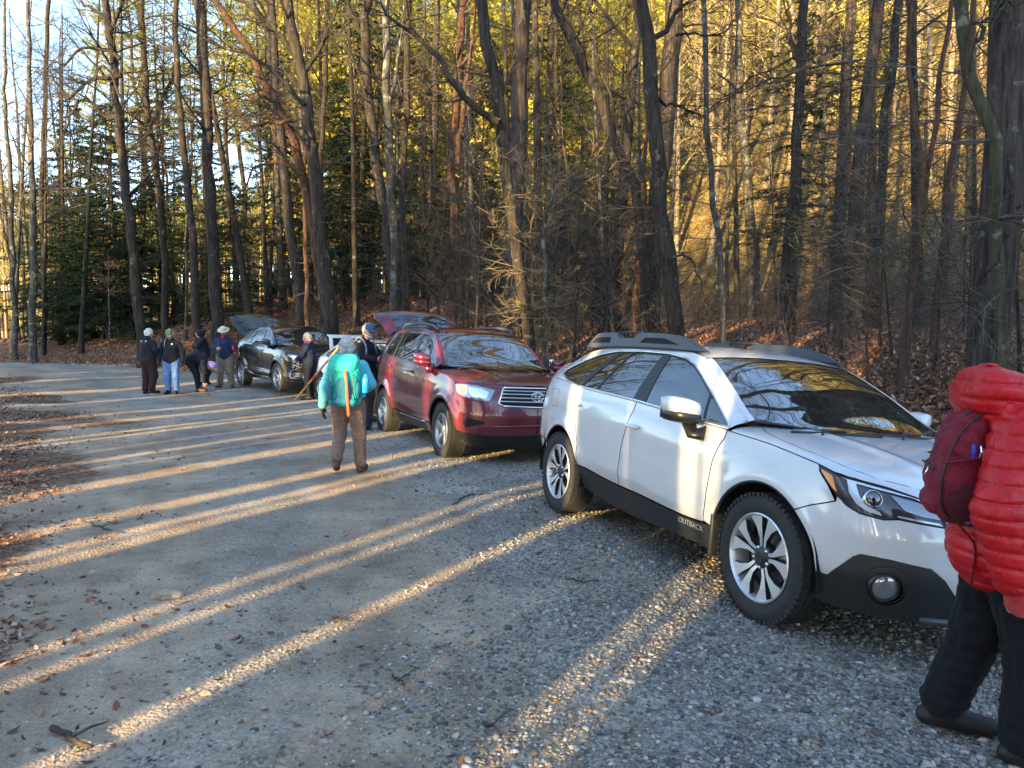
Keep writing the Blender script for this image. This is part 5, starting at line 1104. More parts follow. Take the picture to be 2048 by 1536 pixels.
WC = dict(wb=2.745, gap=.0045, R=.36, rim=.243, arch=.415, yo=.905, tw=.225, xf=.93, xr=-3.78, cowl=-.34,
    plan=[(-3.78, 0), (-3.76, .35), (-3.68, .62), (-3.5, .79), (-3.2, .87), (-2.745, .905), (-1.2, .915), (0, .905), (.35, .885), (.6, .80), (.76, .66), (.87, .42), (.92, .2), (.93, 0)],
    section=[(.10, .13), (.25, .075), (.36, .035), (.44, .012), (.50, .012), (.65, .006), (.78, .006), (.87, .016), (.905, .024), (.94, .040), (1.0, .052), (1.04, .070)],
    belt=[(-3.6, 1.20), (-3.3, 1.20), (-2.98, 1.19), (-2.5, 1.146), (-1.5, 1.099), (-.40, 1.026), (-.2, 1.02), (1.0, 1.0)],
    cant_z=[(-3.6, 1.27), (-3.4, 1.34), (-3.2, 1.395), (-2.8, 1.470), (-2.2, 1.512), (-1.7, 1.516), (-1.3, 1.498), (-1.03, 1.450), (-.7, 1.29), (-.34, 1.080), (-.1, 1.0)],
    cant_y=[(-3.6, .55), (-3.4, .57), (-2.2, .60), (-1.3, .605), (-1.0, .635), (-.7, .70), (-.34, .765), (-.1, .79)],
    roof_z=[(-3.6, 1.37), (-3.4, 1.44), (-2.9, 1.515), (-2.3, 1.555), (-1.7, 1.562), (-1.3, 1.545), (-1.0, 1.49), (-.7, 1.36), (-.34, 1.17), (-.1, 1.06), (0, 1.04)],
    shoulder=[(-.9, 1.07), (-.40, 1.018), (0, .985), (.25, .953), (.40, .934), (.54, .905), (.67, .888), (.82, .866), (.94, .835), (1.05, .81), (1.3, .79), (1.6, .785)],
    nose=[(.12, -.14), (.25, -.08), (.4, -.02), (.5, .0), (.62, 0), (.7, -.015), (.78, -.055), (.85, -.12), (1.0, -.25)], tail=[(.3, .02), (.5, 0), (.8, .03), (1.0, .10), (1.2, .20), (1.4, .30)],
    hood_z=[(-.4, 1.075), (-.25, 1.065), (0, 1.045), (.3, 1.0), (.55, .94), (.72, .87), (.80, .82), (.85, .79)], hp=3.0,
    hood_poly=[(-.36, .66), (-.19, .755), (0, .795), (.18, .80), (.33, .785), (.45, .745), (.57, .67), (.66, .56), (.735, .40), (.785, .2), (.795, 0)], fender_top_x1=.70, hood_rib=.012,
    dlo=[(-.40, 1.035), (-1.5, 1.105), (-2.55, 1.152), (-2.80, 1.185), (-2.98, 1.230), (-3.02, 1.262), (-2.96, 1.30), (-2.78, 1.375), (-2.55, 1.438), (-2.30, 1.470), (-1.9, 1.480), (-1.5, 1.472), (-1.25, 1.445), (-1.09, 1.400), (-.960, 1.340), (-.70, 1.205)],
    panes=[[(-.43, 1.045), (-.665, 1.060), (-.735, 1.200), (-.695, 1.192)], [(-.685, 1.062), (-1.405, 1.107), (-1.472, 1.458), (-1.27, 1.433), (-1.10, 1.390), (-.97, 1.330), (-.765, 1.222)], [(-1.585, 1.118), (-2.18, 1.146), (-2.02, 1.466), (-1.585, 1.464)], [(-2.205, 1.147), (-2.465, 1.160), (-2.215, 1.460), (-2.05, 1.466)], [(-2.56, 1.165), (-2.80, 1.196), (-2.95, 1.238), (-2.985, 1.264), (-2.94, 1.292), (-2.77, 1.362), (-2.54, 1.425), (-2.32, 1.458)]],
    pane_of=['front', 'front', 'rear', 'rear', 'none'],
    sill=[(-2.5, .50), (-2.32, .485), (-1.5, .437), (-.4, .440), (-.3, .455), (0, .48)], floor=[(-2.5, .34), (-2.3, .30), (-.4, .27), (0, .27)],
    doors=([(-.40, 1.020), (-.41, .97), (-.465, .82), (-.50, .62), (-.512, .44)], [(-1.50, 1.1), (-1.525, .98), (-1.60, .75), (-1.63, .60), (-1.637, .437)], [(-2.66, 1.165), (-2.63, 1.05), (-2.53, .92), (-2.42, .80), (-2.35, .66), (-2.335, .485)]),
    handles=[(-1.46, .915), (-2.452, .988)], fender_front=[(.265, .680), (.36, .725), (.50, .770), (.465, .845), (.405, .905)], fender_u1=.395, quarter_u0=-3.5, tail_x=-3.3, rear_bumper_z=.60, ws=(-.34, -1.04), roof_end=-3.42, bow=.10, ws_bow=.24, steer=R(0), style='split', mirror_foot=(-.60, .885, .975), trim=M_CHR, seat_z=.62)

def front_lamp(B, car, s, c, outline, parts, name='headlight'):
    """outline and parts in the (u, z) of the body side; parts: (name, polygon, offset, material)"""
    hl = PB().patch(B.side, outline, (), .03, -.004, (s,)).build(name, M_BASE, car)
    PB().patch(B.side, outline, (shrink(outline, .007),), .03, .002, (s,)).build('lamp_rim', M_BLK, hl)
    for nm, poly, off, m in parts: PB().patch(B.side, poly, (), .02, off, (s,)).build(nm, m, hl)
    return hl
def pos_on(B, u, z, s, off=0.0):
    P = B.side(np.array([u, u + .01, u]), np.array([z, z, z + .01])) * [1, s, 1]; n = np.cross(P[1] - P[0], P[2] - P[0]); n /= np.linalg.norm(n)
    if (n * [P[0][0] + 1.4, P[0][1], 0]).sum() < 0: n = -n
    return P[0] + n * off, n
def round_lamp(B, car, s, u, z, r, name, m=M_LENS, ring=M_BLK, off=.0, fwd=True):
    p, n = pos_on(B, u, z, s, off); n = n * .6 + np.array([1, 0, 0]) * .4 if fwd else n; n /= np.linalg.norm(n)
    b = MB(); b.lathe([(.004, r), (.012, r * .86), (.018, r * .5), (.020, .001)], p, n, 28); o = b.build(name, m, car)
    b = MB(); b.lathe([(-.03, r * 1.30), (.004, r * 1.22), (.012, r * 1.08), (.004, r * 1.0), (-.02, r * .98)], p, n, 28); b.build('bezel', ring, o)
    b = MB(); b.lathe([(-.01, r * .98), (-.025, r * .5), (-.012, .001)], p, n, 20); b.build('reflector', M_CHR, o); return o

def white_wagon():
    c = WC; paint = P_WHITE
    car, B, doors, body = base_car(c, 'white_wagon', 'white station wagon with grey roof rails parked first, beside the person in red', paint, (0, 0, 0), 0)
    th, cr = -1.218, .085; fw = Vector((math.cos(th), math.sin(th), 0)); s0 = Vector((fw.y, -fw.x, 0)); up = Vector((0, 0, 1)); sd = s0 * math.cos(cr) + up * math.sin(cr); u2 = up * math.cos(cr) - s0 * math.sin(cr)
    M = Matrix.Identity(4)
    for i in range(3): M[i][0], M[i][1], M[i][2] = fw[i], -sd[i], u2[i]
    M.translation = (2.17, 4.33, -.9 * math.sin(cr)); car.matrix_world = M; U = B.uz
    lampo = [(.384, .931), (.437, .924), (.538, .899), (.668, .882), (.822, .860), (.935, .829), (.985, .79), (1.0, .745), (1.005, .718), (.899, .726), (.792, .735), (.721, .724), (.615, .735), (.555, .762), (.514, .80), (.467, .852)]
    R2 = rnd
    for s in (1, -1):
        hl = front_lamp(B, car, s, c, lampo, [
            ('turn_signal', rnd([(.410, .913), (.508, .890), (.520, .812), (.472, .852)], .012), .001, M_AMB),
            ('light_guide', rnd([(.545, .888), (.60, .880), (.590, .82), (.610, .775), (.66, .748), (.72, .738), (.715, .752), (.665, .775), (.64, .81), (.645, .868), (.90, .832), (.94, .816), (.93, .828), (.82, .853), (.66, .876)], .008), .003, M_WHT),
            ('reflector', rnd([(.80, .836), (.93, .812), (.968, .785), (.985, .75), (.90, .757), (.83, .775)], .01), .001, M_LENS),
            ('marker_strip', rnd([(.79, .75), (.97, .735), (.985, .724), (.79, .742)], .003), .002, M_WHT)])
        round_lamp(B, hl, s, .705, .808, .036, 'projector', m=M_GLASSD, ring=M_CHR, off=.004)
    # painted bumper
    bp = PB(); um = B.umax - .004
    A = c['arch']; arc0 = math.asin((.680 - c['R']) / A); arc1 = math.asin((.41 - c['R']) / A)
    arcp = [(U(A * math.cos(t)), c['R'] + A * math.sin(t)) for t in np.linspace(arc1, arc0, 10)]
    clad_top = [(.405, .395), (.478, .398), (.585, .520), (.62, .540), (.757, .539), (.928, .522), (1.0, .47), (1.07, .395), (1.12, .35), (1.2, .33), (um, .33)]
    top_ = [(u, float(spl(c['shoulder'], u))) for u in np.linspace(um, 1.04, 12)]
    bumper = arcp + [(.36, .725), (.50, .770)] + [(.514, .797), (.555, .759), (.615, .732), (.721, .721), (.792, .732), (.899, .723), (1.008, .715), (1.004, .745), (.99, .79), (1.03, .815)] + top_[::-1] + clad_top[::-1][:-0 or None]
    grille = [(1.10, .775), (um, .775), (um, .50), (1.22, .50), (1.12, .60)]
    bp.patch(B.side, shrink(bumper, .002), (grille,), .04, 0, (1, -1), rim=.02); bp.build('bumper', paint, car)
    g = PB().patch(B.side, grille, (), .05, -.02, (1, -1)).build('grille', M_BLK, car); gb = MB()
    for z in (.56, .60, .64, .68, .72): 
        us = np.linspace(1.13, um, 8); P = B.side(us, np.full(8, z)); gb.tube(np.vstack([P, (P * [1, -1, 1])[::-1]]), .008, 6)
    gb.build('grille_bar', M_BLK, g); gb = MB(); P = B.side(np.linspace(1.10, um, 8), np.full(8, .745)); gb.tube(np.vstack([P, (P * [1, -1, 1])[::-1]]) + [.004, 0, 0], .013, 8); gb.build('grille_wing', M_CHR, g)
    # dark lower cladding of the nose
    floor_ = [(.30, .27), (.473, .245), (.733, .235), (1.03, .25), (1.2, .25), (um, .25)]
    ar = [(U(A * math.cos(t)), c['R'] + A * math.sin(t)) for t in np.linspace(-.20, arc1, 8)]
    cb = PB(); cb.patch(B.side, ar + clad_top + floor_[::-1], (circ(.751, .398, .074, 24),), .035, .005, (1, -1), rim=.03)
    lc = cb.build('bumper_cladding', M_CLAD, car); [PB().patch(B.side, circ(.751, .398, .112, 24), (circ(.751, .398, .085, 24),), .03, .012, (q_,), rim=.012).build('fog_surround', M_CLAD, lc) for q_ in (1, -1)]
    [PB().patch(B.side, circ(.751, .398, .085, 24), (), .03, -.03, (q_,)).build('fog_recess', M_DARK, lc) for q_ in (1, -1)]
    for s in (1, -1): round_lamp(B, car, s, .748, .398, .062, 'fog_lamp', off=-.004)
    ck = MB(); P = B.side(np.linspace(.93, um, 12), np.full(12, .255)); P = np.vstack([P, (P * [1, -1, 1])[::-1]]) + [.004, 0, 0]; ck.tube(P, .02, 6); ck.build('chin', M_RAIL, lc)
    # rear corner
    us = B.umin + .004; rb = PB(); wb = c['wb']; a0 = math.pi - 0
    arr = [(U(-wb - A * math.cos(t)), c['R'] + A * math.sin(t)) for t in np.linspace(math.asin((.60 - c['R']) / A), math.asin((.36 - c['R']) / A), 8)]
    rb.patch(B.side, shrink(arr[:5] + [(U(-3.60) , .47), (us, .47), (us, .60)][0:3], .002), (), .04, 0, (1, -1), rim=.02); rb.build('rear_bumper', paint, car)
    rc = PB(); rc.patch(B.side, [arr[4]] + arr[5:] + [(U(-3.2), .30), (us, .30), (us, .47), (U(-3.6), .47)], (), .05, .006, (1, -1), rim=.02); rc.build('rear_cladding', M_CLAD, car)
    for s in (1, -1):
        tl = PB().patch(B.side, rnd([(U(-3.30), 1.085), (U(-3.42), .97), (U(-3.60), .88), (U(-3.72), .90), (U(-3.72) - .1, 1.0), (U(-3.72) - .1, 1.10)], .02), (), .03, .006, (s,), rim=.02).build('tail_lamp', M_RED, car)
    fu = PB().patch(B.side, rnd([(-3.05, 1.09), (-2.88, 1.09), (-2.87, .93), (-3.04, .93)], .03), (rnd([(-3.046, 1.086), (-2.884, 1.086), (-2.874, .934), (-3.036, .934)], .03),), .02, .0008, (-1,)).build('fuel_flap', M_BLK, body)
    # roof rails
    for s in (1, -1):
        rl = [(-2.97, 1.492), (-2.86, 1.585), (-2.78, 1.640), (-2.70, 1.652), (-2.40, 1.655), (-2.33, 1.600), (-2.10, 1.598), (-2.02, 1.655), (-1.60, 1.640), (-1.42, 1.622), (-1.22, 1.565), (-1.05, 1.492), (-1.35, 1.500), (-1.8, 1.512), (-2.4, 1.512)]
        rl = [(x, 1.5 + (z - 1.5) * .88 if z > 1.5 else z) for x, z in rl]
        Mx = lambda x, z, h: (x, s * (.575 + h + (1.65 - z) * .12), z)
        b = MB(); P_ = rnd(rl, .02, 2); n = len(P_); 
        tri = [(0)]; b.prism(P_, -.022, .022, Mx); r_ = b.build('roof_rail', M_RAIL, car, smooth=False)
        bm = bmesh.new(); bm.from_mesh(r_.data); bmesh.ops.bevel(bm, geom=[e for e in bm.edges if len(e.link_faces) == 2 and e.calc_face_angle(0) > 1.2], offset=.007, segments=2, affect='EDGES'); bm.to_mesh(r_.data); bm.free(); r_.data.polygons.foreach_set('use_smooth', [True] * len(r_.data.polygons)); sharp(r_.data, 30)
        b = MB(); b.tube([Mx(-2.42, 1.634, 0), Mx(-2.2, 1.64, 0), Mx(-2.0, 1.636, 0)], .010, 6)
        for q in ([(-2.84, 1.54), (-2.76, 1.590), (-2.50, 1.594), (-2.50, 1.548)], [(-1.98, 1.552), (-1.90, 1.594), (-1.62, 1.588), (-1.40, 1.54)]):
            b2 = MB(); b2.prism(rnd(q, .012, 2), .018, .026, Mx); b2.build('recess_shade', M_DARK, r_, smooth=False)  # near-black plates standing proud paint the shade of the rail's hollows
        b.build('cross_bar', M_RAIL, r_)
    mirror(car, B, c, paint, (-.70, 1.005, 1.10), (.21, .235, .185), doors)
    # wipers
    for y0, y1, k in ((.55, -.05, 1), (-.05, -.62, 1)):
        ys = np.linspace(y0, y1, 8); xs = -.15 + .04 * (np.abs(ys) < 2) + .09 * (1 - (ys / .72)**2) + np.linspace(0, -.05, 8); P = B.top(xs, ys) + [0, 0, .012]; m = MB(); m.tube(P, .008, 5); q = P[6] + [.10, .02, -.06]; m.tube([q, P[5] + [.03, 0, .02], P[3] + [0, 0, .012]], .009, 5); m.build('wiper', M_BLK, car)
    # name on the sill
    for s in (-1, 1):
        p, n = pos_on(B, -.66, .372, s, .018); X = Vector((-s * 1.0, 0, 0)) * -1 if s < 0 else Vector((-1, 0, 0))
        X = Vector((1, 0, .0)) if s < 0 else Vector((-1, 0, 0)); Y = Vector((0, 0, 1)); Z = X.cross(Y); Mt = Matrix.Identity(4)
        for i in range(3): Mt[i][0], Mt[i][1], Mt[i][2], Mt[i][3] = X[i] * 1.25, Y[i], Z[i], p[i]
        lettering('OUTBACK', .047, .002, M_RAILC, car, Mt)
    for s in (1, -1):   # mud flap behind the front wheel
        b = MB(); b.box((-.405, s * .865, .38), (.03, .12, .26), None, .012); b.build('mud_flap', M_CLAD, car)
M_RAILC = mat('badge_grey', (.30, .31, .33), .4, .4)
white_wagon()
# ------------------------------------------------------------------ the dark red and the black sport utility cars
P_RED = mat('maroon_paint', (.105, .005, .017), .28, .15, coat=1.0); P_BLACK = mat('black_paint', (.006, .007, .009), .25, .0, coat=.8)
add_dust(P_RED, (.105, .005, .017), amt=.08); add_dust(P_BLACK, (.006, .007, .009), amt=.08)
MC = dict(wb=2.79, R=.372, rim=.225, arch=.435, yo=.945, tw=.235, xf=.93, xr=-3.82, cowl=-.40, flare=.03,
    plan=[(-3.82, 0), (-3.80, .38), (-3.72, .68), (-3.55, .84), (-3.2, .925), (-2.79, .945), (-1.2, .950), (0, .945), (.35, .925), (.58, .86), (.74, .73), (.86, .5), (.92, .25), (.93, 0)],
    section=[(.05, .15), (.18, .085), (.28, .04), (.36, .018), (.42, .012), (.55, .004), (.68, .004), (.78, .012), (.86, .022), (.93, .040), (1.0, .062), (1.04, .08)],
    belt=[(-3.8, 1.31), (-3.3, 1.31), (-2.98, 1.305), (-2.4, 1.265), (-1.5, 1.21), (-.45, 1.165), (-.2, 1.15), (1, 1.1)],
    cant_z=[(-3.7, 1.52), (-3.5, 1.62), (-3.2, 1.68), (-2.8, 1.71), (-2.0, 1.725), (-1.5, 1.715), (-1.15, 1.665), (-.85, 1.52), (-.55, 1.32), (-.40, 1.20), (-.2, 1.12)],
    cant_y=[(-3.7, .62), (-3.4, .65), (-2.2, .68), (-1.3, .675), (-1.1, .69), (-.8, .74), (-.40, .80), (-.2, .82)],
    roof_z=[(-3.7, 1.58), (-3.4, 1.69), (-2.9, 1.745), (-2.3, 1.77), (-1.6, 1.765), (-1.25, 1.735), (-1.0, 1.665), (-.7, 1.475), (-.40, 1.29), (-.1, 1.17), (0, 1.13)],
    shoulder=[(-.9, 1.2), (-.42, 1.155), (0, 1.10), (.30, 1.04), (.45, 1.015), (.6, 1.01), (.8, 1.0), (1.0, .985), (1.3, .985), (1.7, .985)],
    nose=[(.12, -.14), (.25, -.08), (.4, -.03), (.5, .0), (.62, 0), (.75, -.02), (.85, -.05), (.95, -.11), (1.1, -.22)], tail=[(.3, .02), (.5, 0), (.8, .03), (1.0, .06), (1.3, .14), (1.5, .25), (1.7, .35)],
    hood_z=[(-.45, 1.19), (-.25, 1.18), (0, 1.16), (.3, 1.125), (.55, 1.085), (.72, 1.045), (.82, 1.01), (.88, .99)], hp=3.0,
    hood_poly=[(-.42, .72), (-.2, .80), (0, .80), (.2, .775), (.33, .745), (.45, .70), (.57, .62), (.66, .52), (.74, .40), (.79, .2), (.80, 0)], fender_top_x1=.66, hood_rib=.015,
    dlo=[(-.48, 1.18), (-1.5, 1.213), (-2.4, 1.27), (-2.85, 1.305), (-2.99, 1.33), (-3.0, 1.38), (-2.88, 1.60), (-2.80, 1.648), (-2.4, 1.665), (-1.9, 1.665), (-1.45, 1.65), (-1.2, 1.62), (-.98, 1.53), (-.78, 1.42)],
    panes=[[(-.53, 1.195), (-1.42, 1.222), (-1.46, 1.635), (-1.22, 1.607), (-1.0, 1.52), (-.79, 1.40)], [(-1.56, 1.228), (-2.22, 1.268), (-2.22, 1.652), (-1.56, 1.640)], [(-2.28, 1.272), (-2.42, 1.28), (-2.40, 1.652), (-2.28, 1.652)], [(-2.50, 1.288), (-2.84, 1.314), (-2.97, 1.338), (-2.98, 1.38), (-2.865, 1.59), (-2.79, 1.634), (-2.5, 1.650)]],
    pane_of=['front', 'rear', 'rear', 'none'],
    sill=[(-2.6, .46), (-2.4, .45), (-.45, .42), (0, .5)], floor=[(-2.5, .30), (-.4, .27), (0, .27)], clad_off=.008,
    doors=([(-.46, 1.155), (-.47, 1.1), (-.52, .9), (-.56, .7), (-.58, .42)], [(-1.50, 1.2), (-1.50, 1.1), (-1.50, .8), (-1.50, .6), (-1.50, .43)], [(-2.60, 1.28), (-2.60, 1.1), (-2.56, .95), (-2.45, .84), (-2.38, .7), (-2.35, .45)]),
    handles=[(-1.40, 1.08), (-2.46, 1.12)], fender_front=[(.27, .735), (.33, .82), (.37, .86), (.38, .95)], fender_u1=.37, quarter_u0=-3.58, tail_x=-3.4, rear_bumper_z=.65, ws=(-.40, -1.14), roof_end=-3.5, bow=.10, ws_bow=.26, steer=R(0), style='plain', mirror_foot=(-.52, .89, 1.17), seat_z=.75)
BC = dict(wb=2.79, R=.375, rim=.245, arch=.435, yo=.93, tw=.235, xf=.98, xr=-3.80, cowl=-.34, flare=.045,
    plan=[(-3.80, 0), (-3.78, .38), (-3.70, .66), (-3.5, .82), (-3.2, .90), (-2.79, .935), (-1.2, .925), (0, .935), (.35, .915), (.60, .84), (.78, .70), (.90, .48), (.97, .22), (.98, 0)],
    section=[(.05, .15), (.15, .08), (.23, .03), (.30, .02), (.38, .045), (.50, .035), (.65, .012), (.78, .010), (.86, .020), (.93, .038), (1.0, .065), (1.04, .085)],
    belt=[(-3.8, 1.27), (-3.2, 1.27), (-2.7, 1.26), (-2.0, 1.225), (-1.2, 1.175), (-.3, 1.145), (1, 1.1)],
    cant_z=[(-3.6, 1.37), (-3.3, 1.45), (-3.0, 1.52), (-2.6, 1.585), (-2.0, 1.645), (-1.5, 1.655), (-1.15, 1.63), (-.85, 1.52), (-.55, 1.33), (-.34, 1.18), (-.2, 1.12)],
    cant_y=[(-3.6, .56), (-3.2, .60), (-2.2, .64), (-1.3, .635), (-1.1, .645), (-.8, .70), (-.34, .78), (-.2, .80)],
    roof_z=[(-3.6, 1.44), (-3.3, 1.53), (-2.8, 1.63), (-2.2, 1.70), (-1.6, 1.71), (-1.25, 1.685), (-1.0, 1.62), (-.7, 1.45), (-.34, 1.26), (-.1, 1.15), (0, 1.12)],
    shoulder=[(-.9, 1.2), (-.36, 1.135), (0, 1.10), (.30, 1.06), (.45, 1.03), (.6, .985), (.8, .95), (1.0, .93), (1.3, .92), (1.8, .92)],
    nose=[(.12, -.14), (.25, -.06), (.4, 0), (.55, .0), (.7, -.01), (.82, -.03), (.9, -.06), (1.0, -.14), (1.1, -.22)], tail=[(.3, .02), (.5, 0), (.8, .03), (1.0, .06), (1.3, .16), (1.5, .35), (1.7, .5)],
    hood_z=[(-.4, 1.17), (-.25, 1.155), (0, 1.14), (.3, 1.11), (.55, 1.06), (.75, 1.0), (.87, .95), (.93, .92)], hp=3.0,
    hood_poly=[(-.36, .72), (-.2, .79), (0, .80), (.2, .775), (.35, .735), (.5, .67), (.62, .58), (.72, .46), (.80, .3), (.85, .15), (.86, 0)], fender_top_x1=.70, hood_rib=.02,
    dlo=[(-.40, 1.155), (-1.2, 1.18), (-2.1, 1.235), (-2.5, 1.265), (-2.78, 1.30), (-2.60, 1.38), (-2.3, 1.49), (-2.05, 1.555), (-1.7, 1.595), (-1.4, 1.60), (-1.15, 1.575), (-.90, 1.48), (-.65, 1.33)],
    panes=[[(-.45, 1.168), (-1.17, 1.19), (-1.27, 1.583), (-1.15, 1.560), (-.91, 1.465), (-.67, 1.32)], [(-1.26, 1.195), (-2.08, 1.246), (-1.95, 1.558), (-1.7, 1.582), (-1.40, 1.586), (-1.35, 1.583)], [(-2.15, 1.250), (-2.48, 1.274), (-2.71, 1.302), (-2.58, 1.362), (-2.29, 1.472), (-2.03, 1.545)]],
    pane_of=['front', 'rear', 'none'],
    sill=[(-2.6, .45), (-2.3, .44), (-.45, .38), (0, .42)], floor=[(-2.5, .28), (-.4, .25), (0, .25)], clad=None, clad_off=.01,
    doors=([(-.38, 1.14), (-.40, 1.05), (-.46, .9), (-.50, .7), (-.53, .38)], [(-1.22, 1.18), (-1.24, 1.1), (-1.30, .8), (-1.32, .6), (-1.33, .40)], [(-2.50, 1.25), (-2.48, 1.1), (-2.42, .95), (-2.35, .84), (-2.32, .7), (-2.31, .44)]),
    handles=[(-1.10, 1.04), (-2.0, 1.09)], fender_front=[(.27, .715), (.42, .80), (.56, .90)], fender_u1=.50, quarter_u0=-3.52, tail_x=-3.25, rear_bumper_z=.65, ws=(-.34, -1.12), roof_end=-3.35, bow=.10, ws_bow=.26, steer=R(0), style='plain', mirror_foot=(-.48, .87, 1.15), seat_z=.72, spw=(.022, .034), spokes=5)

def set_pose(car, ox, oy, oz, th, cr, yh):
    fw = Vector((math.cos(th), math.sin(th), 0)); s0 = Vector((fw.y, -fw.x, 0)); up = Vector((0, 0, 1)); sd = s0 * math.cos(cr) + up * math.sin(cr); u2 = up * math.cos(cr) - s0 * math.sin(cr); M = Matrix.Identity(4)
    for i in range(3): M[i][0], M[i][1], M[i][2] = fw[i], -sd[i], u2[i]
    M.translation = (ox, oy, oz - yh * math.sin(cr)); car.matrix_world = M
def nose(car, B, c, paint, low_z=.30, name='bumper'):
    U = B.uz; A = c['arch']; um = B.umax - .004; sm = c['fender_front']; z0 = sm[0][1]
    arcp = [(U(A * math.cos(t)), c['R'] + A * math.sin(t)) for t in np.linspace(math.asin((low_z + .06 - c['R']) / A), math.asin((z0 - c['R']) / A), 12)]
    top_ = [(u, float(spl(c['shoulder'], u))) for u in np.linspace(sm[-1][0] + .02, um, 20)]
    P = arcp + list(sm[1:]) + top_ + [(um, low_z), (1.0, low_z - .02), (.6, low_z), (.44, low_z + .03)]
    o = PB().patch(B.side, shrink(P, .002), (), .045, 0, (1, -1), rim=.02).build(name, paint, car)
    sk = PB().patch(B.side, [(.5, low_z), (1.0, low_z - .02), (um, low_z), (um, .20), (.55, .22)], (), .06, -.01, (1, -1)).build('lower_valance', M_BLK, car)
    # tail
    us = B.umin + .004; wb = c['wb']; rz = c['rear_bumper_z']
    arr = [(U(-wb - A * math.cos(t)), c['R'] + A * math.sin(t)) for t in np.linspace(math.asin((rz - c['R']) / A), math.asin((.38 - c['R']) / A), 8)]
    PB().patch(B.side, shrink(arr + [(U(-3.4), .33), (us, .33), (us, rz)], .002), (), .05, 0, (1, -1), rim=.02).build('rear_bumper', paint, car)
    return o
def lamps(car, B, outline, parts, tail):
    for s in (1, -1):
        hl = PB().patch(B.side, rnd(outline, .02), (), .04, .002, (s,), rim=.03).build('headlight', M_LENS, car)
        for nm, poly, off, m in parts: PB().patch(B.side, rnd(poly, .008), (), .03, off, (s,)).build(nm, m, hl)
        PB().patch(B.side, rnd(tail, .02), (), .04, .006, (s,), rim=.02).build('tail_lamp', M_RED, car)
def open_gate(car, B, c, paint, paint_in, L, up, prof, wins, name='tailgate'):
    """raised tailgate hinged at the roof's rear edge: prof lists (distance from hinge, height, half width)"""
    hx = c['roof_end'] + .02; hz = float(spl(c['roof_z'], hx)) - .01; P = spl([(p[0], p[1], p[2]) for p in prof], np.linspace(0, prof[-1][0], 14)); t = np.linspace(0, prof[-1][0], 14)
    ca, sa = math.cos(up), math.sin(up); n = 15
    def sheet(off, inset=0.0, sub=None):
        V = []
        for k in range(14):
            for q in np.linspace(-1, 1, n):
                w_ = P[k, 1] - inset; a = t[k]; h = P[k, 0] - .10 * abs(q) ** 2.5 + off; V.append((hx - (a * ca - h * sa), q * w_, hz + a * sa + h * ca))
        return V
    F = [(k * n + i, k * n + i + 1, (k + 1) * n + i + 1, (k + 1) * n + i) for k in range(13) for i in range(n - 1)]
    e = empty('tailgate', (0, 0, 0)); e.parent = car
    m = 14 * n; b = MB(); V1, V2 = sheet(0), sheet(-.07, .03); ring = [i for i in range(n)] + [k * n + n - 1 for k in range(1, 14)] + [13 * n + i for i in range(n - 2, -1, -1)] + [k * n for k in range(12, 0, -1)]
    b.add(V1 + V2, F + [tuple(m + i for i in f[::-1]) for f in F] + [(a, b_, b_ + m, a + m) for a, b_ in zip(ring, ring[1:] + ring[:1])]); b.build('gate_panel', paint, e, auto=45)
    w0, w1 = wins; Fw = [f for f in F if w0 <= t[f[0] // n] < w1 and 2 <= f[0] % n < n - 3]
    MB().add(sheet(.004), Fw).build('gate_glass', M_GLASSD, e)
    li = MB(); li.add(sheet(-.075, .06), Fw and [f[::-1] for f in F if 2 <= f[0] % n < n - 3 and f[0] // n > 1]); li.build('gate_lining', paint_in, e)
    for s in (1, -1):
        A_ = np.array([hx + .02, s * (P[0, 1] - .06), hz - .16]); Bp = np.array([hx - .5 * ca, s * (P[5, 1] - .05), hz + .5 * sa - .04]); st = MB(); st.tube([A_, (A_ + Bp) / 2], .011, 6); st.tube([(A_ + Bp) / 2, Bp], .006, 6); st.build('gas_strut', M_BLK, e)
    return e, hx, hz
def plain_rail(car, pts, y, m, r=.017):
    for s in (1, -1):
        b = MB(); b.tube(curve_pts([(x, s * yy, z) for (x, yy, z) in pts], 24), r, 8, squash=(1, 1.3)); b.build('roof_rail', m, car)

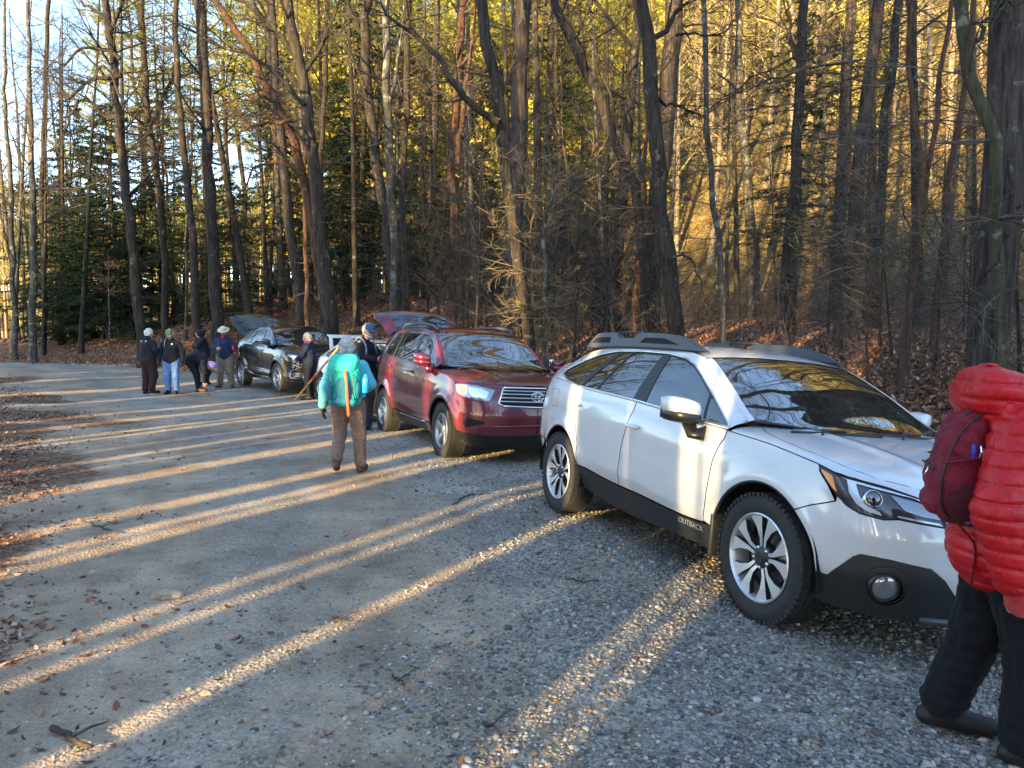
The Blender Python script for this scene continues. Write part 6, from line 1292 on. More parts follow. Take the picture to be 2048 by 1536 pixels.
def red_car():
    c = MC; paint = P_RED
    car, B, doors, body = base_car(c, 'red_car', 'dark red sport utility car with its tailgate raised, parked behind the white wagon', paint, (0, 0, 0), 0, gate='open')
    set_pose(car, -.108, 10.031, -.034, -1.124, .054, .945); um = B.umax - .004; U = B.uz
    bum = nose(car, B, c, paint, .40)
    lamps(car, B, [(.37, .995), (.6, 1.005), (.81, .998), (1.03, .951), (.94, .821), (.79, .822), (.56, .862), (.45, .893)],
          [('reflector', [(.66, .975), (.86, .965), (.95, .92), (.90, .845), (.72, .855), (.68, .90)], .004, M_CHR), ('turn_signal', [(.50, .975), (.60, .98), (.62, .92), (.56, .89), (.50, .93)], .004, mat('pale_amber', (.5, .25, .12), .15, .3, coat=1.0)), ('lamp_divider', [(.615, .985), (.645, .988), (.655, .90), (.62, .88), (.60, .89), (.625, .92)], .005, M_WHT)],
          [(U(-3.42), 1.22), (U(-3.60), 1.22), (U(-3.72) - .1, 1.18), (U(-3.72) - .1, .98), (U(-3.62), .98)])
    gr = [(1.13, .978), (1.05, .80), (1.11, .765), (um, .755), (um, .985)]
    g = PB().patch(B.side, rnd(gr, .015, skip=(3, 4)), (), .05, .003, (1, -1)).build('grille', M_DARK, car)
    def line(z, u0, r, off=.010, m=M_CHR, nm='grille_bar'):
        us = np.linspace(u0, um, 9); P = B.side(us, np.full(9, z)) if np.isscalar(z) else B.side(us, np.interp(us, [u0, um], z)); P = P + [off, 0, 0]; b = MB(); b.tube(np.vstack([P, (P * [1, -1, 1])[::-1]]), r, 6, squash=(1, 1)); return b.build(nm, m, g)
    for z, u in ((.82, 1.07), (.865, 1.09), (.91, 1.11), (.95, 1.12)): line(z, u, .012, m=M_SIL)
    fr = densify(rnd(gr[:3] , .015) , .04); b = MB(); Pg = B.side(np.array([1.145, 1.13, 1.09, 1.055, 1.065, 1.11]), np.array([.985, .975, .88, .805, .785, .765])) + [.006, 0, 0]
    for s in (1, -1): b.tube(Pg * [1, s, 1], .013, 6)
    b.build('grille_frame', M_CHR, g); line((.765, .755), 1.11, .013, nm='grille_frame'); line((.985, .990), 1.14, .013, nm='grille_frame')
    # emblem of three ellipses
    ctr = B.side(np.array([um]), np.array([.885]))[0] + [.028, 0, 0]; b = MB()
    for ry, rz, oz in ((.085, .058, 0), (.032, .056, 0), (.060, .024, .028)): b.tube([ctr + [0, ry * math.cos(t), oz + rz * math.sin(t)] for t in np.linspace(0, 6.283, 33)[:-1]], .0075, 6, closed=True)
    b.build('emblem', M_CHR, g); b = MB(); b.lathe([(0, .001), (-.004, .08)], ctr, (1, 0, 0), 24); 
    for s in (1, -1):
        PB().patch(B.side, rnd([(.56, .53), (.62, .585), (.68, .592), (.87, .567), (.88, .545), (.86, .525), (.67, .484), (.60, .49)], .02), (), .03, .003, (s,)).build('fog_recess', M_DARK, bum)
        p, n = pos_on(B, .635, .538, s, .003); MB().tube([p + .058 * np.array([n[1] * s * math.cos(t) * s * -1 * s, n[0] * math.cos(t), 0]) * [1, 1, 1] + [0, 0, .052 * math.sin(t)] for t in np.linspace(0, 6.283, 20)[:-1]], .008, 6, closed=True).build('fog_ring', M_BLK, bum)
    P = B.side(np.linspace(.98, um, 10), np.linspace(.505, .53, 10)) + [.004, 0, 0]; MB().tube(np.vstack([P, (P * [1, -1, 1])[::-1]]), .012, 6).build('bumper_lip', paint, bum)
    for s in (1, -1):   # silver strip at the sill
        P = B.side(np.linspace(U(-2.1), U(-.75), 12), np.linspace(.40, .405, 12)) * [1, s, 1] + [0, s * .014, 0]; MB().tube(P, .011, 6).build('sill_strip', M_CHR, car)
    mirror(car, B, c, paint, (-.50, 1.055, 1.27), (.20, .25, .19), doors, low=paint)
    plain_rail(car, [(-2.92, .60, 1.70), (-2.80, .61, 1.775), (-2.5, .62, 1.80), (-1.6, .62, 1.79), (-1.35, .615, 1.765), (-1.18, .60, 1.71)], .6, M_RAIL)
    inn = mat('tailgate_lining', (.25, .05, .06), .4)
    open_gate(car, B, c, paint, inn, .95, R(28), [(0, 0, .60), (.15, .03, .66), (.42, .06, .72), (.65, .09, .76), (.84, .06, .76), (.98, -.05, .70), (1.02, -.12, .62)], (.10, .62))
    w_ = B.top(np.linspace(-.20, -.28, 8), np.linspace(.60, -.10, 8)) + [.03, 0, .012]; MB().tube(w_, .008, 5).build('wiper', M_BLK, car); w_ = B.top(np.linspace(-.17, -.22, 8), np.linspace(-.05, -.66, 8)) + [0, 0, .012]; MB().tube(w_, .008, 5).build('wiper', M_BLK, car)
    mb = MB(); mb.tube([(-.30, -.77, 1.2), (-.38, -.78, 1.55), (-.42, -.785, 1.98)], .0028, 5); mb.build('antenna', M_BLK, car)
def black_car():
    c = BC; c['clad'] = P_BLACK; c['lip'] = P_BLACK; paint = P_BLACK
    car, B, doors, body = base_car(c, 'black_car', 'glossy black sport utility car with its tailgate up, farthest car in the row', paint, (0, 0, 0), 0, gate='open')
    set_pose(car, -5.251, 19.319, .127, -.907, 0, .93); um = B.umax - .004; U = B.uz
    bum = nose(car, B, c, paint, .27)
    lamps(car, B, [(.6, .955), (.9, .941), (1.12, .84), (.95, .80), (.73, .821)], [('reflector', [(.72, .93), (.88, .915), (1.0, .86), (.90, .83), (.76, .85)], .004, M_CHR)], [(U(-3.35), 1.10), (U(-3.55), 1.12), (U(-3.7) - .1, 1.08), (U(-3.7) - .1, .96), (U(-3.5), .98)])
    g = PB().patch(B.side, [(1.26, .90), (1.19, .62), (1.0, .34), (1.08, .28), (um, .27), (um, .91)], (), .05, .004, (1, -1)).build('grille', M_DARK, car)
    for s in (1, -1):
        P = B.side(np.array([1.27, 1.24, 1.19, 1.08, .98, 1.0, 1.08, 1.3, um]), np.array([.90, .76, .66, .50, .37, .31, .285, .275, .275])) * [1, s, 1] + [.016, 0, 0]; MB().tube(curve_pts(P, 24), .020, 6).build('grille_frame', M_CHR, g)
        P = B.side(np.array([.70, .93, .69]), np.array([.711, .635, .56])) * [1, s, 1] + [.01, s * .01, 0]; MB().tube(P, .010, 6).build('daylight_lamp', M_CHR, bum)
        round_lamp(B, bum, s, .73, .64, .035, 'fog_lamp', off=.004)
        P = B.side(np.array([.65, .63, .64, .9]), np.array([.556, .42, .374, .36])) * [1, s, 1] + [.01, s * .006, 0]; MB().tube(P, .009, 6).build('vent_trim', M_CHR, bum)
        P = B.side(np.linspace(U(-2.3), U(-.45), 14), np.interp(np.linspace(0, 1, 14), [0, .25, 1], [.47, .37, .325])) * [1, s, 1] + [0, s * .010, 0]; MB().tube(P, .011, 6).build('sill_strip', M_CHR, car)
    for z in np.linspace(.36, .86, 11):
        u0 = float(np.interp(z, [.34, .62, .9], [1.02, 1.2, 1.27])); P = B.side(np.linspace(u0, um, 7), np.full(7, z)) + [.008, 0, 0]; MB().tube(np.vstack([P, (P * [1, -1, 1])[::-1]]), .006, 5).build('grille_bar', M_SIL, g)
    mirror(car, B, c, paint, (-.42, 1.03, 1.26), (.19, .25, .17), doors)
    open_gate(car, B, c, paint, M_DARK, 1.0, R(33), [(0, 0, .60), (.15, .03, .68), (.45, .05, .76), (.70, .07, .82), (.95, .03, .76), (1.10, -.06, .70), (1.15, -.13, .62)], (.10, .62))
    w_ = B.top(np.linspace(-.14, -.22, 8), np.linspace(.58, -.10, 8)) + [0, 0, .012]; MB().tube(w_, .008, 5).build('wiper', M_BLK, car)
red_car(); black_car()
P_WHITE2 = mat('plain_white_paint', (.68, .68, .66), .3, 0, coat=1.0)
SC = dict(wb=2.6, R=.325, rim=.225, arch=.375, yo=.865, tw=.2, xf=.85, xr=-3.24, cowl=-.25, flare=.03, gap=.003,
    plan=[(-3.24, 0), (-3.22, .38), (-3.14, .64), (-3.0, .78), (-2.6, .865), (-1.2, .875), (0, .865), (.3, .84), (.52, .76), (.68, .62), (.79, .4), (.84, .2), (.85, 0)],
    section=[(.05, .15), (.2, .06), (.3, .02), (.45, .006), (.6, .004), (.75, .012), (.88, .028), (.95, .045), (1.0, .06), (1.04, .08)],
    belt=[(-3.3, 1.03), (-2.6, 1.0), (-1.4, .95), (-.3, .92), (1, .9)],
    cant_z=[(-3.2, 1.05), (-2.9, 1.12), (-2.6, 1.22), (-2.2, 1.34), (-1.7, 1.385), (-1.3, 1.38), (-1.0, 1.32), (-.7, 1.17), (-.25, .96), (-.1, .9)],
    cant_y=[(-3.2, .66), (-2.6, .62), (-2.2, .58), (-1.3, .57), (-1.0, .59), (-.7, .65), (-.25, .73), (-.1, .76)],
    roof_z=[(-3.2, 1.07), (-2.9, 1.15), (-2.6, 1.27), (-2.2, 1.40), (-1.7, 1.43), (-1.3, 1.42), (-1.0, 1.36), (-.7, 1.22), (-.25, 1.03), (0, .94)],
    shoulder=[(-.9, .97), (-.27, .91), (0, .88), (.3, .82), (.5, .77), (.8, .71), (1.1, .69), (1.7, .69)],
    nose=[(.12, -.14), (.25, -.06), (.4, 0), (.55, .0), (.7, -.05), (.8, -.12), (1.0, -.25)], tail=[(.3, .02), (.5, 0), (.8, .03), (1.0, .06), (1.2, .2)],
    hood_z=[(-.3, .96), (-.1, .95), (.2, .90), (.45, .84), (.6, .79), (.72, .74), (.78, .70)], hp=3.0,
    hood_poly=[(-.27, .66), (-.1, .72), (.1, .73), (.25, .70), (.4, .63), (.5, .54), (.6, .40), (.66, .25), (.70, 0)], fender_top_x1=.52,
    dlo=[(-.32, .945), (-1.4, .97), (-2.3, 1.0), (-2.55, 1.06), (-2.45, 1.16), (-2.2, 1.27), (-1.8, 1.335), (-1.4, 1.34), (-1.1, 1.29), (-.8, 1.16)],
    panes=[[(-.36, .955), (-1.28, .977), (-1.33, 1.325), (-1.11, 1.275), (-.81, 1.145)], [(-1.36, .980), (-2.28, 1.012), (-2.52, 1.065), (-2.42, 1.15), (-2.18, 1.255), (-1.8, 1.322), (-1.41, 1.326)]], pane_of=['front', 'rear'],
    sill=[(-2.5, .34), (-.3, .32), (0, .35)], floor=[(-2.5, .22), (0, .22)], clad_off=.004,
    doors=([(-.30, .925), (-.33, .8), (-.38, .6), (-.40, .33)], [(-1.33, .95), (-1.34, .8), (-1.34, .6), (-1.34, .33)], [(-2.35, 1.0), (-2.33, .85), (-2.24, .7), (-2.16, .5), (-2.15, .35)]),
    handles=[(-1.20, .86), (-2.15, .90)], fender_front=[(.25, .60), (.36, .66), (.42, .72)], fender_u1=.36, quarter_u0=-3.1, tail_x=-3.0, rear_bumper_z=.56, ws=(-.25, -1.06), roof_end=-2.25, bow=.08, ws_bow=.22, steer=0, style='plain', mirror_foot=(-.40, .83, .92), seat_z=.48, spokes=7, spw=(.016, .02))
def sedan():
    c = SC; c['clad'] = P_WHITE2; c['lip'] = P_WHITE2; paint = P_WHITE2
    car, B, doors, body = base_car(c, 'white_sedan', 'small white sedan with its trunk lid raised, mostly hidden behind the teal hiker', paint, (0, 0, 0), 0)
    fwx, fwy = .653, -.757; x0, y0 = -4.42 - fwy * .865 + 2.6 * fwx, 17.05 + fwx * .865 + 2.6 * fwy
    set_pose(car, x0, y0, .03, math.atan2(fwy, fwx), .02, 0); um = B.umax - .004; U = B.uz
    bum = nose(car, B, c, paint, .24)
    lamps(car, B, [(.34, .78), (.6, .745), (.85, .69), (.95, .63), (.7, .60), (.5, .64)], [('reflector', [(.5, .73), (.75, .69), (.85, .64), (.6, .64)], .004, M_CHR)], [(U(-2.95), .93), (U(-3.12), .93), (U(-3.2) - .1, .90), (U(-3.2) - .1, .76), (U(-3.05), .78)])
    PB().patch(B.side, [(1.05, .62), (um, .62), (um, .42), (1.05, .42)], (), .05, .004, (1, -1)).build('grille', M_BLK, car)
    mirror(car, B, c, paint, (-.42, .96, 1.0), (.16, .2, .13), doors)
    ld = empty('trunk_lid', (-2.72, 0, 1.05)); ld.parent = car; b = MB(); b.box((-.02, 0, .24), (.035, 1.16, .46), Matrix.Rotation(R(-8), 3, 'Y'), .015); b.box((-.12, 0, .455), (.16, 1.14, .03), Matrix.Rotation(R(20), 3, 'Y'), .012); b.build('lid_panel', paint, ld)
    b = MB(); b.box((.006, 0, .24), (.02, 1.0, .34), Matrix.Rotation(R(-8), 3, 'Y'), .006); b.build('lid_lining', M_DARK, ld)
sedan()
# ------------------------------------------------------------------ soft shapes: blended capsules and ellipsoids turned into one skin
def surface_nets(D, org, h):
    nx, ny, nz = D.shape; neg = D < 0
    c = np.zeros((nx - 1, ny - 1, nz - 1), int)
    corners = [(i, j, k) for i in (0, 1) for j in (0, 1) for k in (0, 1)]
    for (i, j, k) in corners: c += neg[i:nx - 1 + i, j:ny - 1 + j, k:nz - 1 + k]
    act = (c > 0) & (c < 8); idx = -np.ones(act.shape, int); ii = np.argwhere(act); idx[act] = np.arange(len(ii))
    acc = np.zeros((len(ii), 3)); cnt = np.zeros(len(ii))
    for a in corners:
        for ax in range(3):
            if a[ax] == 1: continue
            b = list(a); b[ax] = 1; da = D[ii[:, 0] + a[0], ii[:, 1] + a[1], ii[:, 2] + a[2]]; db = D[ii[:, 0] + b[0], ii[:, 1] + b[1], ii[:, 2] + b[2]]
            m = (da < 0) != (db < 0); t = np.where(m, da / np.where(m, da - db, 1), 0); p = np.tile(np.array(a, float), (len(ii), 1)); p[:, ax] += t
            acc[m] += p[m]; cnt[m] += 1
    V = (ii + acc / np.maximum(cnt, 1)[:, None]) * h + org; F = []
    for ax in range(3):
        sl0 = [slice(None)] * 3; sl1 = [slice(None)] * 3; sl0[ax] = slice(0, -1); sl1[ax] = slice(1, None)
        m = neg[tuple(sl0)] != neg[tuple(sl1)]; e = np.argwhere(m); o1, o2 = [(1, 2), (2, 0), (0, 1)][ax]
        ok = (e[:, o1] > 0) & (e[:, o2] > 0) & (e[:, o1] < D.shape[o1] - 1) & (e[:, o2] < D.shape[o2] - 1); e = e[ok]
        def g(d1, d2): q = e.copy(); q[:, o1] -= d1; q[:, o2] -= d2; return idx[q[:, 0], q[:, 1], q[:, 2]]
        Q = np.stack([g(1, 1), g(0, 1), g(0, 0), g(1, 0)], -1); s = neg[e[:, 0], e[:, 1], e[:, 2]]; Q[~s] = Q[~s][:, ::-1]; F.append(Q)
    return V, np.concatenate(F)
def cap(a, b, ra, rb=None, k=None): return ('c', np.array(a, float), np.array(b, float), ra, ra if rb is None else rb, k)
def ell(c, r, rot=None, k=None): return ('e', np.array(c, float), np.array(r, float), None if rot is None else np.array(rot, float), k)
def cut(a, b, ra, rb=None): return ('x', np.array(a, float), np.array(b, float), ra, ra if rb is None else rb, .01)
def chain(pts, rad, k=None): return [cap(pts[i], pts[i + 1], rad[i], rad[i + 1], k) for i in range(len(pts) - 1)]
def sdf(prims, h, k=.03, disp=None, floor=None):
    lo = np.full(3, 1e9); hi = -lo
    for p in prims:
        if p[0] == 'x': continue
        if p[0] == 'c': r = max(p[3], p[4]); lo = np.minimum(lo, np.minimum(p[1], p[2]) - r); hi = np.maximum(hi, np.maximum(p[1], p[2]) + r)
        else: r = p[2].max(); lo = np.minimum(lo, p[1] - r); hi = np.maximum(hi, p[1] + r)
    lo -= 3 * h + .02; hi += 3 * h + .02; n = np.ceil((hi - lo) / h).astype(int) + 1; D = np.full(n, .5)
    ax = [lo[i] + h * np.arange(n[i]) for i in range(3)]
    for p in prims:
        kk = p[-1] if p[-1] is not None else k; M = .10
        if p[0] in 'cx': r = max(p[3], p[4]); a, b = np.minimum(p[1], p[2]) - r - M, np.maximum(p[1], p[2]) + r + M
        else: a, b = p[1] - p[2].max() - M, p[1] + p[2].max() + M
        s = [slice(max(0, int((a[i] - lo[i]) / h)), min(n[i], int((b[i] - lo[i]) / h) + 2)) for i in range(3)]
        X, Y, Z = np.meshgrid(ax[0][s[0]], ax[1][s[1]], ax[2][s[2]], indexing='ij')
        if p[0] in 'cx':
            d = p[2] - p[1]; L = d @ d + 1e-12; t = np.clip(((X - p[1][0]) * d[0] + (Y - p[1][1]) * d[1] + (Z - p[1][2]) * d[2]) / L, 0, 1)
            q = np.sqrt((X - p[1][0] - t * d[0])**2 + (Y - p[1][1] - t * d[1])**2 + (Z - p[1][2] - t * d[2])**2) - (p[3] + (p[4] - p[3]) * t)
        else:
            P = np.stack([X - p[1][0], Y - p[1][1], Z - p[1][2]], -1)
            if p[3] is not None: P = P @ p[3]
            q0 = np.sqrt(((P / p[2])**2).sum(-1)); q1 = np.sqrt(((P / p[2]**2)**2).sum(-1)); q = q0 * (q0 - 1) / np.maximum(q1, 1e-6)
        A = D[s[0], s[1], s[2]]
        if p[0] == 'x': D[s[0], s[1], s[2]] = np.maximum(A, -q)
        else: hh = np.maximum(kk - np.abs(A - q), 0) / kk; D[s[0], s[1], s[2]] = np.minimum(A, q) - hh * hh * kk * .25
    if disp is not None:
        m = np.abs(D) < .06; I = np.argwhere(m); P = lo + I * h; D[m] += disp(P, D[m])
    if floor is not None:
        Z = ax[2]; D = np.maximum(D, (floor - Z)[None, None, :])
    D = np.pad(D, 1, constant_values=.5); return surface_nets(D, lo - h, h)
def n3(P, s, seed=0):
    """cheap smooth 3D noise by sines"""
    q = np.random.default_rng(seed); r = 0
    for k in range(6):
        f = q.normal(0, 1, 3) / s * (1 + k * .35); r = r + np.sin(P @ f * 2.2 + q.uniform(0, 6.28)) / (1 + k * .35)
    return r / 3
def wrinkle(a, s, seed=0): return lambda P, d: a * n3(P * [1, 1, 1.8], s, seed)
def quilt(amp, sp, seed=0):
    def f(P, d):
        z = P[:, 2] + .006 * n3(P, .16, seed) + .05 * P[:, 0]; w = np.abs(np.sin(math.pi * z / sp)); return -amp * np.minimum(w * 1.6, 1) ** .5 * (1 + .2 * n3(P, .09, seed + 3)) + .0018 * n3(P * [1, 1, .35], .022, seed + 1) + .007
    return f
def soft(name, prims, h, m, parent, k=.03, disp=None, floor=None, extra=()):
    V, F = sdf(prims, h, k, disp, floor); Vs, Fs = [V], [F]; n = len(V)
    for (pr, hh, kk) in extra: v, f = sdf(pr, hh, kk); Vs.append(v); Fs.append(f + n); n += len(v)
    return obj(name, mkmesh(name, np.concatenate(Vs), np.concatenate(Fs)), m, parent)
def hand_prims(w, d, nrm, side, curl=.5, s=1.0, fat=1.0):
    """palm and five fingers; d: direction of the fingers, nrm: out of the back of the hand, side: +1 if the thumb lies along cross(d, nrm)"""
    w = np.array(w, float); d = np.array(d, float); d /= np.linalg.norm(d); nrm = np.array(nrm, float); nrm -= d * (nrm @ d); nrm /= np.linalg.norm(nrm); u = np.cross(d, nrm) * side; P = []
    pc = w + d * .045 * s; P.append(ell(pc, (.048 * s, .040 * s, .018 * s * fat), np.stack([d, u, nrm], 1), .012)); P.append(cap(w - d * .03, w + d * .02, .024 * s, .024 * s, .015))
    for i, (o, L, c) in enumerate([(.030, .070, 0), (.010, .079, .05), (-.010, .073, .1), (-.029, .056, .18)]):
        p = w + d * .082 * s + u * o * s; dd = d + u * o * 2.5; dd /= np.linalg.norm(dd); a = curl * .5 + c * .3; pts = [w + d * .05 * s + u * o * .8 * s, p]; ang = 0
        for j, l in enumerate((.45, .32, .26)): ang += a * (1.0 if j else .8); pts.append(pts[-1] + (dd * math.cos(ang) - nrm * math.sin(ang)) * L * l * s)
        r = .0092 * s * fat; P += chain(pts, [r, r, r * .95, r * .88, r * .75], .006)
    t0 = w + d * .022 * s + u * .026 * s; td = d * .62 + u * .75 - nrm * .25; td /= np.linalg.norm(td); t1 = t0 + td * .038 * s; t2 = t1 + (d * .85 + u * .35 - nrm * .4 * (curl + .3)) / 1.05 * .032 * s; t3 = t2 + (d * .9 + u * .05 - nrm * .5 * curl) * .024 * s
    P += chain([t0, t1, t2, t3], [.014 * s * fat, .0115 * s * fat, .010 * s * fat, .0082 * s * fat], .008); return P
SKIN = mat('skin', (.50, .27, .19), .5, spec=.4, var=.12, vscale=18); HAIRW = mat('white_hair', (.62, .62, .62), .7, var=.15, vscale=90, bump=.8, bscale=120); HAIRG = mat('grey_hair', (.27, .26, .27), .7, col2=(.55, .53, .50), vscale=26, bump=1, bscale=60); HAIRB = mat('blond_hair', (.52, .40, .25), .7, col2=(.72, .62, .46), vscale=40, bump=.8, bscale=90)
def cloth(name, c, rough=.85, var=.15, **k): return mat(name, c, rough, var=var, vscale=k.pop('vscale', 5), bump=k.pop('bump', .25), bscale=k.pop('bscale', 160), sheen=.03, spec=.25, **k)
EYEW = mat('eye', (.05, .04, .035), .15)
def head_prims(c, f, up, s=1.0):
    """c: centre of the skull; f: where the face looks"""
    c = np.array(c, float); f = np.array(f, float); f /= np.linalg.norm(f); up = np.array(up, float); up -= f * (up @ f); up /= np.linalg.norm(up); r = np.cross(f, up); Rm = np.stack([f, r, up], 1)
    P = [ell(c + up * .015 * s - f * .005 * s, (.096 * s, .076 * s, .100 * s), Rm, .02), ell(c + f * .030 * s - up * .055 * s, (.058 * s, .054 * s, .062 * s), Rm, .03), cap(c + f * .088 * s + up * .012 * s, c + f * .108 * s - up * .022 * s, .009 * s, .013 * s, .012), ell(c + f * .082 * s + up * .030 * s, (.016 * s, .045 * s, .010 * s), Rm, .015), ell(c + f * .074 * s - up * .092 * s, (.020 * s, .022 * s, .016 * s), Rm, .015), ell(c + f * .088 * s - up * .052 * s, (.008 * s, .024 * s, .006 * s), Rm, .006)]
    for q in (-1, 1): P.append(ell(c + r * q * .078 * s - f * .008 * s, (.018 * s, .010 * s, .031 * s), Rm, .008)); P.append(ell(c + r * q * .040 * s + f * .058 * s - up * .022 * s, (.022 * s, .018 * s, .022 * s), Rm, .02))
    eyes = [c + r * q * .032 * s + f * .083 * s + up * .012 * s for q in (-1, 1)]
    return P, (c, f, r, up, Rm, eyes)
def person(name, label, loc, rz, J, H=1.65, skin=SKIN, jacket=None, pants=None, shoes=None, hair=None, hat=None, gloves=None, hres=.011, wr=.006, build=1.0, jlen=.0, quilted=None, face=(1, 0, 0), headup=(0, 0, 1), handpose=None, extra_jacket=(), hair_long=0.0, group=None, puff=.0, leg_puff=0.0, hoods=None, beard=None, glasses=False, soles=None):
    """J: joints in metres (x forward, y left, z up) for a 1.65 m body"""
    e = empty(name, (loc[0], loc[1], loc[2] if len(loc) > 2 else HZ(loc[0], loc[1])), rz, label=label, cat='person', group=group); s = H / 1.65; e.scale = (s, s, s)
    D = {k: np.array(v, float) for k, v in dict(head=(.02, 0, 1.545), neck=(0, 0, 1.40), chest=(0, 0, 1.20), waist=(0, 0, 1.02), hip=(0, 0, .90), shL=(0, .160, 1.30), shR=(0, -.160, 1.30), elL=(-.02, .25, 1.08), elR=(-.02, -.25, 1.08), haL=(.06, .25, .85), haR=(.06, -.25, .85), hiL=(0, .09, .86), hiR=(0, -.09, .86), knL=(.02, .10, .46), knR=(.02, -.10, .46), anL=(-.03, .10, .08), anR=(-.03, -.10, .08), toL=(.13, .12, .03), toR=(.13, -.12, .03)).items()}
    D.update({k: np.array(v, float) for k, v in J.items()}); b = build
    hp, HD = head_prims(D['head'], face, headup); c0, f0, r0, u0, Rm, eyes = HD
    g = .0
    body = hp + [cap(D['neck'] - [0, 0, .02], D['head'] - u0 * .06, .052, .048, .03), cap(D['chest'], D['neck'] - [0, 0, .06], .11 * b, .07, .05), cap(D['waist'], D['chest'], .105 * b, .115 * b, .05), cap(D['hip'], D['waist'], .115 * b, .10 * b, .05), cap(D['shL'] - [0, 0, .02], D['shR'] - [0, 0, .02], .048, .048, .05)]
    for q in 'LR':
        body += chain([D['sh' + q], D['el' + q], D['ha' + q]], [.045, .036, .026], .02) + chain([D['hi' + q], D['kn' + q], D['an' + q]], [.075, .052, .038], .03) + [cap(D['an' + q], D['to' + q], .035, .03, .02)]
    ex = []
    hpz = handpose or {}
    for q, sg in (('L', 1), ('R', -1)):
        dd = D['ha' + q] - D['el' + q]; dd /= np.linalg.norm(dd); dn, nn, cu = hpz.get(q, (dd + np.array([.1, 0, -.2]), (0, sg, 0), .7)); th_ = np.cross(np.array(dn, float), np.array(nn, float)); side = 1 if th_ @ np.array([1, 0, .3]) > 0 else -1
        hpz[q] = (dn, nn, cu, side); ex.append((hand_prims(D['ha' + q], dn, nn, side, cu), .0042 if hres < .012 else .006, .006))
    soft('body', body, hres, skin, e, .03, extra=ex)
    for ey in eyes: MB().lathe([(0, .001), (.004, .007), (.007, .0085), (.010, .006), (.011, .001)], ey - f0 * .006, f0, 10).build('eye', EYEW, e)
    if gloves:
        for q in 'LR':
            gm = gloves.get(q) if isinstance(gloves, dict) else gloves
            if gm: dn, nn, cu, side = hpz[q]; soft('glove', hand_prims(D['ha' + q], dn, nn, side, cu, 1.03, 1.28) + [cap(D['ha' + q] - np.array(dn) / np.linalg.norm(dn) * .05, D['ha' + q], .034, .030, .01)], .0045 if hres < .012 else .0065, gm, e, .008)
    if pants:
        lp = leg_puff
        pr = [cap(D['hip'] + [0, .04, .05], D['hip'] + [0, -.04, .05], .118 * b + .006, .118 * b + .006, .05), ell(D['hip'] + [-.05, 0, -.02], (.11 * b, .155 * b, .12), None, .05)]
        for q in 'LR': pr += chain([D['hi' + q], D['kn' + q], D['an' + q] + (D['kn' + q] - D['an' + q]) * .12], [.098 * b + lp * .5, .068 + lp, .060 + lp], .05)
        soft('trousers', pr, hres, pants, e, .04, wrinkle(wr * 1.2, .09, 3))
    if jacket:
        t = .022 + puff; low = D['hip'] - (D['hip'] - D['waist']) * .2 + (D['hip'] - D['waist']) * jlen
        up_ = (D['neck'] - D['chest']); up_ = up_ / np.linalg.norm(up_)
        pr = [cap(low + [0, .05, 0], low + [0, -.05, 0], .115 * b + t, .115 * b + t, .05), cap(D['waist'] + [0, .045, 0], D['waist'] + [0, -.045, 0], .105 * b + t, .105 * b + t, .05), cap(D['chest'] + [0, .05, 0], D['chest'] + [0, -.05, 0], .105 * b + t, .105 * b + t, .05), cap((D['shL'] * .72 + D['shR'] * .28), (D['shR'] * .72 + D['shL'] * .28), .068 + t * .6, .068 + t * .6, .05), cap(D['neck'] - up_ * .05, D['neck'] + up_ * .015, .072 + t * .4, .066 + t * .3, .03), cap(low, D['waist'], .11 * b + t, .11 * b + t, .05), cap(D['waist'], D['chest'], .11 * b + t, .11 * b + t, .05)]
        for q in 'LR':
            wri = D['ha' + q] + (D['el' + q] - D['ha' + q]) * .10
            pr += chain([D['sh' + q] - [0, 0, .012], D['el' + q], wri], [.056 + t, .047 + t * .9, .036 + t * .7], .022)
        pr += list(extra_jacket)
        soft('jacket', pr, hres, jacket, e, .04, quilt(quilted[0], quilted[1], 2) if quilted else wrinkle(wr, .08, 1))
    if shoes:
        for q in 'LR':
            a, tt = D['an' + q], D['to' + q]; fd = tt - a; fd[2] = 0; fd /= np.linalg.norm(fd) + 1e-9; dz = tt[2] - a[2]
            heel = a - fd * .045 - [0, 0, .035]; toe = tt + fd * .03 - [0, 0, -.008]
            sh = soft('shoe', [cap(heel, toe, .040, .036, .02), cap(a + [0, 0, .03], a - [0, 0, .02], .052, .048, .02), cap(a, tt, .045, .038, .02)], .008 if hres < .012 else .011, shoes, e, .02, floor=min(heel[2], toe[2]) - .030)
            if soles: so_ = MB(); so_.tube([heel - [0, 0, .026], (heel + toe) / 2 - [0, 0, .026], toe - [0, 0, .026]], [.044, .042, .034], 10, squash=(.35, 1)); so_.build('sole', soles, sh)
    if hair:
        pr = [ell(c0 + u0 * .028 - f0 * .018, (.098, .086, .102), Rm, .02), ell(c0 - f0 * .045 - u0 * (.02 + hair_long * .3), (.062, .078, .085 + hair_long * .4), Rm, .03)]
        q = np.random.default_rng(5)
        for k in range(26): v = q.normal(0, 1, 3); v /= np.linalg.norm(v); v = v if v @ f0 < .35 else v - 1.2 * f0; v /= np.linalg.norm(v); p = c0 + u0 * .012 - f0 * .02 + (Rm @ (np.array([.088, .078, .09]) * (Rm.T @ v))); pr.append(ell(p, (.030, .030, .024), None, .012))
        pr.append(('x', c0 + f0 * .135 - u0 * .03, c0 + f0 * .10 - u0 * .16, .075, .08, .01))
        soft('hair', pr, min(hres, .008), hair, e, .015, wrinkle(.004, .02, 9))
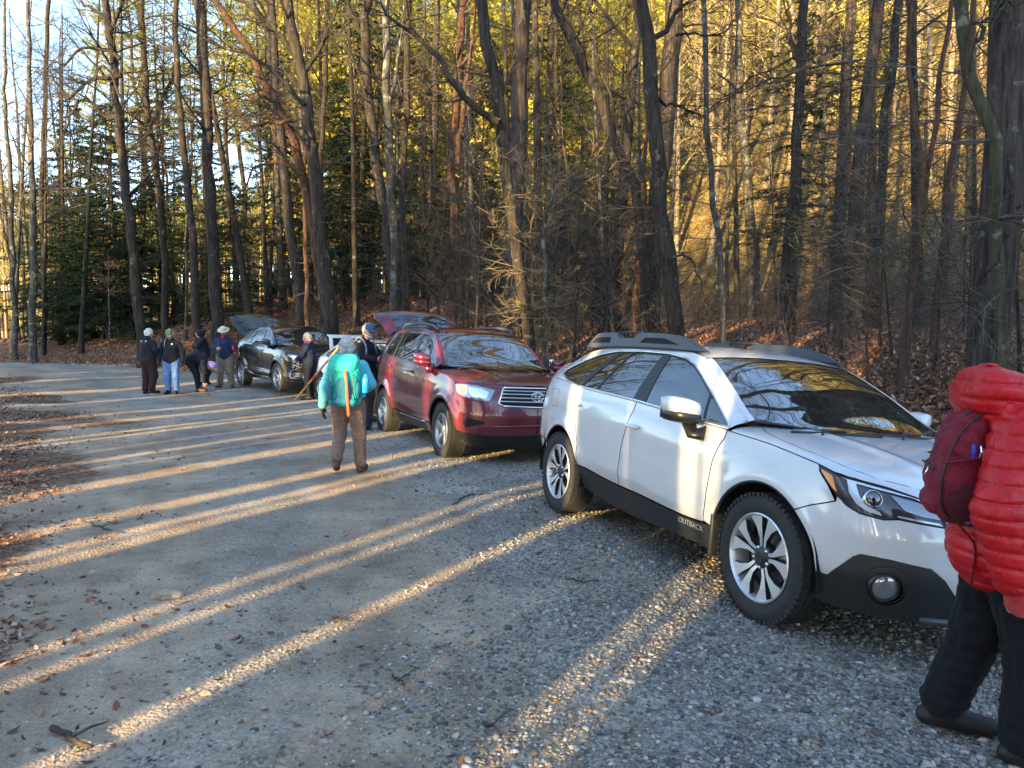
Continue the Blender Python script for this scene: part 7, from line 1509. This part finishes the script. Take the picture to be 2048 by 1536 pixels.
    if hat:
        kind, hm = hat[0], hat[1]; b_ = MB(); o_ = c0 + u0 * .045
        if kind == 'brim':
            b_.lathe([(0, .088), (.05, .086), (.085, .070), (.095, .03), (.090, .001)], o_, u0, 28); b_.lathe([(.012, .086), (.002, .12), (.010, .155), (.004, .158), (-.006, .12), (.0, .086)], o_, u0, 32)
        else:
            b_.lathe([(-.02, .092), (.03, .092), (.062, .078), (.080, .045), (.086, .001)], o_, u0 - f0 * .12, 28)
            V = []; n = 12
            for k in range(n + 1):
                a = -1.1 + 2.2 * k / n
                for rr_, dz in ((.090, -.014), (.155 + .012 * math.cos(a), -.030 - .02 * abs(math.sin(a)))): V.append(o_ + f0 * rr_ * math.cos(a) * (1 if rr_ < .1 else 1) + r0 * (.090 if rr_ < .1 else .088) * math.sin(a) + u0 * dz)
            V = np.array(V); V2 = V - u0 * .006; F = [(2 * k, 2 * k + 1, 2 * k + 3, 2 * k + 2) for k in range(n)]; m_ = len(V); b_.add(np.vstack([V, V2]), F + [tuple(m_ + i for i in f[::-1]) for f in F] + [(2 * k + 1, 2 * k + 3, m_ + 2 * k + 3, m_ + 2 * k + 1) for k in range(n)])
        b_.build('hat' if kind == 'brim' else 'cap', hm, e)
    if beard: soft('beard', [ell(c0 + f0 * .06 - u0 * .085, (.040, .048, .032), Rm), ell(c0 + f0 * .02 - u0 * .07, (.05, .066, .03), Rm)], .007, beard, e, .02, wrinkle(.003, .02, 4))
    if glasses:
        b_ = MB()
        for ey in eyes: b_.tube([ey + f0 * .012 + r0 * .021 * math.cos(t) + u0 * .016 * math.sin(t) for t in np.linspace(0, 6.283, 14)[:-1]], .0022, 5, closed=True)
        for sg in (-1, 1): b_.tube([c0 + f0 * .09 + r0 * sg * .054 + u0 * .012, c0 + r0 * sg * .082 + u0 * .012], .002, 5)
        b_.build('glasses', M_BLK, e)
    return e, D, HD
def strap(pts, wd, m, parent, name='strap', th=.006):
    P = curve_pts(pts, 18); b = MB(); b.tube(P, wd, 8, squash=(1, 1)); o = b.build(name, m, parent); return o

BLKJ = cloth('black_jacket', (.012, .014, .022)); NAVY = cloth('navy_jacket', (.018, .028, .085)); MARP = cloth('dark_maroon_trousers', (.035, .014, .018)); JEAN = cloth('blue_jeans', (.07, .16, .38), col2=(.14, .25, .47)); KHAKI = cloth('khaki_trousers', (.20, .165, .115))
BOOT = mat('dark_boot', (.010, .008, .007), .6); BRB = mat('brown_boot', (.10, .045, .03), .7); BLKG = mat('black_glove', (.012, .011, .012), .8); REDG = cloth('red_glove', (.55, .015, .02)); WHITE_ = mat('white_print', (.7, .7, .7), .6)
def people():
    G = lambda px, D: (at_d(px, 700, D)[0], D)
    # teal hiker, walking away
    TEAL = cloth('light_teal_fleece', (.10, .42, .52), .9, .12); TAUPE = cloth('taupe_trousers', (.19, .125, .10), .8, .12)
    x, y = -1.86, 8.36; rz = R(90 + 4)
    e, D, HD = person('person', 'hiker in a light teal jacket and brown trousers walking away toward the cars', (x, y), rz, dict(
        head=(.03, .01, 1.50), neck=(0, 0, 1.37), chest=(0, 0, 1.18), shL=(0, .165, 1.28), shR=(0, -.165, 1.28), elL=(-.05, .25, 1.04), haL=(.0, .30, .80), elR=(.02, -.26, 1.06), haR=(.19, -.17, .98), hip=(0, 0, .88), waist=(0, 0, 1.0),
        knL=(.07, .115, .47), anL=(-.12, .13, .15), toL=(.02, .15, .05), knR=(.03, -.12, .46), anR=(.04, -.13, .075), toR=(.19, -.16, .03), hiL=(0, .09, .84), hiR=(0, -.09, .84)), H=1.58,
        jacket=TEAL, pants=TAUPE, shoes=BRB, hair=HAIRG, gloves=BLKG, hres=.0085, wr=.006, build=1.12, leg_puff=.010, puff=.004, face=(1, .15, -.12), hair_long=.03, handpose={'L': ((.25, .05, -1), (0, 1, 0), .5)})
    s = e.scale[0]
    # her pack: a thing of its own
    PK = cloth('turquoise_pack_cloth', (.02, .40, .33), .6, .1); PKD = cloth('deep_teal_pack_cloth', (.01, .15, .22), .6); ORG = mat('orange_strap', (.75, .10, .04), .6)
    p = empty('backpack', e.location[:], rz, label='turquoise and blue hiking backpack with a hanging orange strap, worn by the teal hiker', cat='backpack'); p.scale = (s, s, s)
    soft('pack_body', [ell((-.25, 0, 1.10), (.125, .165, .24), None, .05), cap((-.24, .09, .92), (-.24, -.09, .92), .105, .105, .06), cap((-.22, .10, 1.25), (-.22, -.10, 1.25), .095, .095, .06), ell((-.20, 0, 1.10), (.09, .18, .25), None, .05)], .009, PK, p, .05, wrinkle(.004, .05, 8))
    soft('pack_lid', [cap((-.25, .09, 1.34), (-.25, -.09, 1.34), .085, .085, .04), ell((-.31, 0, 1.27), (.07, .14, .09), None, .05)], .009, cloth('bright_turquoise_lid', (.03, .50, .40), .55, .1), p, .04, wrinkle(.004, .05, 4))
    [soft('side_pocket', [ell((-.26, q_ * .145, 1.0), (.085, .05, .15))], .009, PKD, p, .03, wrinkle(.003, .04, 2)) for q_ in (1, -1)]
    soft('front_pocket', [ell((-.355, 0, 1.02), (.035, .095, .16)), cap((-.32, .10, .88), (-.32, -.10, .88), .055, .055, .03)], .009, PKD, p, .03, wrinkle(.003, .04, 5))
    MB().tube(curve_pts([(-.375, -.03, 1.24), (-.405, -.045, 1.12), (-.395, -.05, .95), (-.375, -.055, .80), (-.37, -.058, .72)], 16), .016, 6, squash=(1, .3)).build('hanging_strap', ORG, p)
    for q in (1, -1):
        MB().tube(curve_pts([(-.15, q * .10, 1.36), (-.03, q * .105, 1.425), (.10, q * .11, 1.33), (.135, q * .12, 1.16), (.04, q * .17, 1.0), (-.16, q * .15, .93)], 20), .024, 6, squash=(1, .4)).build('shoulder_strap', PKD, p)
        MB().tube(curve_pts([(-.36, q * .12, 1.20), (-.38, q * .105, 1.05), (-.36, q * .13, .9)], 12), .006, 5).build('compression_cord', M_BLK, p)
        MB().tube([(-.30, q * .13, .90), (-.375, q * .06, .885)], .012, 6, squash=(1, .5)).build('bungee', ORG, p)
    MB().tube(curve_pts([(-.2, .16, .90), (-.02, .20, .90), (.13, .10, .92), (.14, -.10, .92), (-.02, -.20, .90), (-.2, -.16, .90)], 26), .022, 6, squash=(1.4, .4)).build('hip_belt', BLKG, p)
    P0 = e.location; ca, sa = math.cos(rz), math.sin(rz)
    def tw(v): return (P0.x + s * (v[0] * ca - v[1] * sa), P0.y + s * (v[0] * sa + v[1] * ca), P0.z + s * v[2])
    bb = MB(); q = tw((-.26, -.235, .98)); bb.lathe([(0, .001), (0, .036), (.01, .040), (.15, .040), (.175, .030), (.18, .022), (.20, .022), (.205, .001)], q, (.05, 0, 1), 18); tag(bb.build('water_bottle', mat('blue_bottle', (.02, .30, .60), .2, coat=.5), auto=40), 'sky blue water bottle tucked into the side of the turquoise pack', 'bottle')
    a = at_d(668, 706, 8.72); d_ = at_d(588, 803, 9.2); st = MB(); V0, V1 = np.array(a), np.array(d_); dirv = (V1 - V0); st.tube([V0 - dirv * .12, V0 + dirv * .5, V1], [.013, .013, .010], 10); so_ = st.build('hiking_staff', mat('varnished_wood', (.50, .25, .08), .4, var=.2, vscale=12), auto=40); tag(so_, 'varnished wooden hiking staff carried slantwise by the teal hiker', 'walking stick')
    MB().tube([V0 + dirv * .44, V0 + dirv * .50], .0155, 10).build('grip_tape', mat('red_tape', (.55, .10, .04), .6), so_)
    # person in red, cropped by the picture edge
    RED = mat('red_down_jacket', (.46, .006, .012), .40, spec=.35, var=.16, vscale=7, bump=.5, bscale=9, bmap=(2.6, 2.6, .9), bdist=.025); DKP = cloth('black_trousers', (.006, .0065, .010), .9, .3, vscale=80)
    x, y = 1.845, 2.73; rz = R(-20)
    J = dict(head=(.20, 0, 1.47), neck=(.06, 0, 1.36), chest=(.02, 0, 1.17), waist=(0, 0, 1.0), hip=(-.01, 0, .86), shL=(.02, .17, 1.28), shR=(.0, -.17, 1.28), elR=(-.08, -.265, 1.01), haR=(-.03, -.28, .755), elL=(.05, .26, 1.05), haL=(.20, .25, .85),
             hiL=(0, .09, .84), hiR=(0, -.09, .84), knR=(.09, -.10, .46), anR=(.07, -.10, .08), toR=(.24, -.11, .03), knL=(-.04, .10, .46), anL=(-.18, .09, .095), toL=(-.02, .10, .035))
    hood = [cap((-.07, .11, 1.43), (-.07, -.11, 1.43), .082, .082, .05), ell((-.10, 0, 1.40), (.095, .15, .105), None, .05), cap((.02, .10, 1.42), (.08, .09, 1.40), .06, .05, .04), cap((.02, -.10, 1.42), (.08, -.09, 1.40), .06, .05, .04)]
    e, D, HD = person('person', 'person in a quilted red down jacket walking past the white wagon', (x, y), rz, J, H=1.60, jacket=RED, pants=DKP, shoes=BOOT, hair=cloth('dark_hair', (.02, .015, .012)), gloves=None, hres=.0075, build=1.08, puff=.020, jlen=.52, quilted=(.013, .058), extra_jacket=hood, leg_puff=.026, wr=.006, face=(1, 0, -.1), handpose={'R': ((.25, 0, -1), (0, -1, 0), 1.9), 'L': ((.4, 0, -1), (0, 1, 0), 1.5)})
    s = e.scale[0]; MIT = mat('red_fleece_mitten', (.46, .008, .013), .95, sheen=.25, bump=1.0, bscale=220, var=.15, vscale=60)
    for q, hpos in (('R', D['haR']), ('L', D['haL'])): soft('mitten', [ell(hpos + [.02, 0, -.055], (.052, .042, .062), None, .02), ell(hpos + [.055, .0, -.045], (.022, .022, .035), None, .02), cap(hpos + [0, 0, .03], hpos + [.01, 0, -.02], .044, .042, .02), cap(hpos + [.03, .01, -.09], hpos + [.055, .01, -.075], .026, .022, .02)], .006, MIT, e, .02, wrinkle(.003, .02, 2))
    DRED = cloth('dark_red_pack_cloth', (.17, .012, .028), .75, .2, bump=.4); p = empty('backpack', e.location[:], rz, label='dark red backpack worn over the red down jacket', cat='backpack'); p.scale = (s, s, s)
    soft('pack_body', [cap((-.13, .07, 1.31), (-.13, -.07, 1.31), .055, .055, .05), cap((-.16, .075, 1.21), (-.16, -.075, 1.21), .075, .075, .06), cap((-.19, .075, 1.08), (-.19, -.075, 1.08), .082, .082, .06), cap((-.19, .07, .98), (-.19, -.07, .98), .070, .070, .06), cap((-.13, .08, 1.28), (-.13, .08, .97), .05, .05, .05), cap((-.13, -.08, 1.28), (-.13, -.08, .97), .05, .05, .05)], .008, DRED, p, .05, wrinkle(.006, .06, 8))
    soft('front_pocket', [cap((-.235, .06, 1.08), (-.235, -.06, 1.08), .042, .042, .04), cap((-.24, .06, .98), (-.24, -.06, .98), .045, .045, .05)], .008, cloth('red_pack_pocket', (.21, .014, .03), .75, .2), p, .04, wrinkle(.005, .05, 3))
    for q in (1, -1):
        MB().tube(curve_pts([(-.16, q * .09, 1.33), (-.06, q * .12, 1.425), (.08, q * .125, 1.42), (.17, q * .13, 1.28), (.17, q * .17, 1.1), (.02, q * .205, .98), (-.16, q * .15, .93)], 26), .026, 6, squash=(1, .35)).build('shoulder_strap', cloth('slate_strap', (.05, .05, .09)), p)
        MB().tube(curve_pts([(-.19, q * .14, .93), (-.13, q * .17, .84), (-.14, q * .172, .70)], 10), .011, 6, squash=(1, .3)).build('strap_end', DRED, p)
    for q in (1, -1):
        MB().tube(curve_pts([(-.10, q * .135, 1.36), (-.17, q * .135, 1.29), (-.225, q * .138, 1.17), (-.245, q * .140, 1.06), (-.22, q * .135, .95), (-.14, q * .13, .92)], 22), .005, 5).build('piping', M_BLK, p)
        MB().tube(curve_pts([(-.09, q * .150, 1.19), (-.17, q * .158, 1.17), (-.245, q * .135, 1.15)], 10), .009, 6, squash=(1, .4)).build('compression_strap', DRED, p)
        soft('side_pocket', [ell((-.15, q * .145, 1.0), (.075, .030, .085))], .009, cloth('mesh_pocket', (.06, .008, .014)), p, .02, wrinkle(.003, .03, 6))
    MB().tube(curve_pts([(-.265, -.10, 1.12), (-.285, 0, 1.135), (-.265, .10, 1.12)], 12), .004, 5).build('zip', M_BLK, p)
    MB().tube([(-.278, -.075, 1.125), (-.292, -.08, 1.09)], .004, 5).build('zip_pull', M_CHR, p)
    c_ = MB(); c_.box((-.145, -.148, 1.20), (.018, .022, .06), None, .005); c_.build('clip', mat('blue_clip', (.02, .04, .35), .4), p); c_ = MB(); c_.tube([(-.125, -.16, 1.225), (-.12, -.162, 1.205), (-.13, -.165, 1.18)], .006, 6); c_.build('carabiner', M_CHR, p)
    # far group
    e, D, HD = person('person', 'white haired person in a black jacket and dark maroon trousers, seen from behind', G(296, 19.2) , R(72), dict(elL=(.10, .22, 1.10), haL=(.24, .12, 1.02), elR=(-.02, -.27, 1.10), haR=(.12, -.25, .90), knR=(.06, -.11, .46), anR=(-.04, -.10, .09), toR=(.10, -.16, .04), head=(.05, -.01, 1.53), chest=(0, 0, 1.18)), H=1.70, jacket=BLKJ, pants=MARP, shoes=BOOT, hair=HAIRW, hres=.014, wr=.005, build=1.18, leg_puff=.022, soles=WHITE_, face=(1, -.3, -.2), jlen=.15)
    for dx in (-.09, .05): o = MB(); o.lathe([(0, .001), (.004, .016), (0, .020)], (-.155, dx, 1.33), (-1, 0, .2), 10); o.build('jacket_patch', WHITE_, e)
    e, D, HD = person('person', 'person in an olive cap, black jacket and blue jeans looking down', G(342, 19.2), R(-84), dict(head=(.07, 0, 1.52), elL=(-.03, .27, 1.10), haL=(.02, .28, .86), elR=(-.03, -.27, 1.10), haR=(.02, -.28, .86), knL=(.06, .11, .46), knR=(.02, -.11, .46), anL=(.03, .11, .08)), H=1.69, jacket=BLKJ, pants=JEAN, shoes=BOOT, gloves=BLKG, hair=HAIRG, hat=('cap', cloth('olive_cap', (.13, .18, .11))), hres=.014, build=1.2, leg_puff=.014, face=(1, 0, -.75), headup=(.4, 0, 1), jlen=.1)
    MB().box((.148, .075, 1.27), (.006, .035, .04), None, .002).build('badge', WHITE_, e); MB().tube(curve_pts([(.02, -.10, 1.42), (.13, -.11, 1.33), (.155, -.10, 1.2)], 8), .005, 5).build('cord', WHITE_, e)
    # bending person
    person('person', 'person in black bending over with a lavender hood, hands at the shoes', G(392, 19.8), R(4), dict(hip=(-.14, 0, .84), waist=(-.03, 0, .90), chest=(.14, 0, .86), neck=(.30, 0, .77), head=(.40, 0, .70), shL=(.24, .16, .80), shR=(.24, -.16, .80), elL=(.26, .19, .52), haL=(.20, .10, .26), elR=(.28, -.19, .52), haR=(.22, -.08, .26), hiL=(-.13, .09, .80), hiR=(-.13, -.09, .80), knL=(-.02, .10, .46), knR=(.02, -.10, .46), anL=(.02, .10, .08), anR=(.06, -.10, .08), toL=(.18, .12, .03), toR=(.22, -.12, .03)), H=1.62, jacket=BLKJ, pants=BLKJ, shoes=BRB, hres=.013, build=1.1, face=(.35, 0, -1), headup=(1, 0, .3), hair=None, hoods=None)
    pr = D  # keep
    hd = MB(); P = G(392, 19.8); z0 = HZ(*P); o = [q for q in COL.objects if q.get('label', '').startswith('person in black bending')][0]
    soft('hood', [ell((.42, 0, .73), (.13, .105, .10), None, .03), ell((.36, 0, .78), (.09, .10, .06), None, .03), ('x', np.array([.5, 0, .60]), np.array([.56, 0, .50]), .07, .09, .01)], .011, cloth('lavender_hood', (.36, .27, .62)), o, .03)
    e, D, HD = person('person', 'person in a pointed black hood and red gloves behind the bending one', G(407, 21.8), R(188), dict(head=(.10, 0, 1.47), neck=(.05, 0, 1.36), elL=(.10, .22, 1.12), haL=(.26, .10, 1.12), elR=(.08, -.22, 1.10), haR=(.27, -.06, 1.13), chest=(.03, 0, 1.17), anL=(-.12, .11, .08), toL=(.03, .13, .03)), H=1.66, jacket=BLKJ, pants=cloth('dark_grey_trousers', (.04, .04, .045)), shoes=BOOT, gloves=REDG, hres=.015, build=1.25, face=(1, 0, -.9), headup=(.6, 0, 1), jlen=.3)
    soft('hood', [ell((.07, 0, 1.50), (.12, .105, .12), None, .03), cap((.0, 0, 1.52), (-.07, 0, 1.60), .06, .02, .04), ('x', np.array([.22, 0, 1.40]), np.array([.24, 0, 1.35]), .07, .07, .01)], .012, BLKJ, e, .03)
    e, D, HD = person('person', 'person in a cream brimmed hat and navy jacket leaning on a stick', G(449, 20.9), R(-80), dict(head=(.06, 0, 1.53), elR=(.04, -.27, 1.12), haR=(.24, -.14, 1.10), elL=(.02, .27, 1.10), haL=(.20, .26, 1.05), knL=(.03, .13, .46), knR=(.03, -.13, .46), anL=(-.02, .16, .08), anR=(-.02, -.14, .08), toL=(.12, .20, .03), toR=(.12, -.20, .03)), H=1.72, jacket=NAVY, pants=KHAKI, shoes=BRB, gloves={'L': REDG}, hair=HAIRG, hat=('brim', cloth('cream_hat', (.55, .52, .42))), hres=.014, build=1.25, leg_puff=.025, face=(1, -.1, -.6), headup=(.35, 0, 1), jlen=.1, handpose={'R': ((.6, .35, -.3), (.3, -.6, .6), 1.6), 'L': ((.6, .3, .2), (0, 1, .3), .8)})
    soft('collar', [ell((.09, 0, 1.40), (.05, .05, .06))], .012, REDG, e)
    s = e.scale[0]; P0 = e.location; rz = e.rotation_euler.z
    def tw2(v): return np.array((P0.x + s * (v[0] * math.cos(rz) - v[1] * math.sin(rz)), P0.y + s * (v[0] * math.sin(rz) + v[1] * math.cos(rz)), P0.z + s * v[2]))
    b = MB(); b.tube([tw2((.27, -.10, 1.24)), tw2((.27, -.10, .6)), tw2((.30, -.10, .01))], [.015, .013, .011], 8); tag(b.build('walking_stick', mat('dark_wood', (.10, .06, .035), .7)), 'dark wooden walking stick in the hand of the one in the cream hat', 'walking stick')
    # blond person by the black car
    x, y = -4.93, 17.95
    e, D, HD = person('person', 'blond person in a plaid scarf standing at the nose of the black car', (x, y), R(176), dict(head=(.04, 0, 1.53), elL=(.08, .22, 1.12), haL=(.28, .10, 1.0), elR=(.06, -.22, 1.10), haR=(.27, -.06, .98), chest=(0, 0, 1.18)), H=1.62, jacket=cloth('ink_blue_jacket', (.014, .024, .05)), pants=BLKJ, shoes=BOOT, hair=HAIRB, hres=.0125, build=1.15, face=(1, .2, -.25), hair_long=.06, jlen=.45)
    sc = mat('plaid_scarf', (.30, .03, .10), .9, col2=(.05, .04, .22), vscale=30); MB().tube(curve_pts([(.08, 0, 1.40), (.03, .085, 1.41), (-.06, .05, 1.42), (-.06, -.05, 1.42), (.03, -.085, 1.41), (.09, -.01, 1.39), (.14, 0, 1.30)], 24), .032, 8).build('scarf', sc, e)
    # man in the blue cap behind the hiker
    x, y = -2.66, 13.42
    e, D, HD = person('person', 'bearded person in a blue cap and glasses beside the tailgate of the red car', (x, y), R(-30), dict(head=(.09, 0, 1.55), elL=(.08, .24, 1.14), haL=(.27, .08, 1.10), elR=(.06, -.24, 1.12), haR=(.28, -.04, 1.08), chest=(0, 0, 1.20)), H=1.76, jacket=BLKJ, pants=cloth('grey_trousers', (.06, .06, .065)), shoes=BOOT, hair=HAIRG, hat=('cap', cloth('denim_cap', (.05, .10, .20))), beard=HAIRW, glasses=True, hres=.0115, build=1.15, face=(1, .05, -.35), headup=(.25, 0, 1))
    s = e.scale[0]; p = empty('backpack', e.location[:], R(-30), label='grey strapped black backpack worn by the one in the blue cap', cat='backpack'); p.scale = (s, s, s)
    soft('pack_body', [ell((-.22, 0, 1.16), (.11, .14, .22), None, .05), cap((-.21, .06, 1.02), (-.21, -.06, 1.02), .09, .09, .05)], .014, BLKJ, p, .05)
    for q in (1, -1): MB().tube(curve_pts([(-.15, q * .10, 1.36), (-.03, q * .12, 1.445), (.10, q * .12, 1.35), (.13, q * .13, 1.15), (.02, q * .18, 1.0), (-.16, q * .15, .98)], 20), .022, 6, squash=(1, .5)).build('shoulder_strap', cloth('grey_blue_strap', (.22, .27, .36)), p)
    x, y = -2.56, 14.02
    e, D, HD = person('person', 'stooping person in an olive top behind the open red tailgate', (x, y), R(-8), dict(hip=(-.08, 0, .90), waist=(-.02, 0, 1.0), chest=(.08, 0, 1.16), neck=(.20, 0, 1.30), head=(.33, 0, 1.36), shL=(.15, .17, 1.24), shR=(.15, -.17, 1.24), elL=(.30, .2, 1.02), haL=(.50, .12, .98), elR=(.30, -.2, 1.02), haR=(.50, -.12, .98)), H=1.64, jacket=cloth('olive_top', (.07, .12, .06)), pants=BLKJ, shoes=BOOT, hair=HAIRG, hres=.0125, build=1.1, face=(1, 0, -.6), headup=(.3, 0, 1))
    s = e.scale[0]; p = empty('backpack', e.location[:], R(-8), label='dark backpack with pale straps on the stooping one in olive', cat='backpack'); p.scale = (s, s, s)
    soft('pack_body', [ell((-.12, 0, 1.26), (.13, .14, .20), R3(-28), .05)], .014, BLKJ, p, .05)
    for q in (1, -1): MB().tube(curve_pts([(-.02, q * .10, 1.40), (.10, q * .12, 1.40), (.25, q * .12, 1.28), (.24, q * .13, 1.12), (.08, q * .17, 1.02), (-.08, q * .15, 1.05)], 20), .022, 6, squash=(1, .5)).build('shoulder_strap', mat('cream_strap', (.5, .45, .38), .8), p)
    # bags
    x, y = -2.46, 12.25; z = HZ(x, y); b = empty('backpack', (x, y, z), .3, label='dark blue backpack set down on the gravel by the rear wheel of the red car', cat='backpack')
    soft('pack_body', [ell((0, 0, .15), (.13, .17, .17), None, .05), cap((0, .10, .09), (0, -.10, .09), .09, .09, .05)], .011, cloth('dark_blue_pack', (.02, .022, .05), var=.4, vscale=12), b, .05, wrinkle(.010, .05, 3), floor=0)
    MB().tube(curve_pts([(.02, .10, .28), (.14, .08, .24), (.17, .05, .10), (.12, .06, .03)], 12), .014, 6, squash=(1, .4)).build('shoulder_strap', M_BLK, b); MB().tube(curve_pts([(0, .05, .31), (0, 0, .35), (0, -.05, .31)], 8), .008, 6).build('grab_loop', M_BLK, b)
def R3(deg): a = R(deg); return np.array([[math.cos(a), 0, math.sin(a)], [0, 1, 0], [-math.sin(a), 0, math.cos(a)]])
people()
